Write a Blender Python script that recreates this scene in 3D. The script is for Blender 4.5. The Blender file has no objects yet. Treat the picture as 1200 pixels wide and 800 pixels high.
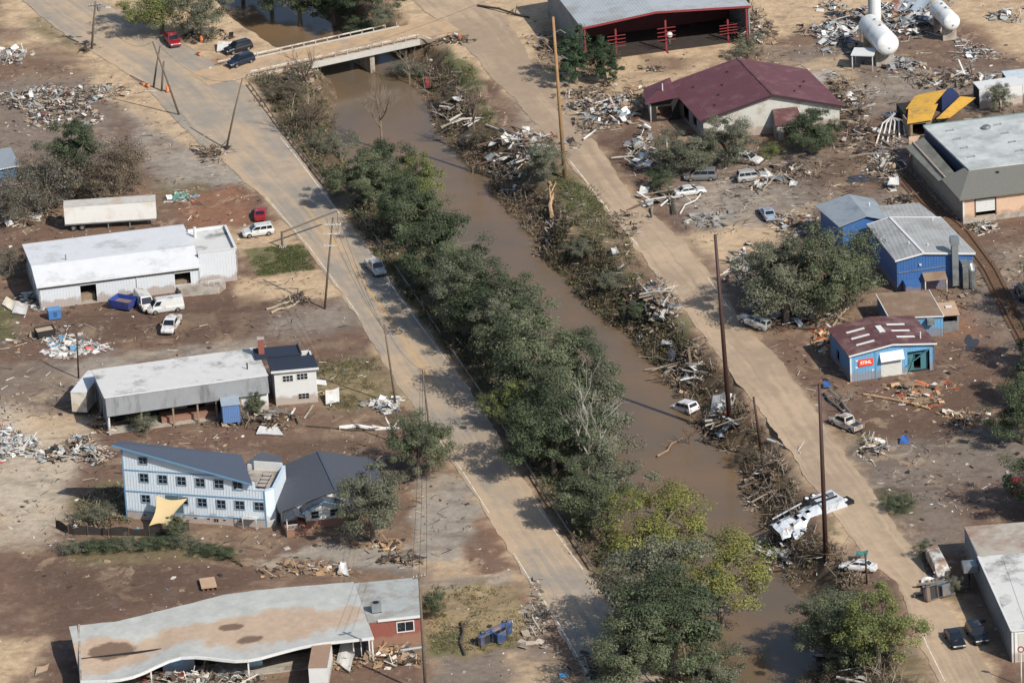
import bpy, bmesh, math, random
import numpy as np
from mathutils import Vector, Matrix, noise as mnoise

# ---------------------------------------------------------------- camera, sky, sun, exposure
SC = bpy.context.scene
COL = SC.collection
PI = math.pi
LENS, DIST, DEP, ROLL = 200.0, 800.0, math.radians(23), 0.055
FPX = LENS / 36 * 1200
CAM = Vector((0, -DIST * math.cos(DEP), DIST * math.sin(DEP)))
FW = Vector((0, math.cos(DEP), -math.sin(DEP)))
_u0 = Vector((0, math.sin(DEP), math.cos(DEP)))
RT = Vector((math.cos(ROLL), 0, 0)) - _u0 * math.sin(ROLL)
UP = _u0 * math.cos(ROLL) + Vector((math.sin(ROLL), 0, 0))
cd = bpy.data.cameras.new('camera'); cd.lens = LENS; cd.sensor_width = 36
cd.clip_start = 5; cd.clip_end = 12000
cam = bpy.data.objects.new('camera', cd); COL.objects.link(cam)
m3 = Matrix((RT, UP, -FW)).transposed()
cam.matrix_world = Matrix.Translation(CAM) @ m3.to_4x4()
SC.camera = cam

SUN_EL, SUN_AZ = math.radians(40), math.radians(-48)      # azimuth measured from +x
sun_dir = Vector((math.cos(SUN_EL) * math.cos(SUN_AZ), math.cos(SUN_EL) * math.sin(SUN_AZ), math.sin(SUN_EL)))
W = bpy.data.worlds.new('World'); SC.world = W; W.use_nodes = True
nt = W.node_tree; bg = nt.nodes['Background']
sky = nt.nodes.new('ShaderNodeTexSky'); sky.sky_type = 'NISHITA'; sky.sun_disc = False
sky.sun_elevation = SUN_EL
sky.sun_rotation = math.atan2(sun_dir.x, sun_dir.y)
sky.air_density = 1.0; sky.dust_density = 1.0; sky.ozone_density = 1.0
nt.links.new(sky.outputs[0], bg.inputs[0]); bg.inputs[1].default_value = 0.10
sl = bpy.data.lights.new('sun', 'SUN'); sl.energy = 4.0; sl.angle = math.radians(0.53); sl.color = (1.0, 0.95, 0.87)
so = bpy.data.objects.new('sun', sl); COL.objects.link(so)
so.rotation_euler = (-sun_dir).to_track_quat('-Z', 'Y').to_euler(); so.location = (60, -60, 120)
SC.view_settings.view_transform = 'Standard'; SC.view_settings.look = 'None'
SC.view_settings.exposure = 0.34; SC.view_settings.gamma = 1.0
SC.view_settings.use_curve_mapping = False
SC.cycles.max_bounces = 6; SC.cycles.diffuse_bounces = 2; SC.cycles.glossy_bounces = 2
SC.cycles.transmission_bounces = 2; SC.cycles.transparent_max_bounces = 4
SC.cycles.use_adaptive_sampling = True; SC.cycles.adaptive_threshold = 0.02
try:
    SC.cycles.use_denoising = True
except Exception:
    pass
SC.render.filter_size = 1.0

# ---------------------------------------------------------------- pixel -> place
def ray(x, y):
    return FW * FPX + RT * (x - 600) + UP * (400 - y)
def P(x, y, z=0.0):
    d = ray(x, y); t = (z - CAM.z) / d.z
    return CAM + d * t
def PX(p):
    v = Vector(p) - CAM; d = v.dot(FW)
    return 600 + FPX * v.dot(RT) / d, 400 - FPX * v.dot(UP) / d
RNG = random.Random(7)

# ---------------------------------------------------------------- materials
def s2l(c):
    return tuple(((v / 255) / 12.92 if v / 255 < 0.04045 else ((v / 255 + 0.055) / 1.055) ** 2.4) for v in c)
MATS = {}
def nodes(name):
    m = bpy.data.materials.new(name); m.use_nodes = True
    t = m.node_tree; b = t.nodes['Principled BSDF']
    return m, t, b
def _n(t, kind, **kw):
    n = t.nodes.new(kind)
    for k, v in kw.items(): setattr(n, k, v)
    return n
def mat(name, rgb, rough=0.7, metal=0.0, var=0.12, scale=1.2, dirt=None, dirt_amt=0.3, dirt_scale=0.35, ribs=None, bump=0.0, spec=0.4, streak=0.0, coat=0.0, mud=0.0):
    """rgb in 0-255 sRGB albedo; var = brightness variation; dirt = second colour laid on in blotches; ribs=(axis, spacing, height)"""
    if name in MATS: return MATS[name]
    m, t, b = nodes(name); L = t.links.new
    c = s2l(rgb)
    tc = _n(t, 'ShaderNodeTexCoord')
    no = _n(t, 'ShaderNodeTexNoise'); no.inputs['Scale'].default_value = scale; no.inputs['Detail'].default_value = 6
    no.inputs['Roughness'].default_value = 0.65
    L(tc.outputs['Object'], no.inputs['Vector'])
    mr = _n(t, 'ShaderNodeMapRange'); mr.inputs['From Min'].default_value = 0.3; mr.inputs['From Max'].default_value = 0.7
    mr.inputs['To Min'].default_value = 1 - var; mr.inputs['To Max'].default_value = 1 + var
    L(no.outputs['Fac'], mr.inputs['Value'])
    mx = _n(t, 'ShaderNodeMix', data_type='RGBA', blend_type='MULTIPLY'); mx.inputs['Factor'].default_value = 1
    mx.inputs['A'].default_value = (*c, 1); L(mr.outputs['Result'], mx.inputs['B'])
    out = mx.outputs['Result']
    if dirt:
        n2 = _n(t, 'ShaderNodeTexNoise'); n2.inputs['Scale'].default_value = dirt_scale; n2.inputs['Detail'].default_value = 9
        n2.inputs['Roughness'].default_value = 0.7
        mp = _n(t, 'ShaderNodeMapping'); mp.inputs['Location'].default_value = (sum(map(ord, name)) % 50, 3.1, 7.7)
        if streak: mp.inputs['Scale'].default_value = (1, 1, streak)
        L(tc.outputs['Object'], mp.inputs['Vector']); L(mp.outputs[0], n2.inputs['Vector'])
        r2 = _n(t, 'ShaderNodeMapRange'); r2.inputs['From Min'].default_value = 0.62 - dirt_amt * 0.4; r2.inputs['From Max'].default_value = 0.74 - dirt_amt * 0.3
        L(n2.outputs['Fac'], r2.inputs['Value'])
        m2 = _n(t, 'ShaderNodeMix', data_type='RGBA'); L(r2.outputs['Result'], m2.inputs['Factor'])
        L(out, m2.inputs['A']); m2.inputs['B'].default_value = (*s2l(dirt), 1); out = m2.outputs['Result']
    if mud:      # flood mud left on the lower part of the wall, with a ragged tide line
        sx = _n(t, 'ShaderNodeSeparateXYZ'); L(tc.outputs['Object'], sx.inputs[0])
        n3 = _n(t, 'ShaderNodeTexNoise'); n3.inputs['Scale'].default_value = .7; n3.inputs['Detail'].default_value = 8; L(tc.outputs['Object'], n3.inputs['Vector'])
        ma = _n(t, 'ShaderNodeMath', operation='MULTIPLY_ADD'); L(n3.outputs['Fac'], ma.inputs[0]); ma.inputs[1].default_value = -2.6; L(sx.outputs['Z'], ma.inputs[2])
        r3 = _n(t, 'ShaderNodeMapRange'); r3.inputs['From Min'].default_value = mud - 1.3; r3.inputs['From Max'].default_value = mud - .9; r3.inputs['To Min'].default_value = .62; r3.inputs['To Max'].default_value = 0
        L(ma.outputs[0], r3.inputs['Value']); m4 = _n(t, 'ShaderNodeMix', data_type='RGBA'); L(r3.outputs['Result'], m4.inputs['Factor']); L(out, m4.inputs['A']); m4.inputs['B'].default_value = (*s2l((142, 118, 98)), 1); out = m4.outputs['Result']
    L(out, b.inputs['Base Color'])
    b.inputs['Roughness'].default_value = rough; b.inputs['Metallic'].default_value = metal
    b.inputs['Specular IOR Level'].default_value = spec
    if coat: b.inputs['Coat Weight'].default_value = coat; b.inputs['Coat Roughness'].default_value = 0.12
    hsock = None
    if ribs:
        wv = _n(t, 'ShaderNodeTexWave', wave_type='BANDS', bands_direction=ribs[0])
        wv.inputs['Scale'].default_value = 0.314 / ribs[1] * 1.0
        wv.inputs['Distortion'].default_value = 0
        L(tc.outputs['Object'], wv.inputs['Vector']); hsock = wv.outputs['Fac']
        bp = _n(t, 'ShaderNodeBump'); bp.inputs['Strength'].default_value = 0.8; bp.inputs['Distance'].default_value = ribs[2]
        L(hsock, bp.inputs['Height']); L(bp.outputs[0], b.inputs['Normal'])
    elif bump:
        bp = _n(t, 'ShaderNodeBump'); bp.inputs['Strength'].default_value = 0.7; bp.inputs['Distance'].default_value = bump
        L(no.outputs['Fac'], bp.inputs['Height']); L(bp.outputs[0], b.inputs['Normal'])
    MATS[name] = m
    return m
def attr_mat(name, rough=0.8, var=0.2, scale=2.0, spec=0.3, trans=0.0, bump=0.0):
    """colour from the 'Col' mesh attribute, with a fine noise on it"""
    if name in MATS: return MATS[name]
    m, t, b = nodes(name); L = t.links.new
    at = _n(t, 'ShaderNodeAttribute', attribute_name='Col')
    tc = _n(t, 'ShaderNodeTexCoord')
    no = _n(t, 'ShaderNodeTexNoise'); no.inputs['Scale'].default_value = scale; no.inputs['Detail'].default_value = 8
    no.inputs['Roughness'].default_value = 0.72
    L(tc.outputs['Object'], no.inputs['Vector'])
    mr = _n(t, 'ShaderNodeMapRange'); mr.inputs['From Min'].default_value = 0.28; mr.inputs['From Max'].default_value = 0.72
    mr.inputs['To Min'].default_value = 1 - var; mr.inputs['To Max'].default_value = 1 + var
    L(no.outputs['Fac'], mr.inputs['Value'])
    mx = _n(t, 'ShaderNodeMix', data_type='RGBA', blend_type='MULTIPLY'); mx.inputs['Factor'].default_value = 1
    L(at.outputs['Color'], mx.inputs['A']); L(mr.outputs['Result'], mx.inputs['B'])
    L(mx.outputs['Result'], b.inputs['Base Color'])
    b.inputs['Roughness'].default_value = rough; b.inputs['Specular IOR Level'].default_value = spec
    if trans:
        tr = _n(t, 'ShaderNodeBsdfTranslucent'); L(mx.outputs['Result'], tr.inputs['Color'])
        ms = _n(t, 'ShaderNodeMixShader'); ms.inputs[0].default_value = trans
        L(b.outputs[0], ms.inputs[1]); L(tr.outputs[0], ms.inputs[2])
        L(ms.outputs[0], t.nodes['Material Output'].inputs['Surface'])
    if bump:
        bp = _n(t, 'ShaderNodeBump'); bp.inputs['Strength'].default_value = 0.9; bp.inputs['Distance'].default_value = bump
        L(no.outputs['Fac'], bp.inputs['Height']); L(bp.outputs[0], b.inputs['Normal'])
    MATS[name] = m
    return m
def glass(): return mat('window_glass', (28, 34, 42), rough=0.08, var=0.1, spec=0.8)

# ---------------------------------------------------------------- mesh building
def link(name, me, parent=None):
    o = bpy.data.objects.new(name, me); COL.objects.link(o)
    if parent is not None: o.parent = parent
    return o
def thing(name, label, cat, loc=(0, 0, 0), rz=0.0, group=None, rot=None):
    o = bpy.data.objects.new(name, None); COL.objects.link(o)
    o.empty_display_size = 0.3
    o.location = loc; o.rotation_euler = rot if rot else (0, 0, rz)
    return tag(o, label, cat, group)
def tag(o, label=None, cat=None, group=None, kind=None):
    if label: o['label'] = label
    if cat: o['category'] = cat
    if group: o['group'] = group
    if kind: o['kind'] = kind
    return o
def dup(root, parent=None):
    c = root.copy(); COL.objects.link(c)
    if parent is not None: c.parent = parent
    for ch in list(root.children): dup(ch, c)
    return c
class MB:
    def __init__(s): s.v = []; s.f = []; s.c = []; s.cc = None
    def add(s, vs, fs, col=None):
        b = len(s.v); s.v += [tuple(v) for v in vs]; s.f += [tuple(i + b for i in f) for f in fs]
        s.c += [col if col is not None else s.cc] * len(fs)
        return s
    def box(s, x0, x1, y0, y1, z0, z1, col=None):
        return s.add([(x0, y0, z0), (x1, y0, z0), (x1, y1, z0), (x0, y1, z0), (x0, y0, z1), (x1, y0, z1), (x1, y1, z1), (x0, y1, z1)],
                     [(3, 2, 1, 0), (4, 5, 6, 7), (0, 1, 5, 4), (1, 2, 6, 5), (2, 3, 7, 6), (3, 0, 4, 7)], col)
    def hexa(s, b, t, col=None):      # two quads of points, bottom and top, counter-clockwise from above
        return s.add(list(b) + list(t), [(3, 2, 1, 0), (4, 5, 6, 7), (0, 1, 5, 4), (1, 2, 6, 5), (2, 3, 7, 6), (3, 0, 4, 7)], col)
    def obox(s, c, ax, ay, az, col=None):   # centre and three half-axes
        c, ax, ay, az = Vector(c), Vector(ax), Vector(ay), Vector(az)
        return s.hexa([c - ax - ay - az, c + ax - ay - az, c + ax + ay - az, c - ax + ay - az],
                      [c - ax - ay + az, c + ax - ay + az, c + ax + ay + az, c - ax + ay + az], col)
    def beam(s, p0, p1, w, h=None, col=None, roll=0.0):
        p0, p1 = Vector(p0), Vector(p1); h = w if h is None else h
        d = (p1 - p0)
        if d.length < 1e-5: return s
        dn = d.normalized(); r = Vector((0, 0, 1)) if abs(dn.z) < 0.95 else Vector((1, 0, 0))
        y = r.cross(dn).normalized(); z = dn.cross(y)
        if roll: y, z = y * math.cos(roll) + z * math.sin(roll), z * math.cos(roll) - y * math.sin(roll)
        return s.obox((p0 + p1) / 2, d / 2, y * w / 2, z * h / 2, col)
    def tube(s, pts, r, n=6, caps=True, col=None):
        pts = [Vector(p) for p in pts]
        rs = r if isinstance(r, (list, tuple)) else [r] * len(pts)
        vs = []; fs = []; ref = None
        for i, p in enumerate(pts):
            d = (pts[min(i + 1, len(pts) - 1)] - pts[max(i - 1, 0)])
            d = d.normalized() if d.length > 1e-6 else Vector((0, 0, 1))
            if ref is None: ref = Vector((0, 0, 1)) if abs(d.z) < 0.9 else Vector((1, 0, 0))
            x = (ref - d * ref.dot(d))
            x = x.normalized() if x.length > 1e-6 else d.orthogonal().normalized()
            ref = x; y = d.cross(x)
            for k in range(n):
                a = 2 * PI * k / n
                vs.append(p + x * (math.cos(a) * rs[i]) + y * (math.sin(a) * rs[i]))
        for i in range(len(pts) - 1):
            for k in range(n):
                a, b2 = i * n + k, i * n + (k + 1) % n
                fs.append((a, b2, b2 + n, a + n))
        if caps:
            fs.append(tuple(range(n - 1, -1, -1))); fs.append(tuple(range((len(pts) - 1) * n, len(pts) * n)))
        return s.add(vs, fs, col)
    def prism(s, poly, off, col=None):    # polygon of 3-D points, extruded by off
        poly = [Vector(p) for p in poly]; off = Vector(off); n = len(poly)
        vs = poly + [p + off for p in poly]
        fs = [tuple(range(n)), tuple(range(2 * n - 1, n - 1, -1))]
        for i in range(n):
            j = (i + 1) % n; fs.append((i, i + n, j + n, j))
        return s.add(vs, fs, col)
    def slab(s, poly, t, col=None):       # roof slab: the polygon is the top face
        return s.prism(poly, (0, 0, -t), col)
    def quad(s, *pts, col=None):
        return s.add(pts, [tuple(range(len(pts)))], col)
    def revolve(s, prof, n=16, col=None, axis='z', c=(0, 0, 0)):   # prof: list of (r, h)
        vs = []; fs = []
        for (r, h) in prof:
            for k in range(n):
                a = 2 * PI * k / n; x, y, z = r * math.cos(a), r * math.sin(a), h
                if axis == 'x': x, y, z = z, x, y
                if axis == 'y': x, y, z = y, z, x
                vs.append((x + c[0], y + c[1], z + c[2]))
        for i in range(len(prof) - 1):
            for k in range(n):
                a, b2 = i * n + k, i * n + (k + 1) % n
                fs.append((a, b2, b2 + n, a + n))
        fs.append(tuple(range(n - 1, -1, -1))); fs.append(tuple(range((len(prof) - 1) * n, len(prof) * n)))
        return s.add(vs, fs, col)
    def wall(s, p0, p1, top, opens=(), t=0.2, z0=-0.3, col=None):
        """vertical wall from p0 to p1 (xy); top = height or [(u, h)...]; opens = (u0, u1, z0, z1); thickness to the left of p0->p1"""
        p0 = Vector((p0[0], p0[1], 0)); p1 = Vector((p1[0], p1[1], 0)); d = p1 - p0; Ln = d.length; u = d / Ln
        nrm = Vector((-u.y, u.x, 0)) * t
        if not isinstance(top, (list, tuple)): top = [(0, top), (Ln, top)]
        tu = [a for a, _ in top]; th = [b for _, b in top]
        H = lambda x: float(np.interp(x, tu, th))
        eps = 0.0
        us = sorted(set([0.0, Ln] + [a for a in tu if 0 < a < Ln] + [x for o in opens for x in o[:2] if 0 < x < Ln]))
        for a, b in zip(us[:-1], us[1:]):
            if b - a < 1e-4: continue
            mid = (a + b) / 2; cuts = sorted([(o[2], o[3]) for o in opens if o[0] <= mid <= o[1]])
            z = z0; segs = []
            for c0, c1 in cuts:
                if c0 > z: segs.append((z, z, c0, c0))
                z = max(z, c1)
            if z < min(H(a), H(b)): segs.append((z, z, H(a), H(b)))
            for (za, zb, ta, tb) in segs:
                A, B = p0 + u * a, p0 + u * b
                s.hexa([A + Vector((0, 0, za)), B + Vector((0, 0, zb)), B + nrm + Vector((0, 0, zb)), A + nrm + Vector((0, 0, za))],
                       [A + Vector((0, 0, ta)), B + Vector((0, 0, tb)), B + nrm + Vector((0, 0, tb)), A + nrm + Vector((0, 0, ta))], col)
        return s
    def battens(s, p0, p1, top, spacing, w=0.06, proud=0.035, z0=0.0, opens=()):
        p0 = Vector((p0[0], p0[1], 0)); p1 = Vector((p1[0], p1[1], 0)); d = p1 - p0; Ln = d.length; u = d / Ln
        out = Vector((u.y, -u.x, 0)) * proud
        if not isinstance(top, (list, tuple)): top = [(0, top), (Ln, top)]
        x = spacing * 0.5
        while x < Ln:
            h = float(np.interp(x, [a for a, _ in top], [b for _, b in top])) - 0.02; z = z0; segs = []
            for o in sorted([o for o in opens if o[0] - w < x < o[1] + w], key=lambda o: o[2]):
                if o[2] > z: segs.append((z, o[2]))
                z = max(z, o[3])
            if z < h: segs.append((z, h))
            for za, zb in segs:
                A = p0 + u * (x - w / 2); B = p0 + u * (x + w / 2)
                q = [A + out, B + out, B, A]
                s.hexa([v + Vector((0, 0, za)) for v in q], [v + Vector((0, 0, zb)) for v in q])
            x += spacing
        return s
    def build(s, name, m, parent=None, smooth=False, loc=None, rot=None, colors=False):
        me = bpy.data.meshes.new(name); me.from_pydata(s.v, [], s.f)
        if m is not None: me.materials.append(m)
        if colors and s.f:
            at = me.color_attributes.new('Col', 'FLOAT_COLOR', 'CORNER')
            arr = []
            for p, c in zip(s.f, s.c):
                c = c if c is not None else (0.5, 0.5, 0.5)
                arr += [c[0], c[1], c[2], 1.0] * len(p)
            at.data.foreach_set('color', arr)
        if smooth: me.polygons.foreach_set('use_smooth', [True] * len(me.polygons))
        me.update()
        o = link(name, me, parent)
        if loc is not None: o.location = loc
        if rot is not None: o.rotation_euler = rot
        return o
def mesh_np(name, V, F, m, parent=None, cols=None, smooth=False):
    """V (n,3), F (m,4) or (m,3) numpy arrays; cols (m,3) per face"""
    me = bpy.data.meshes.new(name); k = F.shape[1]
    me.vertices.add(len(V)); me.vertices.foreach_set('co', V.astype(np.float32).ravel())
    me.loops.add(F.size); me.loops.foreach_set('vertex_index', F.astype(np.int32).ravel())
    me.polygons.add(len(F)); me.polygons.foreach_set('loop_start', np.arange(0, F.size, k, dtype=np.int32))
    try: me.polygons.foreach_set('loop_total', np.full(len(F), k, dtype=np.int32))
    except Exception: pass
    me.update(calc_edges=True)
    if cols is not None:
        at = me.color_attributes.new('Col', 'FLOAT_COLOR', 'CORNER')
        c = np.concatenate([cols, np.ones((len(cols), 1))], 1)
        at.data.foreach_set('color', np.repeat(c, k, axis=0).astype(np.float32).ravel())
    me.polygons.foreach_set('use_smooth', np.full(len(F), bool(smooth)))
    if m is not None: me.materials.append(m)
    me.validate()
    return link(name, me, parent) if name else me
def frame(a, b=None, ang=None, z=0.0):
    """origin and angle of a front wall from two base pixels"""
    o = P(a[0], a[1], z)
    if ang is None:
        d = P(b[0], b[1], z) - o; return Vector((o.x, o.y, 0)), math.atan2(d.y, d.x)
    return Vector((o.x, o.y, 0)), math.radians(ang)
def rot2(p, a):
    return Vector((p[0] * math.cos(a) - p[1] * math.sin(a), p[0] * math.sin(a) + p[1] * math.cos(a), p[2] if len(p) > 2 else 0))
# ---------------------------------------------------------------- ground, river, roads
def soil_mat(name, k):
    """mesh colour broken up by crisp films of dry silt, damp mud and fine grit"""
    m, t, b = nodes(name); L = t.links.new
    at = _n(t, 'ShaderNodeAttribute', attribute_name='Col'); tc = _n(t, 'ShaderNodeTexCoord'); col = at.outputs['Color']
    def nz(scale, detail, rough, off, sc=(1, 1, 1), dist=0.0):
        mp = _n(t, 'ShaderNodeMapping'); mp.inputs['Location'].default_value = off; mp.inputs['Scale'].default_value = sc
        L(tc.outputs['Object'], mp.inputs['Vector']); n = _n(t, 'ShaderNodeTexNoise'); n.inputs['Scale'].default_value = scale; n.inputs['Detail'].default_value = detail
        n.inputs['Roughness'].default_value = rough; n.inputs['Distortion'].default_value = dist; L(mp.outputs[0], n.inputs['Vector']); return n.outputs['Fac']
    def rng(s, a, c, lo, hi):
        r = _n(t, 'ShaderNodeMapRange'); r.inputs['From Min'].default_value = a; r.inputs['From Max'].default_value = c; r.inputs['To Min'].default_value = lo; r.inputs['To Max'].default_value = hi; L(s, r.inputs['Value']); return r.outputs['Result']
    def mixc(f, a, rgb=None, mode='MIX'):
        x = _n(t, 'ShaderNodeMix', data_type='RGBA', blend_type=mode); L(f, x.inputs['Factor']); L(a, x.inputs['A']); x.inputs['B'].default_value = (*rgb, 1); return x.outputs['Result']
    def mul(a, s):
        x = _n(t, 'ShaderNodeMix', data_type='RGBA', blend_type='MULTIPLY'); x.inputs['Factor'].default_value = 1; L(a, x.inputs['A']); L(s, x.inputs['B']); return x.outputs['Result']
    def gate(f):
        x = _n(t, 'ShaderNodeMath', operation='MULTIPLY'); L(f, x.inputs[0]); L(gm, x.inputs[1]); return x.outputs[0]
    gm = rng(nz(.045, 3, .5, (77, 5, 0)), .42, .58, .15, 1.0)
    col = mixc(gate(rng(nz(.28, 12, .68, (3, 7, 0), (1, .8, 1), .6), .545, .60, 0, .34 * k)), col, s2l((190, 166, 136)))
    col = mixc(gate(rng(nz(.40, 12, .70, (13, 2, 0), (.55, 1, 1), .8), .555, .62, 0, .40 * k)), col, s2l((88, 72, 62)))
    col = mixc(rng(nz(.9, 10, .7, (31, 22, 0), (1, 1, 1), .4), .60, .635, 0, .40 * k), col, s2l((150, 138, 124)))
    col = mul(col, rng(nz(1.1, 8, .72, (1, 1, 0)), .3, .7, 1 - .17 * k - .04, 1 + .17 * k + .04)); g = nz(6.0, 4, .7, (0, 0, 0)); col = mul(col, rng(g, .3, .7, .95 - .05 * k, 1.05 + .05 * k))
    L(col, b.inputs['Base Color']); b.inputs['Roughness'].default_value = .93; b.inputs['Specular IOR Level'].default_value = .15
    bp = _n(t, 'ShaderNodeBump'); bp.inputs['Strength'].default_value = .9; bp.inputs['Distance'].default_value = .09 * k + .01; h = nz(1.6, 9, .72, (5, 5, 0)); L(h, bp.inputs['Height']); L(bp.outputs[0], b.inputs['Normal'])
    MATS[name] = m
    return m
WATER_Z = -4.0
RIV_R = [(300,-80),(345,-10),(400,40),(455,62),(487,85),(507,120),(512,150),(535,172),(560,195),(585,222),(602,250),(622,270),(635,300),(662,312),(680,335),(695,360),(722,377),(742,392),(762,422),(795,457),(818,484),(823,506),(838,523),(866,543),(874,562),(886,590),(900,640),(922,682),(940,706),(957,740),(965,762),(972,802),(985,860),(1000,950)]
RIV_L = [(215,-80),(255,0),(300,45),(345,75),(388,92),(396,115),(386,150),(395,180),(425,215),(465,262),(500,300),(540,345),(580,385),(620,425),(650,465),(672,510),(690,550),(705,590),(725,640),(750,690),(785,735),(812,770),(830,800),(850,860),(870,950)]
def wpts(px, z=0.0): return [tuple(P(x, y, z).xy) for x, y in px]
wR, wL = wpts(RIV_R, WATER_Z), wpts(RIV_L, WATER_Z)
wR = [(wR[0][0] - 500, wR[0][1] + 900)] + wR + [(wR[-1][0] + 300, wR[-1][1] - 900)]
wL = [(wL[0][0] - 500, wL[0][1] + 900)] + wL + [(wL[-1][0] + 300, wL[-1][1] - 900)]
RIVER = np.array(wL + wR[::-1])
def seg_dist(X, Y, pts, closed=False):
    d = np.full(X.shape, 1e9); n = len(pts)
    for i in range(n if closed else n - 1):
        ax, ay = pts[i]; bx, by = pts[(i + 1) % n]
        ex, ey = bx - ax, by - ay; L2 = ex * ex + ey * ey + 1e-9
        t = np.clip(((X - ax) * ex + (Y - ay) * ey) / L2, 0, 1)
        d = np.minimum(d, (X - ax - t * ex) ** 2 + (Y - ay - t * ey) ** 2)
    return np.sqrt(d)
def inside(X, Y, pts):
    c = np.zeros(X.shape, bool); n = len(pts); j = n - 1
    for i in range(n):
        xi, yi = pts[i]; xj, yj = pts[j]
        if yi != yj:
            c ^= ((yi > Y) != (yj > Y)) & (X < (xj - xi) * (Y - yi) / (yj - yi) + xi)
        j = i
    return c
def sdist(X, Y, pts):     # negative inside
    d = seg_dist(X, Y, pts, True); return np.where(inside(X, Y, pts), -d, d)
_tab = np.random.RandomState(3).rand(256, 256)
def vnoise(X, Y, f, sx=0.0):
    x = X * f + 37.1 + sx; y = Y * f + 11.7 + sx * 1.7
    xi = np.floor(x).astype(int); yi = np.floor(y).astype(int); u = x - xi; v = y - yi
    u = u * u * (3 - 2 * u); v = v * v * (3 - 2 * v)
    a = _tab[xi & 255, yi & 255]; b = _tab[(xi + 1) & 255, yi & 255]; c = _tab[xi & 255, (yi + 1) & 255]; d = _tab[(xi + 1) & 255, (yi + 1) & 255]
    return a * (1 - u) * (1 - v) + b * u * (1 - v) + c * (1 - u) * v + d * u * v
def fbm(X, Y, f, o=5, sx=0.0, g=0.55):
    r = 0; a = 1; t = 0
    for i in range(o):
        r = r + a * vnoise(X, Y, f, sx + i * 13.3); t += a; a *= g; f *= 2.03
    return r / t
def sstep(x, a, b):
    t = np.clip((x - a) / (b - a), 0, 1); return t * t * (3 - 2 * t)
PAL = {k: np.array(s2l(v)) for k, v in dict(
    silt=(186,161,130), silt2=(168,147,121), pale=(178,164,144), mud=(108,86,73), mud2=(90,72,61), red=(136,99,78), asph=(148,139,127),
    asphd=(118,111,103), grass=(88,92,58), grassd=(74,76,50), olive=(110,102,74), dry=(150,132,100), brown=(122,100,83), greym=(122,110,99), bank=(96,82,64), wet=(84,66,56), rsilt=(178,156,130), track=(156,137,116)).items()}
LR_L = [(-60,-70),(20,-5),(75,40),(118,66),(165,97),(215,150),(262,190),(310,232),(362,292),(397,340),(420,372),(447,418),(470,455),(505,505),(540,552),(572,602),(600,648),(622,684),(645,718),(692,800),(760,920)]
LR_R = [(60,-70),(110,-5),(150,22),(200,42),(245,70),(288,104),(320,147),(347,180),(387,234),(440,302),(468,345),(495,382),(520,415),(545,450),(575,497),(605,548),(636,600),(665,640),(692,676),(780,800),(862,920)]
RR_L = [(470,-10),(520,30),(548,56),(575,88),(604,118),(640,158),(680,207),(710,246),(741,284),(762,312),(776,328),(812,375),(832,402),(875,460),(901,490),(930,535),(950,565),(985,610),(1020,657),(1055,686),(1072,730),(1080,755),(1102,800),(1150,900)]
RR_R = [(540,-20),(590,20),(610,50),(630,86),(660,120),(690,158),(722,205),(745,237),(775,262),(800,284),(834,326),(852,352),(872,382),(902,410),(939,458),(972,510),(1002,550),(1035,597),(1062,634),(1078,660),(1100,700),(1126,735),(1146,765),(1166,800),(1225,900)]
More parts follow.
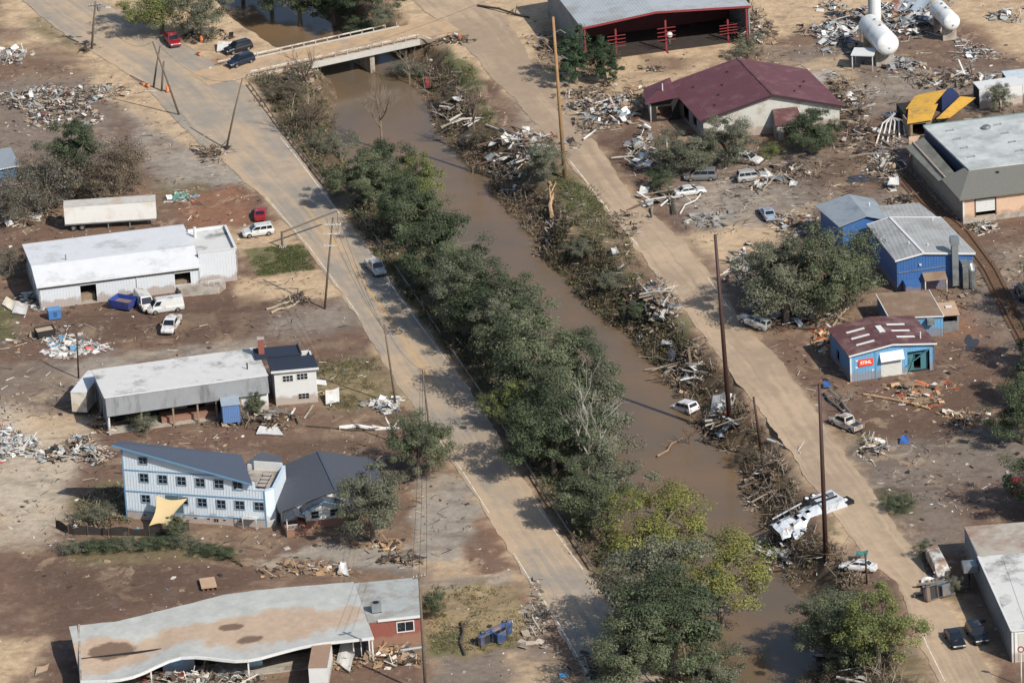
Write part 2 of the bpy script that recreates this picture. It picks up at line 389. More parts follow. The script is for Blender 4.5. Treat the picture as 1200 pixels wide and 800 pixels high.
ZONES = [
 # colour, polygon in pixels on the ground, feather metres, strength
 ('silt', [(0,-40),(330,-60),(345,60),(330,185),(255,195),(200,140),(120,105),(0,92)], 2.0, 1),
 ('brown', [(-20,62),(70,50),(120,78),(150,92),(60,105),(-20,110)], 2.0, .85),
 ('mud', [(-20,70),(60,66),(95,82),(-20,98)], 1.5, .8),
 ('olive', [(40,18),(95,40),(110,62),(70,52),(30,28)], 1.5, .8),
 ('mud', [(-20,28),(30,35),(35,45),(-20,55)], 1.5, .7),
 ('greym', [(-20,95),(110,92),(135,120),(140,190),(-20,180)], 2.0, .9),
 ('asph', [(145,120),(205,140),(290,150),(340,215),(185,222),(150,160)], 2.0, .75),
 ('silt', [(200,105),(280,110),(330,200),(290,215),(230,170)], 2.5, .8),
 ('red', [(160,113),(190,115),(188,126),(160,124)], 1.0, .9),
 ('red', [(222,68),(265,70),(272,92),(238,92)], 1.5, .9),
 ('red', [(200,235),(285,215),(300,245),(285,268),(215,268)], 2.5, .8),
 ('mud', [(-20,262),(80,262),(200,262),(260,300),(-20,300)], 3, .8),
 ('olive', [(180,215),(240,205),(240,232),(190,240)], 2, .6),
 ('silt', [(268,262),(345,262),(352,290),(285,300),(272,285)], 1.5, .95),
 ('silt', [(275,325),(376,315),(398,345),(285,352)], 1.5, .9),
 ('pale', [(280,345),(370,335),(378,345),(285,356)], 1.0, .5),
 ('grass', [(284,292),(355,285),(368,317),(303,324)], .4, 1),
 ('mud', [(-20,360),(60,380),(285,330),(340,352),(440,400),(300,405),(90,440),(-20,420)], 2.0, 1),
 ('grass', [(-20,355),(18,358),(22,395),(-20,410)], 1.5, .8),
 ('greym', [(290,372),(420,345),(440,385),(350,400),(300,395)], 3.0, .8),
 ('asph', [(320,372),(400,358),(410,380),(330,392)], 3.0, .5),
 ('asph', [(60,425),(150,412),(300,398),(310,410),(160,425),(80,455)], 1.5, .85),
 ('greym', [(-20,425),(70,420),(85,470),(40,490),(-20,480)], 3, .8),
 ('olive', [(345,425),(440,415),(470,480),(380,480)], 3, .9),
 ('dry', [(380,445),(465,440),(475,470),(400,465)], 2.5, .5),
 ('mud', [(130,495),(300,490),(480,480),(490,560),(300,560),(130,530)], 2.5, 1),
 ('brown', [(400,480),(480,490),(480,530),(300,540),(310,510)], 3, .8),
 ('pale', [(-20,475),(60,490),(120,490),(100,530),(85,560),(70,640),(-20,650)], 2.5, .95),
 ('silt', [(20,485),(95,488),(95,520),(30,520)], 2.5, .8),
 ('olive', [(75,580),(145,560),(150,610),(80,620)], 2.0, .8),
 ('brown', [(-20,620),(140,610),(330,620),(420,640),(300,680),(-20,760)], 3, .6),
 ('mud', [(-20,650),(300,660),(420,668),(100,740),(-20,750)], 3, .9),
 ('mud2', [(40,660),(170,660),(200,690),(60,700)], 4, .5),
 ('olive', [(70,640),(210,630),(280,655),(90,660)], 2, .8),
 ('silt', [(-20,748),(58,745),(45,775),(15,800),(-20,830)], 1.5, .9),
 ('mud', [(300,620),(400,605),(400,640),(330,655)], 2, .9),
 ('asph', [(328,650),(375,637),(480,640),(490,560),(560,560),(610,660),(500,672),(470,662)], 1.0, .95),
 ('silt', [(480,655),(500,625),(560,600),(600,640),(640,705),(600,690),(500,680)], 2.5, .8),
 ('red', [(545,640),(560,600),(600,635),(610,665),(560,665)], 1.8, .75),
 ('pale', [(300,655),(390,665),(380,672),(300,664)], 1, .8),
 ('asphd', [(385,650),(480,664),(480,674),(390,668)], 1, .8),
 ('dry', [(500,680),(590,682),(630,735),(600,762),(500,770)], 1.5, .95),
 ('asph', [(492,678),(590,672),(600,685),(500,690)], 1, .7),
 ('grass', [(500,738),(545,738),(548,766),(500,770)], 1.0, .9),
 ('grass', [(560,742),(605,745),(615,762),(570,765)], 1.0, .6),
 ('greym', [(510,770),(640,758),(700,830),(510,840)], 1.0, 1),
 ('silt', [(600,770),(650,770),(690,840),(610,840)], 2.0, .8),
 ('mud', [(380,770),(500,760),(500,840),(380,840)], 1.5, .9),
 # left bank strip along the road
 ('bank', [(290,90),(330,90),(400,95),(400,180),(520,260),(640,400),(720,560),(770,680),(850,790),(850,870),(720,870),(690,670),(600,520),(510,400),(440,300),(385,225)], 1.0, 1),
 ('grassd', [(410,225),(435,260),(520,380),(590,470),(580,480),(505,390),(450,310)], 1.2, .7),
 # right bank
 ('bank', [(470,70),(520,70),(560,140),(600,210),(650,230),(700,270),(760,340),(820,400),(880,480),(940,570),(1000,680),(1060,800),(1080,880),(950,880),(900,640),(830,520),(740,390),(640,300),(600,250),(530,180)], 1.5, 1),
 ('grass', [(500,55),(525,52),(548,72),(560,110),(540,115),(515,85)], 1.5, .9),
 ('grass', [(556,125),(580,130),(585,158),(565,160)], 1.5, .8),
 ('olive', [(610,180),(680,205),(735,275),(760,330),(740,350),(700,300),(650,250),(610,215)], 2, .8),
 ('grass', [(650,205),(685,210),(705,250),(680,255),(655,235)], 1.5, .7),
 ('grass', [(782,360),(800,358),(815,385),(800,392),(785,380)], 1, .9),
 ('brown', [(700,280),(745,290),(785,340),(770,350),(730,320)], 2, .7),
 ('brown', [(900,490),(935,540),(960,580),(990,620),(980,660),(940,620),(900,540)], 2, .8),
 ('silt', [(968,600),(1020,610),(1030,660),(975,655)], 2, .9),
 ('mud', [(975,640),(1000,632),(1018,640),(1020,655),(985,655)], 1.0, .6),
 ('grass', [(966,605),(980,615),(990,630),(972,628)], .8, .8),
 ('olive', [(1040,730),(1075,760),(1090,800),(1060,840),(1030,800)], 2, .8),
 # far right half
 ('silt', [(470,-40),(1300,-60),(1300,60),(1180,70),(1100,10),(1000,15),(880,55),(720,95),(640,115),(560,90),(500,60),(460,40)], 2.5, 1),
 ('silt2', [(600,100),(720,95),(690,150),(620,140)], 2.5, .8),
 ('asph', [(600,100),(640,100),(690,130),(700,160),(640,165),(610,150)], 2, .6),
 ('brown', [(640,30),(700,60),(690,90),(620,80)], 2.5, .8),
 ('mud', [(745,62),(790,66),(812,72),(800,80),(760,80)], 1.2, .8),
 ('silt', [(690,95),(790,82),(870,55),(870,70),(760,108),(720,118)], 2, .9),
 ('mud', [(660,165),(740,140),(770,180),(760,215),(700,200)], 2.5, .9),
 ('brown', [(700,190),(770,200),(780,250),(740,250)], 2.0, .9),
 ('greym', [(890,60),(1100,40),(1160,60),(1200,80),(1200,140),(1060,130),(1000,140),(980,100)], 3.0, .9),
 ('mud', [(1030,40),(1100,20),(1150,70),(1110,85),(1040,80)], 2.5, .8),
 ('asph', [(990,100),(1130,80),(1140,95),(1010,120)], 2.0, .7),
 ('silt2', [(920,80),(995,60),(1000,95),(950,110)], 1.0, .9),
 ('mud', [(1110,30),(1150,30),(1200,80),(1140,85)], 2, .7),
 ('greym', [(760,180),(990,170),(1060,140),(1090,200),(1060,250),(960,250),(900,330),(830,300),(790,240)], 3, .9),
 ('asph', [(800,225),(850,205),(920,215),(950,240),(880,275),(820,275)], 2.5, .75),
 ('silt2', [(800,275),(900,262),(960,240),(940,270),(880,300),(860,320)], 2.5, .8),
 ('brown', [(960,170),(1060,180),(1060,220),(980,225)], 2.5, .7),
 ('wet', [(993,205),(1025,202),(1030,213),(1000,218)], 1, .8),
 ('mud', [(1130,260),(1200,250),(1200,300),(1140,300)], 2, .8),
 ('greym', [(1120,300),(1200,280),(1200,420),(1160,430),(1120,360)], 2, .8),
 ('mud', [(900,390),(1000,440),(1160,380),(1200,450),(1100,520),(960,500)], 3, .9),
 ('red', [(1100,355),(1135,350),(1145,400),(1110,395)], 1.5, .6),
 ('asphd', [(980,520),(1100,510),(1220,500),(1220,580),(1100,600),(1030,600)], 3, .75),
 ('greym', [(1030,600),(1140,590),(1140,640),(1070,650)], 2, .8),
 ('mud', [(1100,560),(1220,570),(1220,620),(1130,620)], 3, .7),
 ('grassd', [(1030,575),(1065,575),(1075,600),(1040,605)], 1, .7),
 ('grassd', [(1000,505),(1012,500),(1020,525),(1005,530)], 1, .7),
 ('silt', [(1085,690),(1120,700),(1160,770),(1180,840),(1110,840)], 1.5, .9),
 ('olive', [(1090,680),(1130,660),(1135,700),(1100,705)], 1.2, .6),
 ('silt', LR_L + LR_R[::-1], 1.3, .8), ('silt', RR_L + RR_R[::-1], 1.6, .9),
 ('asph', [(478, 642), (492, 585), (545, 575), (556, 612), (562, 640), (520, 655), (492, 652)], .9, 1), ('asph', [(328, 650), (372, 637), (470, 645), (478, 662), (420, 664)], .9, 1),
 ('silt', [(110, 58), (165, 95), (262, 188), (240, 192), (205, 165), (150, 130), (105, 95), (85, 70)], 1.6, .85), ('asph', [(182, 188), (250, 165), (320, 212), (205, 218)], 1.2, .85), ('silt', [(272, 326), (376, 316), (402, 346), (290, 356), (278, 345)], 1.0, .9), ('silt', [(800, 278), (870, 268), (945, 255), (905, 290), (862, 322)], 1.6, .85), ('pale', [(0, 500), (70, 505), (85, 560), (60, 620), (-10, 640)], 2.0, .6), ('red', [(205, 240), (280, 222), (292, 262), (225, 268)], 1.5, .6), ('grass', [(500, 55), (525, 52), (548, 72), (562, 112), (540, 115), (515, 85)], 1.2, .9), ('grass', [(655, 212), (690, 218), (712, 255), (690, 262), (660, 235)], 1.2, .7),
 ('mud2', [(60, 372), (150, 362), (300, 345), (330, 365), (300, 392), (180, 400), (80, 400)], 2.5, .7), ('mud2', [(300, 520), (420, 508), (470, 520), (440, 552), (320, 545)], 2.0, .6), ('mud2', [(30, 670), (200, 660), (330, 672), (240, 700), (60, 735)], 2.5, .7), ('mud2', [(960, 470), (1060, 480), (1150, 440), (1180, 470), (1090, 520), (1000, 505)], 2.5, .6), ('wet', [(700, 165), (745, 150), (765, 185), (745, 215), (712, 200)], 1.8, .6), ('mud2', [(960, 190), (1040, 180), (1062, 210), (1000, 228), (950, 215)], 1.8, .7),
 ('mud', [(552, 640), (560, 610), (583, 640), (612, 668), (590, 672), (552, 668)], 1.0, .9),
]
def ground_color(X, Y):
    n1 = fbm(X, Y, 0.16, 5); n2 = fbm(X, Y, 0.9, 4, 51.0); n3 = fbm(X, Y, 0.05, 4, 9.0); n4 = fbm(X * 0.35, Y, 0.5, 4, 77.0)
    wx = X + (fbm(X, Y, 0.25, 6, 5.5) - .5) * 4; wy = Y + (fbm(X, Y, 0.25, 6, 90.5) - .5) * 6
    C = np.empty(X.shape + (3,)); C[:] = PAL['brown']
    C = C * (1 - sstep(n3, .45, .6))[..., None] + PAL['mud'] * sstep(n3, .45, .6)[..., None]
    for (k, px, fe, st) in ZONES:
        pts = wpts(px); xs = [p[0] for p in pts]; ys = [p[1] for p in pts]
        M = (X > min(xs) - 8) & (X < max(xs) + 8) & (Y > min(ys) - 10) & (Y < max(ys) + 10)
        if not M.any(): continue
        d = sdist(wx[M] if fe > .6 else X[M], wy[M] if fe > .6 else Y[M], pts)
        w = (1 - sstep(d, -fe, fe)) * st
        w = np.clip(w * (0.86 + 0.6 * (n2[M] - .35)), 0, 1) if fe > .6 else w * (0.85 + .3 * (n2[M] - .5))
        w = np.clip(w, 0, 1)[:, None]
        C[M] = C[M] * (1 - w) + PAL[k] * w
    # patchy silt films and damp mud
    f = sstep(n1, .56, .70)[..., None] * .22; C = C * (1 - f) + PAL['silt2'] * f
    f = sstep(n4, .60, .72)[..., None] * .30; C = C * (1 - f) + PAL['mud2'] * f
    f = sstep(fbm(X, Y, 0.33, 4, 33.0), .60, .70)[..., None] * .18; C = C * (1 - f) + PAL['greym'] * f
    C = C * (0.86 + 0.30 * n2)[..., None]
    return C
RZ = {}
def ground_height(X, Y):
    near = (X > -200) & (X < 200) & (Y > -300) & (Y < 400)
    dl = seg_dist(X, Y, wL); dr = seg_dist(X, Y, wR); ins = inside(X, Y, [tuple(p) for p in RIVER])
    nz = fbm(X, Y, 0.35, 4, 3.0) - .5
    d = np.where(dl < dr, dl / 4.2, dr / 6.2) + nz * 0.35 * (np.minimum(dl, dr) < 6)
    up = WATER_Z + 4.0 * sstep(d, 0.0, 1.0)
    lo = WATER_Z - np.minimum(1.2, np.minimum(dl, dr) * 0.6)
    z = np.where(ins, lo, up)
    z = np.where(~ins & (d > 1), nz * 0.10, z)
    return z
def axis(a, b, st, far):
    c = list(np.arange(a, b + 1e-6, st)); s = st; x = a; lo = []
    while x > -far: s *= 1.35; x -= s; lo.append(x)
    s = st; x = c[-1]; hi = []
    while x < far: s *= 1.35; x += s; hi.append(x)
    return np.array(lo[::-1] + c + hi)
gx, gy = axis(-92, 96, 0.45, 2500), axis(-124, 166, 0.47, 2500)
GX, GY = np.meshgrid(gx, gy)
GZ = ground_height(GX, GY)
GC = ground_color(GX, GY)
# pits and bank edges: the bank soil where the surface is steep or below the rim
bk = sstep(-GZ, 0.4, 1.4)[..., None]; bn = fbm(GX, GY, 0.6, 4, 71.0)[..., None]
GC = GC * (1 - bk) + (PAL['bank'] * (.55 + .8 * bn) + PAL['mud2'] * .15) * bk
nx_, ny_ = len(gx), len(gy)
idx = np.arange(nx_ * ny_).reshape(ny_, nx_)
Fq = np.stack([idx[:-1, :-1], idx[:-1, 1:], idx[1:, 1:], idx[1:, :-1]], -1).reshape(-1, 4)
gmat = soil_mat('ground_soil', 1.0)
ground = mesh_np('ground', np.stack([GX, GY, GZ], -1).reshape(-1, 3), Fq, gmat)
at = ground.data.color_attributes.new('Col', 'FLOAT_COLOR', 'POINT')
at.data.foreach_set('color', np.concatenate([GC.reshape(-1, 3), np.ones((nx_ * ny_, 1))], 1).astype(np.float32).ravel())
ground.data.polygons.foreach_set('use_smooth', np.ones(len(Fq), dtype=bool))
tag(ground, kind='structure')
def gz(x, y):
    return float(ground_height(np.array([[x]]), np.array([[y]]))[0, 0])
def G(px, py, dz=0.0):
    """point where the pixel's ray meets the terrain"""
    z = 0.0
    for _ in range(6):
        p = P(px, py, z); z = gz(p.x, p.y)
        if z < WATER_Z: z = WATER_Z
    p = P(px, py, z); return Vector((p.x, p.y, z + dz))

# river water
def resample(pts, n):
    pts = np.array(pts); d = np.r_[0, np.cumsum(np.hypot(*np.diff(pts, axis=0).T))]
    s = np.linspace(0, d[-1], n); return np.stack([np.interp(s, d, pts[:, 0]), np.interp(s, d, pts[:, 1])], 1)
def ribbon(name, A, B, z, m, nc=2, **kw):
    A, B = np.array(A), np.array(B); n = len(A)
    V = np.concatenate([np.concatenate([A + (B - A) * t, np.full((n, 1), z)], 1) for t in np.linspace(0, 1, nc)])
    I = np.arange(n * nc).reshape(nc, n)
    F = np.stack([I[:-1, :-1], I[1:, :-1], I[1:, 1:], I[:-1, 1:]], -1).reshape(-1, 4)
    return mesh_np(name, V, F, m, **kw), V
mw, t_, b_ = nodes('muddy_water')
tc = _n(t_, 'ShaderNodeTexCoord'); no = _n(t_, 'ShaderNodeTexNoise'); no.inputs['Scale'].default_value = 0.06; no.inputs['Detail'].default_value = 5
t_.links.new(tc.outputs['Object'], no.inputs['Vector'])
cr = _n(t_, 'ShaderNodeValToRGB'); cr.color_ramp.elements[0].position = .35; cr.color_ramp.elements[1].position = .68
cr.color_ramp.elements[0].color = (*s2l((100, 87, 71)), 1); cr.color_ramp.elements[1].color = (*s2l((122, 97, 69)), 1)
t_.links.new(no.outputs['Fac'], cr.inputs[0]); t_.links.new(cr.outputs[0], b_.inputs['Base Color'])
b_.inputs['Roughness'].default_value = 0.16; b_.inputs['IOR'].default_value = 1.33
n2 = _n(t_, 'ShaderNodeTexNoise'); n2.inputs['Scale'].default_value = 1.3; n2.inputs['Detail'].default_value = 4
t_.links.new(tc.outputs['Object'], n2.inputs['Vector'])
bp = _n(t_, 'ShaderNodeBump'); bp.inputs['Strength'].default_value = 0.35; bp.inputs['Distance'].default_value = 0.05
t_.links.new(n2.outputs['Fac'], bp.inputs['Height']); t_.links.new(bp.outputs[0], b_.inputs['Normal'])
rl, rr = resample(wL, 160), resample(wR, 160)
mid = (rl + rr) / 2
def grow(a, c, k):
    d = a - c; return a + d / np.linalg.norm(d, axis=1, keepdims=True) * k
water, _ = ribbon('river_water', grow(rl, mid, 2.5), grow(rr, mid, 2.5), WATER_Z, mw)
tag(water, kind='structure')

# roads: silt-covered asphalt sheets
rmat = soil_mat('road_surface', .16)
def road(name, left, right, z, base, film, amt, seed, nl=600, nc=44, grey=None):
    A, B = resample(wpts(left), nl), resample(wpts(right), nl)
    dv = (B - A) / np.linalg.norm(B - A, axis=1, keepdims=True)
    ea = (fbm(A[:, 0], A[:, 1], .35, 5, seed + 20) - .5)[:, None] * 1.1; eb = (fbm(B[:, 0], B[:, 1], .35, 5, seed + 30) - .5)[:, None] * 1.1
    A0_, B0_ = A, B; A = A - dv * (ea + .15); B = B + dv * (eb + .15)
    o, V = ribbon(name, A, B, z, rmat, nc)
    X, Y = V[:, 0], V[:, 1]
    t = np.repeat(np.linspace(0, 1, nc), nl)
    n1 = fbm(X, Y, 0.12, 5, seed); n2 = fbm(X, Y, 0.7, 4, seed + 9)
    # tyre lanes keep the tarmac barer; the crown and edges hold more silt
    lane = np.abs(((t * 2) % 1) - .5) * 2
    s_al = np.tile(np.arange(nl), nc) * .35; st = fbm(s_al * .06, t * 9, 1.0, 5, seed + 3); st2 = fbm(s_al * .03, t * 26, 1.0, 4, seed + 8)
    w = amt + (n1 - .5) * 2.0 - (1 - lane) * .16 + (n2 - .5) * .5 + (st - .5) * 1.7 + (st2 - .5) * 1.2
    if grey is not None: w = w - grey(np.tile(np.arange(nl) / nl, nc), t)
    w = np.clip(w, 0, 1)[:, None]
    C = PAL[base] * (1 - w) + PAL[film] * w
    C *= (0.92 + .16 * n2)[:, None]
    at = o.data.color_attributes.new('Col', 'FLOAT_COLOR', 'POINT')
    at.data.foreach_set('color', np.concatenate([C, np.ones((len(C), 1))], 1).astype(np.float32).ravel())
    return tag(o, kind='structure'), A0_, B0_
left_road, LA, LB = road('road', LR_L, LR_R, 0.055, 'asph', 'rsilt', .52, 4.0)
right_road, RA, RBW = road('road', RR_L, RR_R, 0.055, 'track', 'rsilt', .62, 24.0, grey=lambda s, t: .9 * (1 - sstep(s, .22, .36)) * sstep(s, .04, .1))
TS_L = [(478,66),(520,58),(560,62),(620,78),(700,86)]
TS_R = [(470,38),(520,28),(560,20),(620,10),(640,-4)]
# painted lines, partly worn away under silt
paint_w = mat('road_paint_white', (222, 214, 200), rough=0.8, var=.2, scale=3, dirt=(184, 160, 130), dirt_amt=.35, dirt_scale=1.2)
paint_y = mat('road_paint_yellow', (206, 160, 84), rough=0.8, var=.2, scale=3, dirt=(184, 156, 124), dirt_amt=.3, dirt_scale=1.2)
def line_between(name, A, B, t, w, m, s0, s1, z, parent):
    A, B = np.array(A), np.array(B); n = len(A); i0, i1 = int(n * s0), int(n * s1)
    C = A + (B - A) * t; d = (B - A) / np.linalg.norm(B - A, axis=1, keepdims=True)
    o, _ = ribbon(name, (C - d * w / 2)[i0:i1], (C + d * w / 2)[i0:i1], z, m, 2)
    o.parent = parent
    return o
def arc(px, A):    # fraction along A nearest to a pixel
    q = np.array(P(*px).xy); return float(np.argmin(((A - q) ** 2).sum(1))) / len(A)
for s0, s1 in [((310,232),(372,300)), ((372,300),(399,342)), ((409,347),(421,372))]:
    line_between('edge_line', LA, LB, 0.03, .14, paint_w, arc(s0, LA), arc(s1, LA), .06, left_road)
line_between('edge_line', LA, LB, 0.03, .14, paint_w, arc((505,505), LA), arc((572,602), LA), .06, left_road)
line_between('edge_line', LA, LB, 0.03, .14, paint_w, arc((600,648), LA), arc((760,915), LA), .06, left_road)
line_between('edge_line', LA, LB, 0.97, .14, paint_w, arc((310,165), LB), arc((400,252), LB), .06, left_road)
line_between('edge_line', LA, LB, 0.97, .14, paint_w, arc((432,292), LB), arc((530,430), LB), .06, left_road)
line_between('edge_line', LA, LB, 0.97, .14, paint_w, arc((630,590), LB), arc((690,672), LB), .06, left_road)
for t in (.505, .535):
    line_between('centre_line', LA, LB, t, .11, paint_y, arc((310,232), LA), arc((362,292), LA), .06, left_road)
    line_between('centre_line', LA, LB, t, .11, paint_y, arc((372,305), LA), arc((475,460), LA), .06, left_road)
line_between('edge_line', RA, RBW, .06, .14, paint_w, arc((665,190), RA), arc((745,290), RA), .06, right_road)
line_between('edge_line', RA, RBW, .93, .12, paint_w, arc((834,326), RBW), arc((862,366), RBW), .06, right_road)
line_between('edge_line', RA, RBW, .10, .12, paint_w, arc((1072,730), RA), arc((1102,800), RA), .06, right_road)

# standing puddles in the yards
pm = mat('puddle_water', (58, 52, 48), rough=.06, var=.1, spec=.6)
def puddle(px, py, rx, ry, seed):
    rd = random.Random(seed); b = MB(); pts = []
    for k in range(22):
        a = 2 * PI * k / 22; r = 1 + .25 * math.sin(a * 3 + seed) + .15 * math.sin(a * 5 + seed * 2) + rd.uniform(-.08, .08); q = P(px + rx * r * math.cos(a), py + ry * r * math.sin(a)); pts.append((q.x, q.y, .07))
    b.quad(*pts[::-1]); tag(b.build('puddle', pm), kind='structure')
for i, q in enumerate([(1008, 210, 17, 4), (1138, 402, 8, 8)]): puddle(*q, i + 1)
# ---------------------------------------------------------------- buildings
white_metal = mat('white_wall_metal', (198, 202, 206), rough=.55, var=.04, dirt=(200, 198, 194), dirt_amt=.2, dirt_scale=.3, streak=.25, mud=1.0)
white_roof = mat('white_roof_coating', (205, 206, 206), rough=.7, var=.05, scale=.7, dirt=(176, 176, 174), dirt_amt=.22, dirt_scale=.2)
white_roof2 = mat('white_roof_worn', (200, 198, 193), rough=.75, var=.05, scale=.7, dirt=(124, 122, 118), dirt_amt=.24, dirt_scale=.22)
grey_fascia = mat('grey_fascia', (132, 134, 136), rough=.7, var=.08, scale=.6, dirt=(96, 96, 96), dirt_amt=.3, dirt_scale=.4, streak=.15)
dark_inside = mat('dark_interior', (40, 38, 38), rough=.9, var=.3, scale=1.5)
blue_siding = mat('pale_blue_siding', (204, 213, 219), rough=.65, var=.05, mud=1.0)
blue_trim = mat('blue_trim', (104, 142, 172), rough=.6, var=.05)
slate_roof = mat('slate_blue_shingles', (72, 80, 94), rough=.85, var=.12, scale=4, bump=.02)
grey_shingle = mat('dark_grey_shingles', (74, 78, 86), rough=.88, var=.14, scale=4, bump=.02)
navy_roof = mat('navy_roof', (40, 48, 62), rough=.8, var=.12, scale=3)
white_paint = mat('white_paint', (206, 206, 203), rough=.6, var=.04, dirt=(200, 194, 184), dirt_amt=.15, dirt_scale=.5, mud=1.0)
concrete = mat('concrete', (164, 157, 146), rough=.9, var=.12, dirt=(120, 104, 90), dirt_amt=.4)
maroon_roof = mat('maroon_metal_roof', (98, 58, 62), rough=.55, var=.08, scale=.5, dirt=(116, 78, 78), dirt_amt=.25, ribs=('X', .45, .012))
maroon_roof2 = mat('faded_maroon_roof', (92, 60, 60), rough=.7, var=.16, scale=1.2, dirt=(122, 96, 92), dirt_amt=.35, dirt_scale=.4, ribs=('Y', .6, .03))
grey_roof = mat('grey_metal_roof', (158, 159, 157), rough=.6, var=.06, scale=.5, dirt=(138, 136, 130), dirt_amt=.35, dirt_scale=.25, ribs=('X', .6, .03))
bluegrey_roof = mat('blue_grey_metal_roof', (138, 146, 152), rough=.6, var=.06, dirt=(120, 126, 130), dirt_amt=.3, ribs=('Y', .6, .03))
shed_roof = mat('shed_metal_roof', (164, 168, 170), rough=.55, var=.05, scale=.4, dirt=(146, 146, 142), dirt_amt=.35, dirt_scale=.2, ribs=('X', .5, .03))
pale_roof = mat('pale_teal_roof', (186, 189, 185), rough=.65, var=.09, scale=.6, dirt=(158, 161, 158), dirt_amt=.45, dirt_scale=.25)
olive_roof = mat('weathered_shingle_roof', (112, 110, 102), rough=.85, var=.1, scale=3, bump=.02)
red_steel = mat('red_steel', (130, 54, 56), rough=.55, var=.1)
brick_red = mat('red_brick', (134, 80, 70), rough=.9, var=.18, scale=6, bump=.01, mud=1.0)
peach = mat('peach_stucco', (200, 170, 145), rough=.85, var=.06, dirt=(172, 146, 124), dirt_amt=.3, mud=1.0)
royal_blue = mat('royal_blue_metal', (62, 102, 156), rough=.5, var=.06, dirt=(70, 100, 146), dirt_amt=.2, mud=1.0)
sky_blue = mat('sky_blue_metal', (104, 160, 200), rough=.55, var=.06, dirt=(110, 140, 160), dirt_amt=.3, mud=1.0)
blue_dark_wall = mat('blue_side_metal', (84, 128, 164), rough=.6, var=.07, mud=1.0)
brown_roof = mat('mud_covered_flat_roof', (126, 104, 86), rough=.95, var=.1, scale=.9, dirt=(144, 124, 104), dirt_amt=.4)
galv = mat('galvanised_metal', (150, 156, 158), rough=.4, metal=.5, var=.1, dirt=(120, 118, 112), dirt_amt=.3)
beige_wall = mat('light_grey_wall', (188, 186, 178), rough=.8, var=.05, dirt=(160, 148, 132), dirt_amt=.25, mud=1.0)
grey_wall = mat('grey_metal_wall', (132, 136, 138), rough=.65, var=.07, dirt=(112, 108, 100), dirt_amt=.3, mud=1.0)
wood = mat('weathered_wood', (136, 118, 98), rough=.9, var=.25, scale=3)
wood_brown = mat('brown_wood', (104, 80, 62), rough=.9, var=.25, scale=3)
black_m = mat('black_trim', (30, 30, 32), rough=.6, var=.1)
gravel_roof = mat('gravel_membrane_roof', (160, 163, 160), rough=.92, var=.08, scale=1.2, dirt=(140, 134, 124), dirt_amt=.4, dirt_scale=.3)

class Bld:
    def __init__(s, name, label, cat, a, ang, group=None, z=0.0):
        s.o, s.a = frame(a, ang=ang, z=z); s.u = Vector((math.cos(s.a), math.sin(s.a), 0)); s.v = Vector((-s.u.y, s.u.x, 0))
        s.t = thing(name, label, cat, s.o, s.a, group)
    def uh(s, px, py, v):       # pixel on the vertical plane v
        d = ray(px, py); t = (v - (CAM - s.o).dot(s.v)) / d.dot(s.v); q = CAM + d * t - s.o
        return q.dot(s.u), q.z
    def uv(s, px, py, h):       # pixel on the level plane h
        q = P(px, py, h) - s.o; return q.dot(s.u), q.dot(s.v)
    def part(s, name, m, fn, parent=None, **kw):
        b = MB(); fn(b); return b.build(name, m, parent or s.t, **kw)
    def walls(s, poly, h, m, opens=None, t=.22, tops=None, mats=None, z0=-.3, name='wall'):
        """closed footprint, counter-clockwise seen from above; one child per side"""
        n = len(poly); out = []
        for i in range(n):
            p0, p1 = poly[i], poly[(i + 1) % n]
            b = MB(); b.wall(p0, p1, (tops or {}).get(i, h), (opens or {}).get(i, ()), t, z0)
            out.append(b.build(name, (mats or {}).get(i, m), s.t))
        return out
    def window(s, u0, u1, z0, z1, v=0.0, frame_m=None, nx=2, ny=2, out=.04, fw=.07, face='front', parent=None, name='window'):
        """window in a wall facing -v (front); frame is a part, the pane lies in it"""
        b = MB(); g = MB()
        def bx(m_, a0, a1, h0, h1, d0, d1):
            if face == 'front': m_.box(a0, a1, v - d1, v - d0, h0, h1)
            else: m_.box(v - d1, v - d0, a0, a1, h0, h1)
        bx(b, u0 - fw, u1 + fw, z0 - fw, z0, 0.0, out); bx(b, u0 - fw, u1 + fw, z1, z1 + fw, 0.0, out)
        bx(b, u0 - fw, u0, z0, z1, 0.0, out); bx(b, u1, u1 + fw, z0, z1, 0.0, out)
        f = b.build(name, frame_m or white_paint, parent or s.t)
        for i in range(nx):
            for j in range(ny):
                a0 = u0 + (u1 - u0) * i / nx; a1 = u0 + (u1 - u0) * (i + 1) / nx; h0 = z0 + (z1 - z0) * j / ny; h1 = z0 + (z1 - z0) * (j + 1) / ny
                g = MB(); e = .025; bx(g, a0 + e, a1 - e, h0 + e, h1 - e, 0.0, .012); g.build('pane', glass(), f)
        mu = MB()
        for i in range(1, nx):
            a = u0 + (u1 - u0) * i / nx; bx(mu, a - .025, a + .025, z0, z1, 0.0, out * .8)
        for j in range(1, ny):
            h = z0 + (z1 - z0) * j / ny; bx(mu, u0, u1, h - .02, h + .02, 0.0, out * .7)
        if mu.v: mu.build('muntin', frame_m or white_paint, f)
        return f
def pipe(b, u, v, z0, h, r=.12):
    b.tube([(u, v, z0), (u, v, z0 + h)], r, 8)

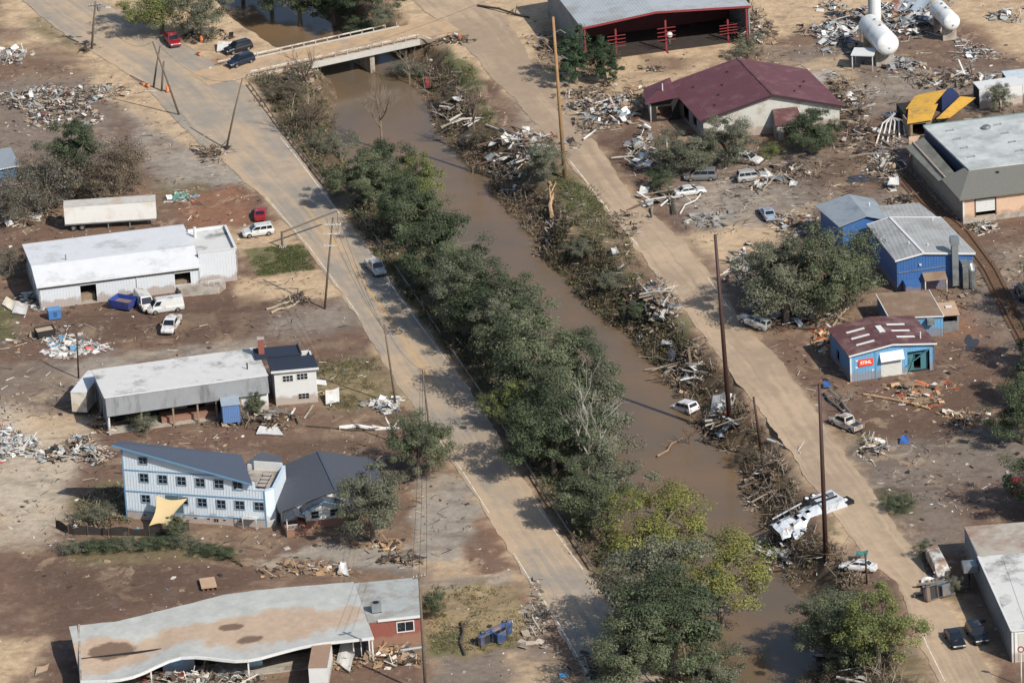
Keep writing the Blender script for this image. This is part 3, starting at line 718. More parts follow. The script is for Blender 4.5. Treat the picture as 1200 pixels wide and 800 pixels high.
# 1. long white warehouse
B = Bld('warehouse', 'long white metal warehouse with white roof, open bays and a taller end annex', 'warehouse', (47.3, 362.8), 10.8)
LW, DW = 23.4, 15.0
d1 = [B.uh(95.5, 355, 0)[0], B.uh(114.3, 355, 0)[0]]; d2 = [B.uh(205.3, 332, 0)[0], B.uh(224, 332, 0)[0]]
side = [(0, 3.75), (10.2, 4.95), (DW, 3.75)]
op = {0: [(d1[0], d1[1], .15, 2.95), (d2[0], d2[1], 1.1, 2.95)], 3: [(6, 7.2, .2, 2.3), (9.6, 11.2, 1.2, 2.4)]}
B.walls([(0, 0), (LW, 0), (LW, DW), (0, DW)], 3.7, white_metal, op, tops={1: [(0, 3.7), (4.8, 4.8), (DW, 4.2)], 3: [(0, 4.2), (10.2, 4.8), (DW, 3.7)]})
B.part('wall_battens', white_metal, lambda b: b.battens((0, 0), (LW, 0), 3.1, .42, .05, .03, opens=op[0]))['kind'] = 'stuff'
B.part('roof', white_roof, lambda b: b.slab([(-.3, -.5, 3.72), (LW + .2, -.5, 3.72), (LW + .2, 4.8, 4.96), (-.3, 4.8, 4.96)], .12))
B.part('roof', white_roof, lambda b: b.slab([(-.3, 4.8, 4.96), (LW + .2, 4.8, 4.96), (LW + .2, DW + .3, 4.3), (-.3, DW + .3, 4.3)], .12))
B.part('gutter', white_paint, lambda b: b.box(-.3, LW + .2, -.62, -.5, 3.56, 3.72))
B.part('fascia', grey_fascia, lambda b: b.box(0, LW, -.05, 0, 3.05, 3.66))
B.part('downspout', white_paint, lambda b: b.box(14.2, 14.34, -.16, -.06, .1, 3.1))
for du, w in ((d1, 'door_track'), (d2, 'door_track')): B.part(w, white_paint, lambda b: b.box(du[0] - .1, du[1] + .1, -.12, -.05, 2.95, 3.05))
B.part('floor_slab', concrete, lambda b: b.box(.3, LW - .3, .3, DW - .3, -.2, .12))
B.part('stored_goods', wood, lambda b: b.box(d1[0] + .1, d1[1] - .1, 1, 2.2, .12, 1.1))
B.part('stored_goods', wood, lambda b: b.box(d2[0] + .1, d2[1] - .2, .8, 2, .12, 1.35))
B.part('vent_pipe', galv, lambda b: pipe(b, 4.9, 5.6, 4.7, 1.0, .1))
B.part('annex_wall', white_metal, lambda b: b.wall((LW + .25, 1.6), (29.3, 1.6), 4.95))
B.part('annex_wall', white_metal, lambda b: b.wall((29.3, 1.6), (29.3, 11.4), 4.95))
B.part('annex_wall', white_metal, lambda b: b.wall((29.3, 11.4), (LW + .25, 11.4), 4.95))
B.part('wall_battens', white_metal, lambda b: b.battens((LW + .25, 1.6), (29.3, 1.6), 4.9, .42, .05, .03))['kind'] = 'stuff'
B.part('annex_roof', white_roof2, lambda b: b.box(LW + .25, 29.1, 1.8, 11.2, 4.4, 4.55))
B.part('parapet_cap', white_paint, lambda b: [b.box(LW + .25, 29.35, 1.52, 1.9, 4.95, 5.03), b.box(29.02, 29.38, 1.9, 11.1, 4.95, 5.03)])
B.part('vent_pipe', white_paint, lambda b: pipe(b, 24.4, 9.0, 4.4, 1.7, .22))
B.part('loading_dock', concrete, lambda b: b.prism([(d2[0] + .5, -1.9, -.1), (25.6, -2.6, -.1), (27, -.9, -.1), (27, 1.5, -.1), (d2[0] + .2, -.1, -.1)], (0, 0, .95)))
def rail(b):
    for u in (24.4, 25.2, 26.2): b.tube([(u, -1.6, .85), (u, -1.6, 1.75)], .04, 5)
    b.tube([(24.4, -1.6, 1.75), (26.2, -1.6, 1.75)], .04, 5)
B.part('hand_rail', white_paint, rail)

# 2. long roofed workshop with a dark open front
B = Bld('workshop', 'white roofed workshop with grey sloping fascia and dark flooded open front', 'workshop', (128.5, 510), 12)
LW, DW = 22.4, 10.8
B.part('wall', grey_wall, lambda b: b.wall((LW, 1.2), (LW, DW), 5.2)); B.part('wall', grey_wall, lambda b: b.wall((LW, DW), (0, DW), 5.2))
B.part('wall', grey_wall, lambda b: b.wall((0, DW), (0, 1.0), 5.2, [(1.5, 3.2, 1.2, 3.2), (4.4, 6.2, 1.0, 3.4), (7.2, 8.6, .8, 3.4)]))
B.part('roof', white_roof2, lambda b: b.slab([(-.3, .35, 5.55), (LW + .1, .35, 5.55), (LW + .4, DW + .2, 5.3), (-.3, DW + .2, 5.3)], .18))
B.part('sloping_fascia', grey_fascia, lambda b: b.hexa([(-.15, -.3, 2.9), (LW, -.3, 3.1), (LW, -.1, 3.1), (-.15, -.1, 2.9)], [(-.15, .2, 5.48), (LW, .2, 5.48), (LW, .34, 5.48), (-.15, .34, 5.48)]))
B.part('parapet_cap', white_paint, lambda b: b.box(-.3, LW + .1, .12, .36, 5.49, 5.62))
for u in (0.1, 4.6, 9.0, 12.4, 15.0, 18.4): B.part('post', wood if u > .2 else white_paint, lambda b: b.box(u - .12, u + .12, 0, .24, -.3, 3.0 + u * .008))
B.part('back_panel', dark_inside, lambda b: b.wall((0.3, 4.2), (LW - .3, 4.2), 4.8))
for u, w in ((9.2, 2.3), (14.0, 1.4)): B.part('inner_panel', grey_wall, lambda b: b.wall((u, 3.6), (u + w, 3.6), 3.2, z0=.9))
B.part('loading_platform', brick_red, lambda b: b.box(7.5, 15.2, 1.2, 3.4, -.2, .9))
B.part('end_wall', white_paint, lambda b: b.wall((18.4, .3), (22.3, .3), 3.0, [(20.1, 21.3, 1.3, 2.1)]))
B.part('vent_pipe', black_m, lambda b: pipe(b, 20.2, 3.4, 5.4, 1.0, .1))
B.part('floor_slab', concrete, lambda b: b.box(.3, LW - .3, .3, 4.1, -.2, .15))

# 3. white cube house with navy roof
B = Bld('house', 'small white two storey house with navy roof and brick chimney', 'house', (325.5, 475), 5)
B.walls([(-.2, 0), (5.6, 0), (5.3, 6.5), (-.5, 6.5)], 5.1, white_paint)
B.part('roof', navy_roof, lambda b: b.slab([(-.6, -.4, 5.35), (5.95, -.4, 5.35), (5.6, 3.6, 5.6), (-.9, 3.6, 5.6)], .18))
B.part('upper_roof', navy_roof, lambda b: b.slab([(-2.4, 3.6, 5.75), (3.9, 3.6, 5.75), (3.6, 6.9, 5.9), (-2.6, 6.9, 5.9)], .2))
B.part('roof_curb', navy_roof, lambda b: [b.beam((3.9, 3.6, 5.85), (3.6, 6.9, 6.0), .18, .25), b.beam((3.9, 3.62, 5.85), (-.5, 3.62, 5.85), .18, .25)])
B.part('fascia', white_paint, lambda b: b.box(-.62, 5.97, -.46, -.4, 5.0, 5.34))
for a in ((331.5, 447.5, 343, 439.5), (348, 445, 360, 437.0), (350, 467.5, 362, 460.5)):
    u0, z0 = B.uh(a[0], a[1], 0); u1, z1 = B.uh(a[2], a[3], 0); z1 = max(z1, z0 + .8)
    B.window(u0, u1, z0, z1, 0, nx=3, ny=2)
ch = B.part('chimney', brick_red, lambda b: b.box(-1.9, -1.1, 4.8, 5.6, 5.6, 8.0))
B.part('chimney_cap', concrete, lambda b: b.box(-2.0, -1.0, 4.7, 5.7, 8.0, 8.12), ch)
B.part('canopy', white_paint, lambda b: b.slab([(5.62, 1.0, 2.3), (7.0, 1.0, 2.0), (7.0, 2.6, 2.0), (5.62, 2.6, 2.3)], .08))

# 4. pale blue boarded house, roof sweeping down to a deck
B = Bld('blue_house', 'pale blue three storey boarded house under a sloping slate roof with roof deck', 'house', (149, 607), -16.1)
def hb(u): return 10.45 - (u + .2) * .226
UF, UE = 18.0, 20.4
wo = []
win = []
for row in ([(162.5, 535.5, 172.5, 543.5)],
            [(163.5 + i * 21.9, 554.5 + i * 1.85, 174 + i * 22.0, 564.5 + i * 1.85) for i in range(6)],
            [(166, 579.5, 176, 588.5), (209.5, 582, 220.5, 591), (231.5, 583.5, 242.5, 593.5), (254, 585.5, 264.5, 595.5), (275.5, 586.5, 286.5, 596.5), (298, 588.0, 309.5, 598)]):
    for q in row:
        u0, z1 = B.uh(q[0], q[1], 0); u1, z0 = B.uh(q[2], q[3], 0); win.append((u0, u1, z0, z1))
B.part('wall', blue_siding, lambda b: b.wall((0, 0), (UE - 1.0, 0), [(0, hb(0)), (UF, hb(UF)), (UF + .01, 5.3), (UE, 5.3)], (), .25))
dk = [(0, 10.2), (3, 10.0), (UE - 1, 5.2)]
B.part('wall_battens', blue_siding, lambda b: b.battens((0, 0), (UE - 1, 0), [(0, hb(0)), (UF, hb(UF)), (UF + .01, 5.3), (UE, 5.3)], .4, .05, .035, 1.05, [(w[0] - .1, w[1] + .1, w[2] - .1, w[3] + .1) for w in win]))['kind'] = 'stuff'
B.part('corner_wall', blue_siding, lambda b: b.wall((UE - 1, 0), (UE, .9), 5.3)); B.part('wall', blue_siding, lambda b: b.wall((UE, .9), (UE - .6, 8.0), 5.3))
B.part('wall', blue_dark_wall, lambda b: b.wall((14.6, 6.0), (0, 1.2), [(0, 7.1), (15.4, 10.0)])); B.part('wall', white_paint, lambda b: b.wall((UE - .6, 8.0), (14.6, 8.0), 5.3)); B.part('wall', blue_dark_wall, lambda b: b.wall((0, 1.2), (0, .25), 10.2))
B.part('foundation', white_paint, lambda b: b.box(-.02, UE - 1.05, -.06, -.001, -.3, 1.0))
for z in (1.02, 3.95, 7.0): 
    if z < 6: B.part('belt_trim', blue_trim, lambda b: b.box(-.03, UE - 1.0, -.075, -.036, z, z + .17))
    else: B.part('belt_trim', blue_trim, lambda b: b.box(-.03, (hb(0) - 7.3) / .226, -.075, -.036, z, z + .17))
B.part('corner_trim', blue_trim, lambda b: b.box(-.06, .1, -.08, -.037, 0, 10.1)); B.part('corner_trim', blue_trim, lambda b: b.box(UE - 1.12, UE - .97, -.09, -.03, 0, 5.3))
for w in win: B.window(*w, v=0, nx=2, ny=2, frame_m=mat('grey_blue_frame', (128, 146, 160), rough=.6, var=.05), out=.09, fw=.1)
B.window(12.1, 12.75, .35, .85, -.06, nx=2, ny=1, frame_m=white_paint, name='basement_window')
for u in (2.4, 9.4, 11.2, 13.4, 15.6): B.part('foundation_vent', black_m, lambda b: b.box(u, u + .35, -.085, -.06, .62, .8))
B.part('door_recess', mat('teal_door', (84, 104, 112)), lambda b: b.box(5.6, 8.0, -.05, -.002, 1.3, 3.8))
ru, rv = B.uv(280, 534, 7.3)
def roof4(b):
    e = lambda u: 10.95 - (u + .9) * .2315
    b.slab([(-1.0, -.6, e(-1.0)), (18.0, -.6, e(18.0)), (ru + .3, 6.2, e(ru + .3)), (-.6, 1.5, e(-.6) - .35)], .22)
rf = B.part('roof', slate_roof, roof4)
B.part('barge_board', blue_trim, lambda b: b.beam((-1.0, -.63, 10.72), (18.0, -.63, 6.35), .06, .28), rf)
B.part('deck_floor', concrete, lambda b: b.prism([(15.2, .3, 4.55), (UE - 1.1, .3, 4.55), (UE - .2, 1.0, 4.55), (UE - .7, 7.6, 4.55), (15.0, 7.6, 4.55)], (0, 0, .12)))
B.part('deck_coping', mat('pale_blue_coping', (176, 198, 214), rough=.6), lambda b: [b.beam((15.5, .12, 5.36), (UE - 1.05, .12, 5.36), .34, .14), b.beam((UE - 1.0, .1, 5.36), (UE - .12, .95, 5.36), .34, .14), b.beam((UE - .12, .95, 5.36), (UE - .72, 7.9, 5.36), .34, .14)])
B.part('deck_screen', white_paint, lambda b: b.box(15.6, UE - .9, 7.55, 7.75, 4.6, 5.9))
B.part('back_roof', grey_shingle, lambda b: b.slab([(14.2, 8.3, 5.2), (19.4, 8.3, 4.4), (18.2, 11.5, 5.0), (15.4, 11.5, 5.6)], .2))
for i in range(4):
    b = MB(); v = 1.9 + i * 1.15; u = 18.3 - i * .1
    b.box(u - .5, u + .5, v, v + .8, 4.95, 5.02); b.box(u - .45, u - .38, v + .3, v + .5, 4.67, 4.95); b.box(u + .38, u + .45, v + .3, v + .5, 4.67, 4.95)
    q = B.o + rot2((u, v + .4, 0), B.a); o = MB()
    bench = thing('deck_bench', 'small white slatted bench in the row along the roof deck parapet', 'bench', (q.x, q.y, 4.67), B.a, 'benches on the roof deck')
    s = MB(); s.box(-.5, .5, -.4, -.02, .3, .37); s.box(-.5, .5, .02, .4, .3, .37); s.build('seat', white_paint, bench)
    for k in (-1, 1): g = MB(); g.box(k * .42 - .04, k * .42 + .04, -.35, .35, 0, .3); g.build('leg', black_m, bench)
# small balcony stair at the end of the front
def stair(b):
    b.box(16.3, 18.3, -1.0, -.1, 1.5, 1.6)
    for u in (16.3, 16.8, 17.3, 17.8, 18.25): b.box(u, u + .06, -1.0, -.94, 1.6, 2.5)
    b.box(16.3, 18.3, -1.0, -.94, 2.45, 2.52)
    for u in (16.35, 18.2): b.box(u, u + .1, -1.0, -.9, -.2, 1.5)
B.part('balcony', white_paint, stair)

# 5. shade sail in front of the blue house
oA = B.o; aA = B.a
def hp(px, py, z): return P(px, py, z)
sail_pts = [hp(183.5, 580, 4.2), hp(220, 583.5, 3.6), hp(196.5, 617, .9), hp(174.5, 616, 1.0)]
c0 = sum(sail_pts, Vector()) / 4; cg = Vector((c0.x, c0.y, 0))
b = MB(); N = 9; vs = []; fs = []
for i in range(N + 1):
    for j in range(N + 1):
        s_, t_2 = i / N, j / N
        p = sail_pts[0] * (1 - s_) * (1 - t_2) + sail_pts[1] * s_ * (1 - t_2) + sail_pts[2] * s_ * t_2 + sail_pts[3] * (1 - s_) * t_2
        cen = (.5 - s_, .5 - t_2)
        pull = (1 - abs(cen[0]) * 2) * .0
        w = 4 * (s_ * (1 - s_) * (abs(t_2 - .5) * 2) ** 2 + t_2 * (1 - t_2) * (abs(s_ - .5) * 2) ** 2)
        p = p + (c0 - p) * .22 * w; p = p - Vector((0, 0, .25 * 16 * s_ * (1 - s_) * t_2 * (1 - t_2)))
        vs.append(p - cg)
for i in range(N):
    for j in range(N):
        a_ = i * (N + 1) + j; fs.append((a_, a_ + N + 1, a_ + N + 2, a_ + 1))
b.add(vs, fs)
sail = thing('shade_sail', 'tan shade sail stretched from the blue house wall to posts', 'shade sail', cg)
b.build('cloth', mat('tan_sail_cloth', (194, 171, 128), rough=.85, var=.05, scale=.8), sail, smooth=True)
for k in (2, 3):
    q = sail_pts[k] - cg; g = MB(); g.tube([(q.x, q.y, -.2), (q.x, q.y, q.z + .15)], .06, 6); g.build('post', black_m, sail)
for k in (0, 1):
    q = sail_pts[k] - cg; g = MB(); g.tube([q, q + rot2((.2, .9, .2), aA)], .02, 4); g.build('cable', black_m, sail)

# 6. low house with dark gabled roof and brick base
B = Bld('gabled_house', 'low white house with dark grey gabled roof, brick base and small porch', 'house', (361, 624), 11)
LH = 8.2
gab = [(0, 2.7), (7.2, 4.6), (14.0, 2.7)]
B.walls([(-2.9, 2.4), (11.1, 2.4), (11.1, 14.2), (-2.9, 14.2)], 2.7, white_paint, tops={0: gab, 2: gab})
B.part('brick_base', brick_red, lambda b: b.box(-.1, 11.14, .9, 2.38, -.3, 1.15))
B.part('front_wall', white_paint, lambda b: b.wall((-.1, 1.0), (5.3, 1.0), [(0, 2.5), (2.5, 3.75), (5.4, 2.6)], z0=1.15))
for u in (.75, 3.3): B.window(u, u + 1.0, 1.5, 2.45, 1.0, nx=1, ny=2, frame_m=mat('sage_frame', (150, 162, 160)))
B.part('roof', grey_shingle, lambda b: b.slab([(-3.4, 1.7, 2.75), (4.3, 1.7, 4.85), (4.3, 14.6, 4.85), (-3.4, 14.6, 2.75)], .15))
B.part('roof', grey_shingle, lambda b: b.slab([(4.3, 1.7, 4.85), (11.7, 1.7, 2.75), (11.7, 14.6, 2.75), (4.3, 14.6, 4.85)], .15))
B.part('ridge_cap', slate_roof, lambda b: b.beam((4.3, 1.7, 4.88), (4.3, 14.6, 4.88), .3, .06))
B.part('roof_seam', slate_roof, lambda b: b.beam((-2.6, 9.0, 3.0), (4.2, 9.0, 4.86), .12, .04))
B.part('front_roof', grey_shingle, lambda b: b.slab([(-.5, .3, 2.75), (2.45, .3, 4.1), (2.45, 3.0, 4.1), (-.5, 3.0, 2.75)], .14))
B.part('front_roof', grey_shingle, lambda b: b.slab([(2.45, .3, 4.1), (5.7, .3, 2.8), (5.7, 3.0, 2.8), (2.45, 3.0, 4.1)], .14))
B.part('barge_board', blue_trim, lambda b: [b.beam((-.5, .27, 2.66), (2.45, .27, 4.0), .07, .2), b.beam((2.45, .27, 4.0), (5.7, .27, 2.7), .07, .2)])
B.part('porch_roof', grey_shingle, lambda b: [b.slab([(-2.8, -.6, 2.45), (-1.5, -.6, 3.0), (-1.5, 2.3, 3.0), (-2.8, 2.3, 2.45)], .1), b.slab([(-1.5, -.6, 3.0), (-.2, -.6, 2.45), (-.2, 2.3, 2.45), (-1.5, 2.3, 3.0)], .1)])
B.part('porch_base', brick_red, lambda b: b.box(-2.9, -.12, -.6, 2.38, -.3, .95))
for u in (-2.75, -1.4, -.3): B.part('porch_post', black_m if u > -2 else white_paint, lambda b: b.box(u - .06, u + .06, -.5, -.38, .95, 2.5))
def prail(b):
    b.box(-2.8, -1.4, -.52, -.46, 1.65, 1.72); b.box(-2.8, -1.4, -.52, -.46, 1.05, 1.1)
    for k in range(8): b.box(-2.75 + k * .18, -2.71 + k * .18, -.51, -.47, 1.1, 1.65)
B.part('porch_railing', white_paint, prail)
B.part('front_door', mat('dark_red_door', (120, 46, 44)), lambda b: b.box(-.9, -.15, 2.28, 2.4, .95, 2.4))

# 7. flat-roofed brick store with a broken, sagging roof
B = Bld('brick_store', 'long flat roofed brick store with sagging grey roof edge and torn open front', 'store', (93, 795), 8.9, z=3.5)
bu0, bv0 = B.uv(93, 732, 3.5)
NS = 26; top = []
def sag_front(u):      # front edge of the roof, read at several places: (pixel, height)
    return float(np.interp(u, FE_u, FE_v)), float(np.interp(u, FE_u, FE_h))
FE = [(94, 797, 2.6), (140, 797, 2.6), (170, 788, 2.7), (198, 771, 3.3), (226, 767, 3.5), (250, 771, 3.2), (286, 775.5, 3.0), (330, 763, 3.2), (365, 754, 3.5), (438, 746.5, 3.6)]
FE_u, FE_v, FE_h = [], [], []
for (x, y, h) in FE:
    u, v = B.uv(x, y, h); FE_u.append(u); FE_v.append(v); FE_h.append(h)
FU = np.linspace(FE_u[0], FE_u[-1], 24); _sm = lambda Y: [float(np.mean(np.interp(np.linspace(u - 2.2, u + 2.2, 15), FE_u, Y))) for u in FU]
FE_v, FE_h = _sm(FE_v), _sm(FE_h); FE_u = list(FU)
BE = [(93, 732, 3.5), (135, 728, 3.5), (205, 711, 3.5), (260, 697, 3.6), (300, 691, 3.7), (380, 684, 3.7), (490, 676, 3.6)]
BE_u, BE_v = zip(*[B.uv(x, y, h) for x, y, h in BE]); BE_h = [q[2] for q in BE]
UE2 = B.uv(438, 746.5, 3.6)[0]; UW = B.uv(494, 722, 3.6)[0]
vs = []; fs = []; NU, NV = 190, 56
for i in range(NU + 1):
    u = .3 + (UE2 - .3) * i / NU
    fv, fh = sag_front(u); bv = float(np.interp(u, BE_u, BE_v)); bh = float(np.interp(u, BE_u, BE_h))
    for j in range(NV + 1):
        t = j / NV; e = t * t * (3 - 2 * t)
        z = fh + (bh - fh) * min(1, e * 1.25) - .35 * math.exp(-((u - 8) / 5) ** 2 - ((t - .35) / .25) ** 2) + .02 * math.sin(u * .8 + t * 4) + .015 * math.sin(u * 1.9 - t * 7)
        vs.append((u, fv + (bv - fv) * t, z))
for i in range(NU):
    for j in range(NV):
        a_ = i * (NV + 1) + j; fs.append((a_, a_ + NV + 1, a_ + NV + 2, a_ + 1))
b = MB(); b.add(vs, fs); n0 = len(vs)
b.add([(x, y, z - .25) for x, y, z in vs], [tuple(reversed(f)) for f in fs])
# roof membrane with silt settled in the low parts: its own colours
ro = mesh_np('roof', np.array(b.v), np.array(b.f), attr_mat('silted_membrane', rough=.92, var=.10, scale=1.5, spec=.2, bump=.02), B.t)
Vr = np.array(b.v); Xr, Yr = Vr[:, 0], Vr[:, 1]
tn = (Yr - np.interp(Xr, FE_u, FE_v)) / (np.interp(Xr, BE_u, BE_v) - np.interp(Xr, FE_u, FE_v))
nn = fbm(Xr, Yr, .22, 7, 8.0, .62); wsil = np.clip(sstep(np.exp(-((tn - .40) / .30) ** 2) + (nn - .5) * 1.3 - .45 * sstep(Xr, 28, 38) - .25 * np.exp(-((Xr - 13) / 3) ** 2 - ((tn - .2) / .2) ** 2), .38, .66), 0, 1)
wmud = sstep(np.exp(-((Xr - 6.5) / 5.5) ** 2 - ((tn - .48) / .16) ** 2) + (nn - .5) * 1.3, .62, .80) + sstep(np.exp(-((Xr - 20) / 2.6) ** 2 - ((tn - .50) / .07) ** 2) + np.exp(-((Xr - 22) / 2.8) ** 2 - ((tn - .28) / .08) ** 2) + (nn - .5), .6, .75)
wmud = np.clip(wmud, 0, 1)
base = np.array(s2l((172, 172, 166))) * (.85 + .3 * fbm(Xr, Yr, .8, 4, 2.0))[:, None]
Cc = base * (1 - wsil[:, None]) + np.array(s2l((172, 151, 130))) * (.9 + .25 * fbm(Xr, Yr, 1.3, 4, 4.0))[:, None] * wsil[:, None]
Cc = Cc * (1 - wmud[:, None]) + np.array(s2l((112, 93, 78))) * wmud[:, None]
at = ro.data.color_attributes.new('Col', 'FLOAT_COLOR', 'POINT')
at.data.foreach_set('color', np.concatenate([Cc, np.ones((len(Cc), 1))], 1).astype(np.float32).ravel())
ro.data.polygons.foreach_set('use_smooth', np.ones(len(ro.data.polygons), dtype=bool))
b = MB()
for k in range(len(FE_u) - 1):
    u0, v0, h0 = FE_u[k], FE_v[k], FE_h[k]; u1, v1, h1 = FE_u[k + 1], FE_v[k + 1], FE_h[k + 1]
    b = MB(); b.beam((u0, v0 - .1, h0 - .08), (u1, v1 - .1, h1 - .08), .2, .34); b.build('fascia_board', white_paint, B.t)
B.part('side_edge', concrete, lambda b: b.beam((.25, FE_v[0], 2.75), (BE_u[0] - .05, BE_v[0], 3.5), .25, .35))
# right wing at full depth, brick front with window
wv0 = B.uv(470, 724, 3.6)[1]
B.part('wing_roof', gravel_roof, lambda b: b.slab([(UE2, wv0 + .2, 3.66), (UW, wv0 - .1, 3.66), (BE_u[-1] + .1, BE_v[-1], 3.62), (UE2, BE_v[-1] + .4, 3.66)], .25))
B.part('wing_edge', white_paint, lambda b: b.beam((UE2 + 1.2, wv0 + .05, 3.6), (UW, wv0 - .15, 3.6), .2, .3))
wv = wv0 + .15
B.part('wall', brick_red, lambda b: b.wall((UE2, wv), (UW - .1, wv), 3.4, z0=-.3)); B.part('wall', brick_red, lambda b: b.wall((UW - .1, wv + .01), (BE_u[-1], BE_v[-1] - .2), 3.4))
B.part('wall', brick_red, lambda b: b.wall((BE_u[-1], BE_v[-1] - .2), (BE_u[0] + .2, BE_v[0] - .2), 3.2)); B.part('wall', grey_wall, lambda b: b.wall((BE_u[0] + .2, BE_v[0] - .2), (.4, FE_v[0] + .3), 2.4))
wu0, wz0 = B.uh(466, 740, wv); wu1, wz1 = B.uh(484, 727, wv)
B.window(wu0, wu1, max(1.0, min(wz0, wz1)), max(2.5, min(3.2, max(wz0, wz1))), wv, nx=2, ny=1, out=.08, fw=.12)
# inside of the torn front
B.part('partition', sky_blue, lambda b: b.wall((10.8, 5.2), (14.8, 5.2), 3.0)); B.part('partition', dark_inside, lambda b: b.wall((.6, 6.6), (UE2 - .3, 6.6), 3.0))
B.part('floor_slab', concrete, lambda b: b.box(.4, UE2, 2.0, 6.5, -.2, .12))
for u in (9.0, 21.0, UE2 - .2):
    fv, fh = sag_front(u); B.part('post', white_paint, lambda b: b.box(u - .09, u + .09, fv + .1, fv + .28, -.2, fh - .2))
B.part('entry_frame', white_paint, lambda b: [b.box(34.4, 34.55, 2.6, 2.8, 0, 3.2), b.box(36.4, 36.55, 2.6, 2.8, 0, 3.2), b.box(34.4, 36.55, 2.6, 2.8, 2.9, 3.05), b.box(35.4, 35.5, 2.6, 2.8, 0, 2.9)])
B.part('entry_glass', glass(), lambda b: b.box(34.55, 36.4, 2.68, 2.72, 0.5, 2.9))
ac = B.uv(441, 716, 3.66); 
B.part('side_panel', mat('pale_blue_panel', (150, 180, 196)), lambda b: b.wall((21.5, 4.4), (23.2, 4.4), 2.6))
BS = B
# items on and in front of this store
q = BS.o + rot2((ac[0], ac[1], 0), BS.a)
acu = thing('rooftop_unit', 'grey metal cooling unit standing on the sagging store roof', 'cooling unit', (q.x, q.y, 3.66), BS.a)
g = MB(); g.box(-.6, .6, -.5, .5, .08, 1.25); g.build('cabinet', galv, acu); g = MB(); g.revolve([(.4, 1.25), (.4, 1.32), (.3, 1.34)], 14); g.build('fan_grille', black_m, acu)
g = MB(); g.box(-.62, .62, -.52, -.3, 0, .08); g.box(-.62, .62, .3, .52, 0, .08); g.build('skid', black_m, acu)
# 8. open lumber shed with red trim
B = Bld('lumber_shed', 'wide open fronted shed with grey metal roof and red fascia', 'shed', (683, 33), 12.5, z=6.2)
LS, RU = 27.4, 12.0
fr = [(0, 6.0), (RU, 7.1), (LS, 6.0)]
B.part('roof', shed_roof, lambda b: b.slab([(-.2, 0, 6.25), (RU, 0, 7.35), (RU, 24, 7.35), (-.2, 24, 6.25)], .12))
B.part('roof', shed_roof, lambda b: b.slab([(RU, 0, 7.35), (LS + .2, 0, 6.25), (LS + .2, 24, 6.25), (RU, 24, 7.35)], .12))
B.part('fascia', red_steel, lambda b: [b.beam((-.2, -.05, 6.1), (RU, -.05, 7.2), .12, .32), b.beam((RU, -.05, 7.2), (LS + .2, -.05, 6.1), .12, .32)])
B.part('wall', grey_wall, lambda b: b.wall((.1, 24), (.1, 0.4), 6.1)); B.part('wall', grey_wall, lambda b: b.wall((LS, .2), (LS, 24), 6.1)); B.part('wall', grey_wall, lambda b: b.wall((LS, 23.8), (.1, 23.8), [(0, 6.1), (15.4, 7.2), (LS, 6.1)]))
B.part('inner_wall', mat('dark_red_inner_wall', (92, 48, 48), rough=.8), lambda b: b.wall((.6, 12), (LS - .4, 12), 6.0))
for u in (.3, 26.9): B.part('post', red_steel, lambda b: b.box(u - .15, u + .15, .1, .4, -.3, 6.2))
B.part('shade_floor', mat('wet_dark_mud', (58, 50, 46), rough=.9, var=.25, scale=.8), lambda b: b.box(.4, LS - .3, 1.2, 23, -.2, .08))  # dark floor colour stands in for the shade under the shed roof
SH = B
def rack(px, py, h, label):
    q = G(px, py); r = thing('lumber_rack', label, 'rack', q, SH.a, 'cantilever racks under the shed roof')
    g = MB(); g.box(-.14, .14, -.14, .14, 0, h); g.build('column', red_steel, r)
    g = MB(); g.box(-.1, .1, -1.2, 1.2, 0, .14); g.build('base', red_steel, r)
    for k in range(4):
        g = MB(); z = h * (.38 + k * .13); g.box(-1.5, 1.5, -.5, -.38, z, z + .1); g.box(-.06, .06, -.5, .5, z - .02, z + .06); g.build('arm', red_steel, r)
rack(722.5, 66, 4.6, 'red steel rack whose arms stand behind the two dark evergreen trees')
rack(781, 60, 5.2, 'red steel rack with a round white lamp beside its arms')
rack(853.5, 48, 3.6, 'red steel rack half buried in the splintered lumber heap')
q = G(785, 52)
lamp = thing('round_tank', 'small round white tank on a stand beside a red rack', 'tank', q)
g = MB(); g.revolve([(.05, 1.1), (.35, 1.18), (.5, 1.45), (.5, 1.7), (.35, 1.97), (.05, 2.05)], 12); g.build('vessel', white_paint, lamp, smooth=True)
g = MB(); g.tube([(0, 0, 0), (0, 0, 1.15)], .08, 6); g.build('stand', galv, lamp)

# 9. maroon-roofed hall
B = Bld('maroon_hall', 'pale hall under a broad maroon metal gable roof with a collapsed wing', 'hall', (843, 163), 8)
gab = [(0, 3.5), (11.2, 6.3), (21.4, 3.5)]
B.part('wall', beige_wall, lambda b: b.wall((-2.4, 0), (18.8, 0), [(0, 3.4), (10.8, 6.2), (21.2, 3.4)]))
B.part('wall', beige_wall, lambda b: b.wall((18.8, 0), (16.8, 16.2), 3.4)); B.part('wall', beige_wall, lambda b: b.wall((16.8, 16.2), (-4.4, 16.2), [(0, 3.4), (10.4, 6.2), (21.2, 3.4)]))
B.part('wall', grey_wall, lambda b: b.wall((-4.4, 16.2), (-2.4, 0), 3.4, [(6, 9, .4, 2.6), (11, 13, 1.0, 2.4)]))
B.part('roof', maroon_roof, lambda b: b.slab([(-3.0, -.6, 3.45), (8.4, -.6, 6.55), (6.4, 16.8, 6.55), (-5.0, 16.8, 3.45)], .16))
B.part('roof', maroon_roof, lambda b: b.slab([(8.4, -.6, 6.55), (19.5, -.6, 3.45), (17.4, 16.8, 3.45), (6.4, 16.8, 6.55)], .16))
B.part('ridge_cap', maroon_roof2, lambda b: b.beam((8.4, -.62, 6.58), (6.4, 16.8, 6.58), .35, .08))
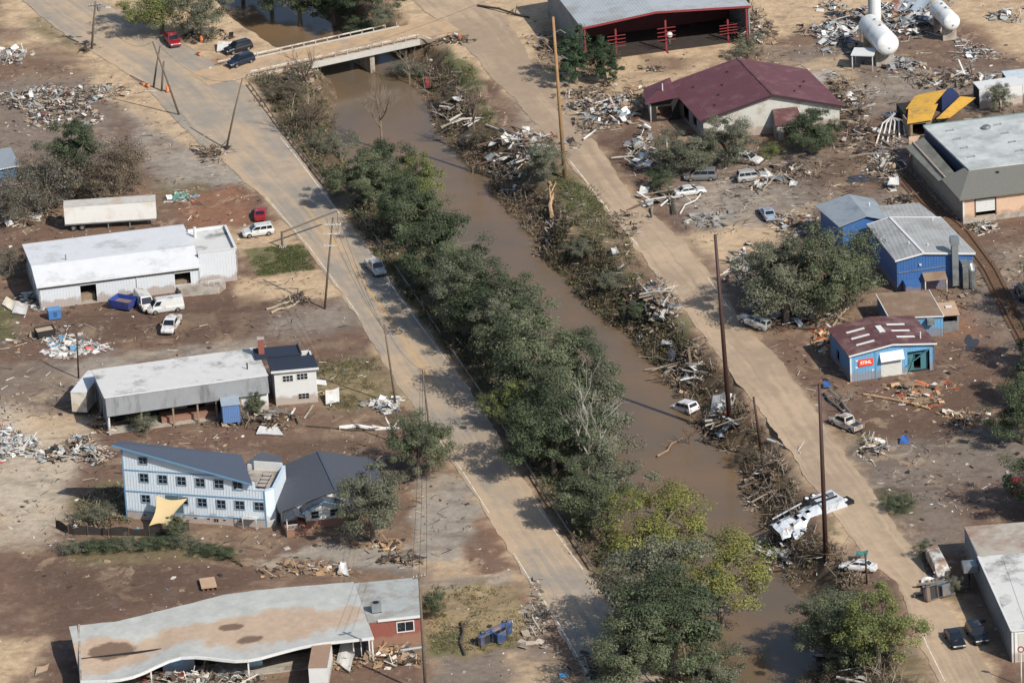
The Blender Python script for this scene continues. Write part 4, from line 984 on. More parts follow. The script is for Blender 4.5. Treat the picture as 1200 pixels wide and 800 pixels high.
B.part('barge_board', mat('dark_maroon_trim', (58, 40, 44)), lambda b: [b.beam((-3.0, -.65, 3.32), (8.4, -.65, 6.4), .08, .3), b.beam((8.4, -.65, 6.4), (19.5, -.65, 3.32), .08, .3)])
B.part('wing_roof', maroon_roof, lambda b: b.slab([(-9.6, 9.6, 3.3), (-4.6, 8.6, 4.3), (-4.6, 15.4, 5.0), (-8.6, 16.4, 3.3)], .16))
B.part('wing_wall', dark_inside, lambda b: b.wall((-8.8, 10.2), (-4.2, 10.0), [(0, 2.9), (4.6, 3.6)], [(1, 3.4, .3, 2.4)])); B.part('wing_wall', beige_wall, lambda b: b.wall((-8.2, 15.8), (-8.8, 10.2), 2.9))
B.part('wing_wall', beige_wall, lambda b: b.wall((-4.4, 15.8), (-8.2, 15.8), 2.9))
for i, (u, v) in enumerate([(0, 3), (1.2, 6), (2.4, 9), (-1.6, 12), (12.5, 3), (14, 6), (15.2, 9), (4, 13)]):
    zz = 6.55 - abs(u - (8.3 - v * .115)) * .272
    B.part('roof_vent', black_m, lambda b: b.box(u - .16, u + .16, v - .12, v + .12, zz - .02, zz + .16))
B.part('vent_pipe', white_paint, lambda b: pipe(b, -6.4, 12.0, 3.9, 1.5, .09))
# lean-to porch
B.part('porch_roof', maroon_roof2, lambda b: b.slab([(8.1, -3.4, 2.5), (12.6, -3.4, 2.5), (12.2, -.2, 4.0), (8.4, -.2, 4.0)], .14))
B.part('porch_wall', grey_wall, lambda b: b.wall((8.3, -.22), (8.3, -3.2), [(0, 3.8), (3, 2.4)])); B.part('porch_wall', beige_wall, lambda b: b.wall((8.3, -3.2), (12.4, -3.2), 2.4, [(1.2, 3, -.3, 2.0)]))
B.part('porch_wall', beige_wall, lambda b: b.wall((12.4, -3.2), (12.4, -.22), [(0, 2.4), (3, 3.8)]))

# 10. gas tanks
tank_white = mat('tank_white_paint', (220, 221, 218), rough=.45, var=.04, dirt=(190, 180, 165), dirt_amt=.25, dirt_scale=.4)
def gas_tank(label, px, py, z, ang, L, r):
    q = P(px, py, z); t = thing('gas_tank', label, 'gas tank', (q.x, q.y, 0), ang)
    pr = [(.02, -r * .55)] + [(r * math.sin(a), -r * .55 * math.cos(a)) for a in (.35, .7, 1.05, 1.35)] + [(r, 0), (r, L)] + [(r * math.sin(a), L + r * .55 * math.cos(a)) for a in (1.35, 1.05, .7, .35)] + [(.02, L + r * .55)]
    g = MB(); g.revolve(pr, 24, axis='x'); g.build('shell', tank_white, t, smooth=True, loc=(0, 0, z))
    for x in (.18 * L, .82 * L):
        g = MB(); g.box(x - .3, x + .3, -r * .8, r * .8, -.3, z - r * .62); g.build('saddle', concrete, t)
    for x in (.3 * L, .6 * L):
        g = MB(); g.revolve([(.2, z + r - .05), (.2, z + r + .2), (.08, z + r + .28)], 8, c=(x, 0, 0)); g.build('manhole', galv, t)
    g = MB(); g.revolve([(.12, L + r * .5), (.12, L + r * .5 + .15)], 8, axis='x'); g.build('nozzle', galv, t, loc=(0, 0, z - .3))
    return t
TA = P(1019, 30, 4.2); TB = P(1040, 52, 4.2)
ta = math.atan2(TB.y - TA.y, TB.x - TA.x)
t1 = gas_tank('big white horizontal gas tank raised beside the small canopy', 1019, 30, 4.0, ta, (TB - TA).length, 1.85)
g = MB(); g.tube([(1.2, -1.95, 5), (1.2, -1.95, 0)], .05, 5); g.build('pipe', galv, t1); g = MB(); g.tube([(3, -1.9, 4.6), (3, -2.1, 0)], .05, 5); g.build('pipe', galv, t1)
TA2 = P(1099, 10, 3.8); TB2 = P(1115, 26, 3.8)
gas_tank('white horizontal gas tank on a concrete saddle beside torn roof sheets', 1099, 10, 3.4, math.atan2(TB2.y - TA2.y, TB2.x - TA2.x), (TB2 - TA2).length, 1.4)
q = P(1026, 32, 0); vt = thing('upright_tank', 'tall upright white cylinder tank behind the big gas tank', 'tank', (q.x, q.y, 0))
g = MB(); g.revolve([(.95, 0), (.95, 8.3), (.8, 8.6), (.02, 8.75)], 20); g.build('shell', tank_white, vt, smooth=False); g = MB(); g.box(-1.1, -.93, -.25, .25, .3, 8.4); g.build('ladder', galv, vt)
q = G(1010, 84); cn = thing('loading_canopy', 'small white flat canopy on posts beside the big gas tank', 'canopy', q, math.radians(-14))
g = MB(); g.box(-1.7, 1.9, 0, 3.4, 2.55, 2.72); g.build('roof', white_paint, cn)
for x, y in ((-1.5, .2), (1.7, .2), (-1.5, 3.2), (1.7, 3.2)): g = MB(); g.box(x - .07, x + .07, y - .07, y + .07, -.1, 2.55); g.build('post', white_paint, cn)

# 11. peach building with pale low roof
B = Bld('peach_building', 'peach walled building with pale flat roof above grey shingle skirts', 'building', (1129, 262), 10.6)
R_ = 26
B.part('wall', peach, lambda b: b.wall((0, 0), (R_, 0), 4.2, [(1.9, 4.9, .9, 3.5)])); B.part('wall', mat('grey_side_wall', (168, 152, 134), mud=.8), lambda b: b.wall((-1.0, 24), (0, 0.0), 4.2))
B.part('wall', peach, lambda b: b.wall((R_, 0), (R_, 26), 4.2)); B.part('wall', peach, lambda b: b.wall((R_, 26), (-1, 26), 4.2))
B.part('plinth', concrete, lambda b: b.box(-.05, R_, -.12, -.01, -.3, .75))
B.part('corner_trim', white_paint, lambda b: b.box(-.08, .14, -.16, -.02, 0, 4.1))
B.part('flat_roof', pale_roof, lambda b: b.slab([(2.9, 6.8, 5.55), (R_ - 2, 6.8, 5.55), (R_ - 2, 26.4, 5.55), (1.4, 26.4, 5.55)], .3))
B.part('skirt_roof', olive_roof, lambda b: b.slab([(-.7, -.7, 4.1), (R_ + .5, -.7, 4.1), (R_ - 2, 6.8, 5.4), (2.9, 6.8, 5.4)], .2))
B.part('skirt_roof', olive_roof, lambda b: b.slab([(-.7, -.7, 4.1), (2.9, 6.8, 5.4), (2.6, 8.4, 5.3), (-1.0, 8.0, 4.1)], .2))
B.part('skirt_roof', mat('weathered_lean_to', (122, 122, 112), rough=.85, var=.12, scale=.8, dirt=(100, 98, 90), dirt_amt=.4, ribs=('Y', .5, .03)), lambda b: b.slab([(-1.2, 8.4, 3.6), (1.3, 8.8, 4.5), (.9, 24.4, 4.5), (-2.2, 23.6, 3.6)], .16))
B.part('clerestory', mat('navy_band', (52, 66, 92)), lambda b: b.wall((1.5, 26.2), (2.9, 7.0), 5.2, z0=3.4))
B.part('roof_rim', mat('teal_rim', (96, 128, 126)), lambda b: b.beam((1.4, 26.4, 5.5), (R_ - 2, 26.4, 5.5), .2, .3))
for i in range(4):
    for k, (u, v) in enumerate([(4.6 + i * .35 * 0, 11.5 + i * 3.8), (12.0, 11.5 + i * 3.8)]):
        B.part('roof_vent', galv, lambda b: [b.box(u - .55, u + .55, v - .1, v + .1, 5.55, 5.72), b.box(u + .4, u + .62, v - .15, v + .35, 5.55, 5.70)])
B.part('roof_fan', galv, lambda b: b.revolve([(.55, 5.55), (.55, 5.8), (.75, 5.85), (.5, 6.1), (.05, 6.2)], 14, c=(10.0, 22.0, 0)))
B.part('roof_vent', black_m, lambda b: b.box(6.6, 7.0, 5.1, 5.4, 4.95, 5.35))
B.part('roller_door', white_paint, lambda b: [b.box(1.95, 4.85, .05, .1, 1.5 + k * .32, 1.79 + k * .32) for k in range(6)])
B.part('door_frame', mat('brown_frame', (96, 74, 60)), lambda b: [b.box(1.75, 1.9, -.05, .25, .8, 3.6), b.box(4.9, 5.05, -.05, .25, .8, 3.6), b.box(1.9, 4.9, -.05, .25, 3.5, 3.64)])
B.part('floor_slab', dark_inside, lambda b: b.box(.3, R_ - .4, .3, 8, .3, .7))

# 12. royal-blue workshop with grey metal roofs
B = Bld('blue_workshop', 'royal blue metal workshop with grey gable roofs and wall ducts', 'workshop', (1052, 333), 6)
LW = 10.8
B.part('wall', royal_blue, lambda b: b.wall((-.6, -3.0), (10.4, -3.0), [(0, 4.9), (3.8, 5.7), (11, 4.9)]))
B.part('wall_battens', royal_blue, lambda b: b.battens((-.6, -3.0), (10.4, -3.0), [(0, 4.85), (3.8, 5.6), (11, 4.85)], .4, .06, .04))['kind'] = 'stuff'
B.part('wall', royal_blue, lambda b: b.wall((10.4, -3.0), (8.3, 10.8), 4.9)); B.part('wall', royal_blue, lambda b: b.wall((8.3, 10.8), (-2.0, 10.9), [(0, 4.9), (7, 5.7), (10.3, 4.9)])); B.part('wall', royal_blue, lambda b: b.wall((-2.0, 10.9), (-.6, -3.0), 4.9))
B.part('roof', grey_roof, lambda b: b.slab([(-.9, -3.3, 5.05), (3.2, -3.3, 5.85), (1.1, 11.1, 5.85), (-2.3, 11.1, 5.05)], .13))
B.part('roof', grey_roof, lambda b: b.slab([(3.2, -3.3, 5.85), (10.7, -3.3, 5.05), (8.6, 11.1, 5.05), (1.1, 11.1, 5.85)], .13))
B.part('ridge_cap', white_paint, lambda b: b.beam((3.2, -3.32, 5.9), (1.1, 11.1, 5.9), .35, .06))
B.part('barge_board', white_paint, lambda b: [b.beam((-.9, -3.36, 4.95), (3.2, -3.36, 5.75), .08, .26), b.beam((3.2, -3.36, 5.75), (10.7, -3.36, 4.95), .08, .26), b.beam((10.72, -3.3, 5.0), (8.62, 11.1, 5.0), .08, .16), b.beam((-2.3, 11.15, 5.0), (1.1, 11.15, 5.8), .1, .2), b.beam((1.1, 11.15, 5.8), (8.6, 11.15, 5.05), .1, .2)])
B.part('mid_roof', grey_roof, lambda b: b.slab([(.9, 11.4, 5.0), (8.2, 11.4, 5.0), (6.6, 17.4, 5.1), (-.2, 17.8, 5.1)], .2)); B.part('mid_wall', royal_blue, lambda b: b.wall((8.0, 11.4), (6.4, 17.3), 4.8)); B.part('mid_wall', royal_blue, lambda b: b.wall((6.4, 17.3), (0, 17.6), 4.8))
B.part('wing_wall', royal_blue, lambda b: b.wall((-5.6, 12.4), (1.1, 12.6), [(0, 4.6), (3.5, 5.9), (6.7, 4.7)])); B.part('wing_wall', royal_blue, lambda b: b.wall((-7.4, 20.6), (-5.6, 12.4), 4.6)); B.part('wing_wall', royal_blue, lambda b: b.wall((1.0, 20.6), (-7.4, 20.6), 4.6))
B.part('wing_roof', bluegrey_roof, lambda b: b.slab([(-6.2, 12.0, 4.75), (-2.1, 12.0, 6.05), (-3.2, 21, 6.05), (-8.2, 21, 4.75)], .13)); B.part('wing_roof', bluegrey_roof, lambda b: b.slab([(-2.1, 12.0, 6.05), (1.5, 12.0, 4.95), (.6, 21, 4.95), (-3.2, 21, 6.05)], .13))
for (u, v, z) in ((1.9, .8, 5.75), (4.4, -.5, 5.7), (-.8, 17, 5.7), (7.2, 10.2, 5.2)): B.part('roof_vent', white_paint, lambda b: pipe(b, u, v, z - .15, .5, .1))
# ducts on the wall
B.part('duct', galv, lambda b: b.box(7.2, 8.1, -4.1, -3.06, .6, 6.9)); B.part('duct_cowl', galv, lambda b: b.box(7.05, 8.25, -4.2, -2.9, 6.9, 7.9))
B.part('duct', galv, lambda b: [b.box(8.6, 9.4, -4.6, -3.06, .3, 3.6), b.box(8.5, 9.5, -4.7, -3.06, 3.6, 4.1)])
B.part('duct', galv, lambda b: [b.tube([(10.0, -4.2, .2), (10.0, -4.2, 2.9), (9.9, -3.8, 3.4), (9.9, -3.1, 3.5)], .5, 10)])
B.part('lower_canopy', brown_roof, lambda b: b.slab([(3.0, -5.0, 2.2), (6.3, -5.0, 2.2), (6.3, -3.1, 2.7), (3.0, -3.1, 2.7)], .1)); B.part('lean_to', royal_blue, lambda b: [b.box(.2, 2.4, -5.2, -3.1, -.2, 1.9)])
for u in (3.1, 6.2): B.part('canopy_post', white_paint, lambda b: b.box(u - .07, u + .07, -4.95, -4.8, -.2, 2.15))
B.part('wall_pipe', galv, lambda b: b.tube([(-.4, -3.12, 3.0), (6.4, -3.12, 3.4)], .06, 6)); B.part('wall_lamp', white_paint, lambda b: b.box(2.6, 2.9, -3.3, -3.05, 3.9, 4.1))

# 13. flat brown-roofed light blue building
B = Bld('flat_building', 'light blue box building with mud brown flat roof beside the sign shop', 'building', (1073, 395.5), 4)
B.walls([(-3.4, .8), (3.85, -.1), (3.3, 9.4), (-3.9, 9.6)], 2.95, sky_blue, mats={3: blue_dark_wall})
B.part('wall_battens', sky_blue, lambda b: b.battens((-3.4, .8), (3.85, -.1), 2.8, .4, .05, .03))['kind'] = 'stuff'
B.part('roof', brown_roof, lambda b: b.slab([(-3.55, .65, 3.0), (3.98, -.28, 3.0), (3.45, 9.6, 3.0), (-4.05, 9.75, 3.0)], .2))
B.part('roof_edge', white_paint, lambda b: [b.beam((-3.55, .6, 3.0), (3.98, -.32, 3.0), .14, .16), b.beam((4.0, -.3, 3.0), (3.47, 9.6, 3.0), .12, .12), b.beam((-3.58, .6, 3.0), (-4.08, 9.75, 3.0), .12, .12)])
B.part('wall_unit', galv, lambda b: b.box(1.6, 2.6, -.75, .1, 2.0, 2.8))
q = G(1114, 389); sh = thing('storage_box', 'narrow open storage shed with muddy lid beside the flat building', 'shed', q, math.radians(2))
g = MB(); g.slab([(-1.35, 0, 2.6), (1.35, 0, 2.6), (1.2, 4.4, 2.7), (-1.3, 4.4, 2.7)], .15); g.build('roof', mat('silt_top', (178, 150, 124), rough=.95), sh)
g = MB(); g.wall((-1.2, .2), (1.2, .2), 1.5, z0=-.2); g.build('front_panel', galv, sh); g = MB(); g.wall((1.2, .2), (1.1, 4.2), 2.4, z0=-.2); g.wall((1.1, 4.2), (-1.2, 4.2), 2.4, z0=-.2); g.wall((-1.2, 4.2), (-1.2, .2), 2.4, z0=-.2); g.build('wall', grey_wall, sh)
g = MB(); g.box(-.35, .55, 2.2, 2.9, 2.72, 2.85); g.build('hatch', white_paint, sh)

# 14. light-blue sign shop with maroon roof
B = Bld('sign_shop', 'light blue metal shop with maroon skylit roof and orange sign', 'shop', (997, 447.5), 12.8)
LW, RU = 12.05, 6.0
fr = [(0, 4.0), (RU, 4.75), (LW, 4.0)]
B.part('wall', sky_blue, lambda b: b.wall((0, 0), (LW, 0), fr, [(4.35, 7.45, -.1, 3.55), (8.2, 11.4, -.1, 3.2)]))
B.part('wall_battens', sky_blue, lambda b: b.battens((0, 0), (LW, 0), [(a, h - .1) for a, h in fr], .4, .05, .03, opens=[(4.2, 7.6, 0, 3.7), (8.1, 11.5, 0, 3.3)]))['kind'] = 'stuff'
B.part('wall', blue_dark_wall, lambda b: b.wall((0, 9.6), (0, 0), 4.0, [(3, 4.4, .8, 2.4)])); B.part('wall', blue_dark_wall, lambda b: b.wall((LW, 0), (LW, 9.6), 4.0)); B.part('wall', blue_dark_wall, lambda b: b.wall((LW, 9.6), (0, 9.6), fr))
B.part('corner_trim', white_paint, lambda b: b.box(-.06, .16, -.08, -.035, 0, 4.0))
B.part('roof', maroon_roof2, lambda b: b.slab([(-.3, -.4, 4.08), (RU, -.4, 4.9), (RU, 10, 4.9), (-.3, 10, 4.08)], .12)); B.part('roof', maroon_roof2, lambda b: b.slab([(RU, -.4, 4.9), (LW + .3, -.4, 4.08), (LW + .3, 10, 4.08), (RU, 10, 4.9)], .12))
B.part('barge_board', white_paint, lambda b: [b.beam((-.3, -.45, 4.0), (RU, -.45, 4.82), .08, .22), b.beam((RU, -.45, 4.82), (LW + .3, -.45, 4.0), .08, .22)])
sk = mat('translucent_skylight', (214, 214, 208), rough=.5, var=.06)
for i in range(3):
    for sgn in (0, 1):
        v = 2.0 + i * 2.3; a0, a1 = (1.6, 4.2) if sgn == 0 else (7.4, 10.0)
        z = lambda u: 4.90 - abs(u - RU) * (.82 / 6.3) + .012
        B.part('skylight', sk, lambda b: b.slab([(a0, v, z(a0) + .03), (a1, v, z(a1) + .03), (a1, v + .5, z(a1) + .03), (a0, v + .5, z(a0) + .03)], .04))
B.part('ridge_light', sk, lambda b: b.hexa([(RU - .45, 4.2, 4.86), (RU + .45, 4.2, 4.86), (RU + .45, 6.4, 4.86), (RU - .45, 6.4, 4.86)], [(RU - .4, 4.2, 4.98), (RU + .4, 4.2, 4.98), (RU + .4, 6.4, 4.98), (RU - .4, 6.4, 4.98)]))
B.part('vent_pipe', white_paint, lambda b: pipe(b, 10.6, 1.5, 4.2, 1.1, .09))
B.part('roller_door', mat('grey_door_slats', (196, 196, 190), rough=.6, var=.05, ribs=('Z', .18, .03)), lambda b: b.box(4.38, 7.42, .02, .1, -.1, 2.55))
B.part('door_hood', white_metal, lambda b: b.hexa([(4.2, -.75, 2.55), (7.6, -.75, 2.6), (7.6, -.03, 3.0), (4.2, -.03, 2.95)], [(4.2, -.7, 2.65), (7.6, -.7, 2.7), (7.6, -.02, 3.75), (4.2, -.02, 3.7)]))
B.part('wall_seam', blue_trim, lambda b: b.box(3.55, 3.75, -.07, -.035, 0, 4.1))
B.part('torn_lining', mat('torn_teal_lining', (72, 118, 126)), lambda b: [b.wall((8.3, .8), (11.3, .6), 3.0, [(1.0, 2.0, .2, 2.4)]), b.beam((8.0, -.1, 1.2), (11.2, -.25, 3.3), .3, .08), b.beam((8.3, -.2, .3), (9.2, -.1, 2.6), .25, .08)])
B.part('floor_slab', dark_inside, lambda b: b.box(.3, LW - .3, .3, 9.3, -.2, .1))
s = B.part('sign_panel', mat('orange_red_sign', (226, 72, 36), rough=.5, var=.04), lambda b: b.box(1.15, 3.25, -.14, -.05, 2.15, 3.15))
cu = bpy.data.curves.new('lettering', 'FONT'); cu.body = 'STIHL'; cu.size = .62; cu.extrude = .01; cu.align_x = 'CENTER'; cu.align_y = 'CENTER'; cu.offset = .018
dg = None
tmp = bpy.data.objects.new('lettering_curve', cu); COL.objects.link(tmp)
bpy.context.view_layer.update()
lm = bpy.data.meshes.new_from_object(tmp.evaluated_get(bpy.context.evaluated_depsgraph_get())); bpy.data.objects.remove(tmp)
lo = link('lettering', lm, s); lo.location = (2.2, -.155, 2.65); lo.rotation_euler = (PI / 2, 0, 0); lm.materials.clear(); lm.materials.append(mat('sign_white', (235, 232, 226), rough=.5, var=.02))
for (u, z) in ((.75, 2.9), (.7, 1.9), (3.0, 1.2)): B.part('notice', white_paint, lambda b: b.box(u, u + .35, -.07, -.04, z, z + .25))

# 15. white building with lower rear block
B = Bld('white_block', 'long white building with white membrane roof and shaded grey side', 'building', (1186, 776), 3)
bx1, by1 = B.uv(1146, 652, 4.3); cx1, cy1 = B.uv(1130, 617, 4.1)
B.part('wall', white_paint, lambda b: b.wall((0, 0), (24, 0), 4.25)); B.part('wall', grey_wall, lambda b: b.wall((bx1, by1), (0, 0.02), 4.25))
B.part('wall', white_paint, lambda b: b.wall((24, 0), (24, by1), 4.25)); B.part('wall', white_paint, lambda b: b.wall((24, by1), (bx1, by1), 4.25))
B.part('roof', white_roof2, lambda b: b.slab([(.1, .1, 4.3), (24.2, .1, 4.3), (24.2, by1 + .1, 4.3), (bx1 + .1, by1 + .1, 4.3)], .2))
B.part('parapet_cap', white_paint, lambda b: [b.beam((0, -.02, 4.34), (24, -.02, 4.34), .3, .12), b.beam((0, 0, 4.34), (bx1, by1, 4.34), .22, .1)])
B.part('downspout', white_paint, lambda b: b.box(.35, .5, -.14, -.01, 0, 4.2)); [B.part('wall_panel', beige_wall, lambda b: b.box(.8 + k * 1.9, 2.6 + k * 1.9, -.04, -.005, .2, 3.9)) for k in range(4)]
B.part('rear_wall', grey_wall, lambda b: b.wall((cx1, cy1), (bx1 + .1, by1 + .2), 4.0)); B.part('rear_wall', white_paint, lambda b: b.wall((24, cy1), (cx1, cy1), 4.0))
B.part('rear_roof', mat('silted_grey_roof', (168, 160, 148), rough=.9, var=.08, dirt=(136, 110, 92), dirt_amt=.5, dirt_scale=.15), lambda b: b.slab([(bx1 + .2, by1 + .25, 4.05), (24, by1 + .25, 4.05), (24, cy1 + .2, 4.05), (cx1, cy1 + .2, 4.05)], .2))
B.part('hvac_box', galv, lambda b: b.box(bx1 - 1.9, bx1 - .1, by1 - .6, by1 + 1.4, 2.4, 3.3)); B.part('hvac_bracket', black_m, lambda b: b.box(bx1 - 1.2, bx1 - 1.0, by1 + .3, by1 + .5, -.2, 2.4))
for k in range(3): B.part('roof_seam', grey_fascia, lambda b: b.beam((2.0 + 4 * k, 2, 4.31), (bx1 + 3 + 4 * k, by1 - .5, 4.31), .05, .02))
q = P(1130, 652, 3.6)
q = G(1197, 803); sg = thing('round_sign', 'round sign with red ring on tall white post by white building', 'sign', q, math.radians(-5))
g = MB(); g.tube([(0, 0, -.2), (0, 0, 5.2)], .08, 8); g.build('post', white_paint, sg)
dsk = MB(); dsk.revolve([(.42, -.03), (.42, .03)], 20, axis='y', c=(0, -.12, 5.0)); dd = dsk.build('disc', mat('sign_red', (150, 60, 60)), sg)
dsk = MB(); dsk.revolve([(.26, -.02), (.26, .02)], 20, axis='y', c=(0, -.16, 5.0)); dsk.build('disc_centre', white_paint, dd)

# 16. grey-roofed building cut by the frame on the left, far sheds
B = Bld('grey_house', 'grey roofed house half hidden by the mud coated thicket', 'house', (2, 218), 22)
B.walls([(-9, 0), (2.6, 0), (2.6, 7), (-9, 7)], 3.0, blue_dark_wall)
B.part('roof', mat('blue_grey_shingle', (120, 128, 136), rough=.85, var=.08), lambda b: [b.slab([(-9.4, -.5, 3.0), (3.0, -.5, 3.0), (3.0, 3.5, 4.6), (-9.4, 3.5, 4.6)], .15), b.slab([(-9.4, 3.5, 4.6), (3.0, 3.5, 4.6), (3.0, 7.5, 3.0), (-9.4, 7.5, 3.0)], .15)])
B.part('gutter', white_paint, lambda b: b.box(-9.4, 3.0, -.6, -.5, 2.85, 2.98))

# 17. yellow crushed structure and white containers by the peach building
yel = mat('yellow_sheet_metal', (214, 164, 62), rough=.6, var=.1, dirt=(150, 120, 80), dirt_amt=.3)
q = G(1066, 163); a = math.radians(10)
cb = thing('crushed_kiosk', 'crushed wooden kiosk under bent yellow roof sheets', 'kiosk', q, a)
g = MB(); g.wall((0, 0), (3.6, 0), 2.6, [(.5, 2.6, .4, 2.3)]); g.wall((3.6, 0), (3.6, 4), 2.5); g.wall((0, 4), (0, 0), 2.5); g.build('wall', wood, cb)
for pts in ([(-.4, -.3, 2.7), (3.4, -.4, 2.9), (6.0, 5.5, 3.0), (1.6, 6.5, 2.5)], [(1.2, 6.6, 2.4), (5.6, 6.2, 2.8), (9.0, 11.5, 2.9), (4.2, 12.0, 2.3)], [(4.4, .5, 2.6), (6.5, .6, 2.5), (12.6, 8.0, 2.3), (10.4, 8.8, 2.5)]):
    g = MB(); g.slab(pts, .1); g.build('roof_sheet', yel, cb)
g = MB(); g.box(.6, 4.5, 4.2, 10, -.2, 2.1); g.build('inner_block', dark_inside, cb)
g = MB(); g.box(7.6, 10.2, 9.2, 12.4, -.1, 2.6); g.build('blue_crate', mat('navy_box', (40, 52, 90)), cb)
for (px, py, ang, L_, W_, H_, lab, m_) in ((1148, 128, 12, 7.0, 3.2, 3.2, 'dirty white box container with dark open end', white_paint), (1180, 112, 8, 5.5, 3.0, 2.8, 'pale metal container behind the open ended box', mat('pale_metal', (186, 196, 200), rough=.5))):
    q = G(px, py); c = thing('container', lab, 'container', q, math.radians(ang))
    g = MB(); g.wall((0, 0), (L_, 0), H_, t=.1); g.wall((L_, 0), (L_, W_), H_, t=.1); g.wall((L_, W_), (0, W_), H_, t=.1); g.build('wall', m_, c)
    g = MB(); g.box(-.05, L_ + .05, -.05, W_ + .05, H_, H_ + .12); g.build('roof', m_, c); g = MB(); g.box(.05, L_ - .1, .1, W_ - .1, -.1, .15); g.build('floor', dark_inside, c)
    g = MB(); g.wall((0.05, W_), (0.05, 0), H_ - .1, t=.08); g.build('end_wall', dark_inside, c)

# 18. bridge over the river
A0, A1 = P(305, 86, .3), P(488, 46, .3)
ba = math.atan2(A1.y - A0.y, A1.x - A0.x); BL = (A1 - A0).length
br = thing('bridge', 'concrete road bridge with white rails crossing the muddy river', 'bridge', (A0.x, A0.y, 0), ba)
bw = 7.6
g = MB(); g.box(-6, BL + 4, 0.1, bw - .1, -.9, .075); g.build('deck', concrete, br)
g = MB(); g.box(-9, BL + 8, .25, bw - .25, .079, .09); g.build('deck_surface', mat('silt_on_deck', (180, 152, 120), rough=.95, var=.14, scale=.7, dirt=(150, 136, 118), dirt_amt=.3), br)
for v in (0, bw):
    g = MB(); g.box(-1.0, BL + .5, v - .18, v + .12, -.75, .22); g.build('edge_beam', mat('pale_concrete', (178, 174, 166), rough=.85, var=.08), br)
    g = MB()
    if v == 0: g.beam((-1.5, v, 1.0), (BL + .3, v, 1.0), .18, .2); g.beam((-1.5, v, 1.0), (-2.6, v - .3, .1), .16, .18); g.beam((BL + .3, v, 1.0), (BL + 2.4, v - 1.2, .1), .16, .18)
    else: g.beam((-4, v, .8), (BL - 2, v, .8), .16, .18)
    rl_ = g.build('rail', mat('dirty_white_rail', (196, 190, 178), rough=.7, var=.1, dirt=(150, 130, 108), dirt_amt=.4, dirt_scale=.8), br)
    for k in range(15):
        x = -1.3 + k * (BL + 1.4) / 14; g = MB(); g.box(x - .09, x + .09, v - .1, v + .08, .2, .92); g.build('rail_post', concrete, br)
for x in (BL * .28, BL * .72):
    g = MB(); g.box(x - .4, x + .4, .6, bw - .6, -5.6, -.9); g.build('pier', concrete, br)
# ---------------------------------------------------------------- vehicles
tyre_m = mat('tyre_rubber', (28, 28, 28), rough=.9, var=.1)
rim_m = mat('wheel_rim', (150, 150, 150), rough=.4, metal=.6, var=.1)
head_m = mat('headlight_glass', (214, 214, 208), rough=.2, var=.03)
tail_m = mat('taillight_red', (150, 24, 20), rough=.3, var=.05)
bump_m = mat('bumper_dark', (52, 52, 54), rough=.7, var=.1)
def paint(name, rgb, dirty=.25):
    return mat('car_paint_' + name, rgb, rough=.35, var=.05, scale=1.5, dirt=(134, 112, 92), dirt_amt=dirty, dirt_scale=.8, coat=.5)
SPEC = dict(
    sedan=dict(L=4.75, W=1.82, belt=.92, roof=1.42, hood=.86, deck=.94, cb=(-1.75, 1.1), ct=(-1.0, .25), wx=(-1.42, 1.42)),
    suv=dict(L=4.8, W=1.9, belt=1.06, roof=1.74, hood=1.02, deck=1.06, cb=(-2.3, 1.2), ct=(-2.05, .4), wx=(-1.45, 1.45)),
    pickup=dict(L=5.5, W=1.95, belt=1.12, roof=1.82, hood=1.06, deck=1.05, cb=(-.75, 1.6), ct=(-.55, .85), wx=(-1.75, 1.75)),
    van=dict(L=5.4, W=2.0, belt=1.15, roof=2.1, hood=1.1, deck=1.15, cb=(-2.62, 2.05), ct=(-2.55, 1.3), wx=(-1.65, 1.65)),
    minivan=dict(L=5.0, W=1.95, belt=1.05, roof=1.78, hood=1.0, deck=1.05, cb=(-2.4, 1.6), ct=(-2.2, .75), wx=(-1.5, 1.5)))
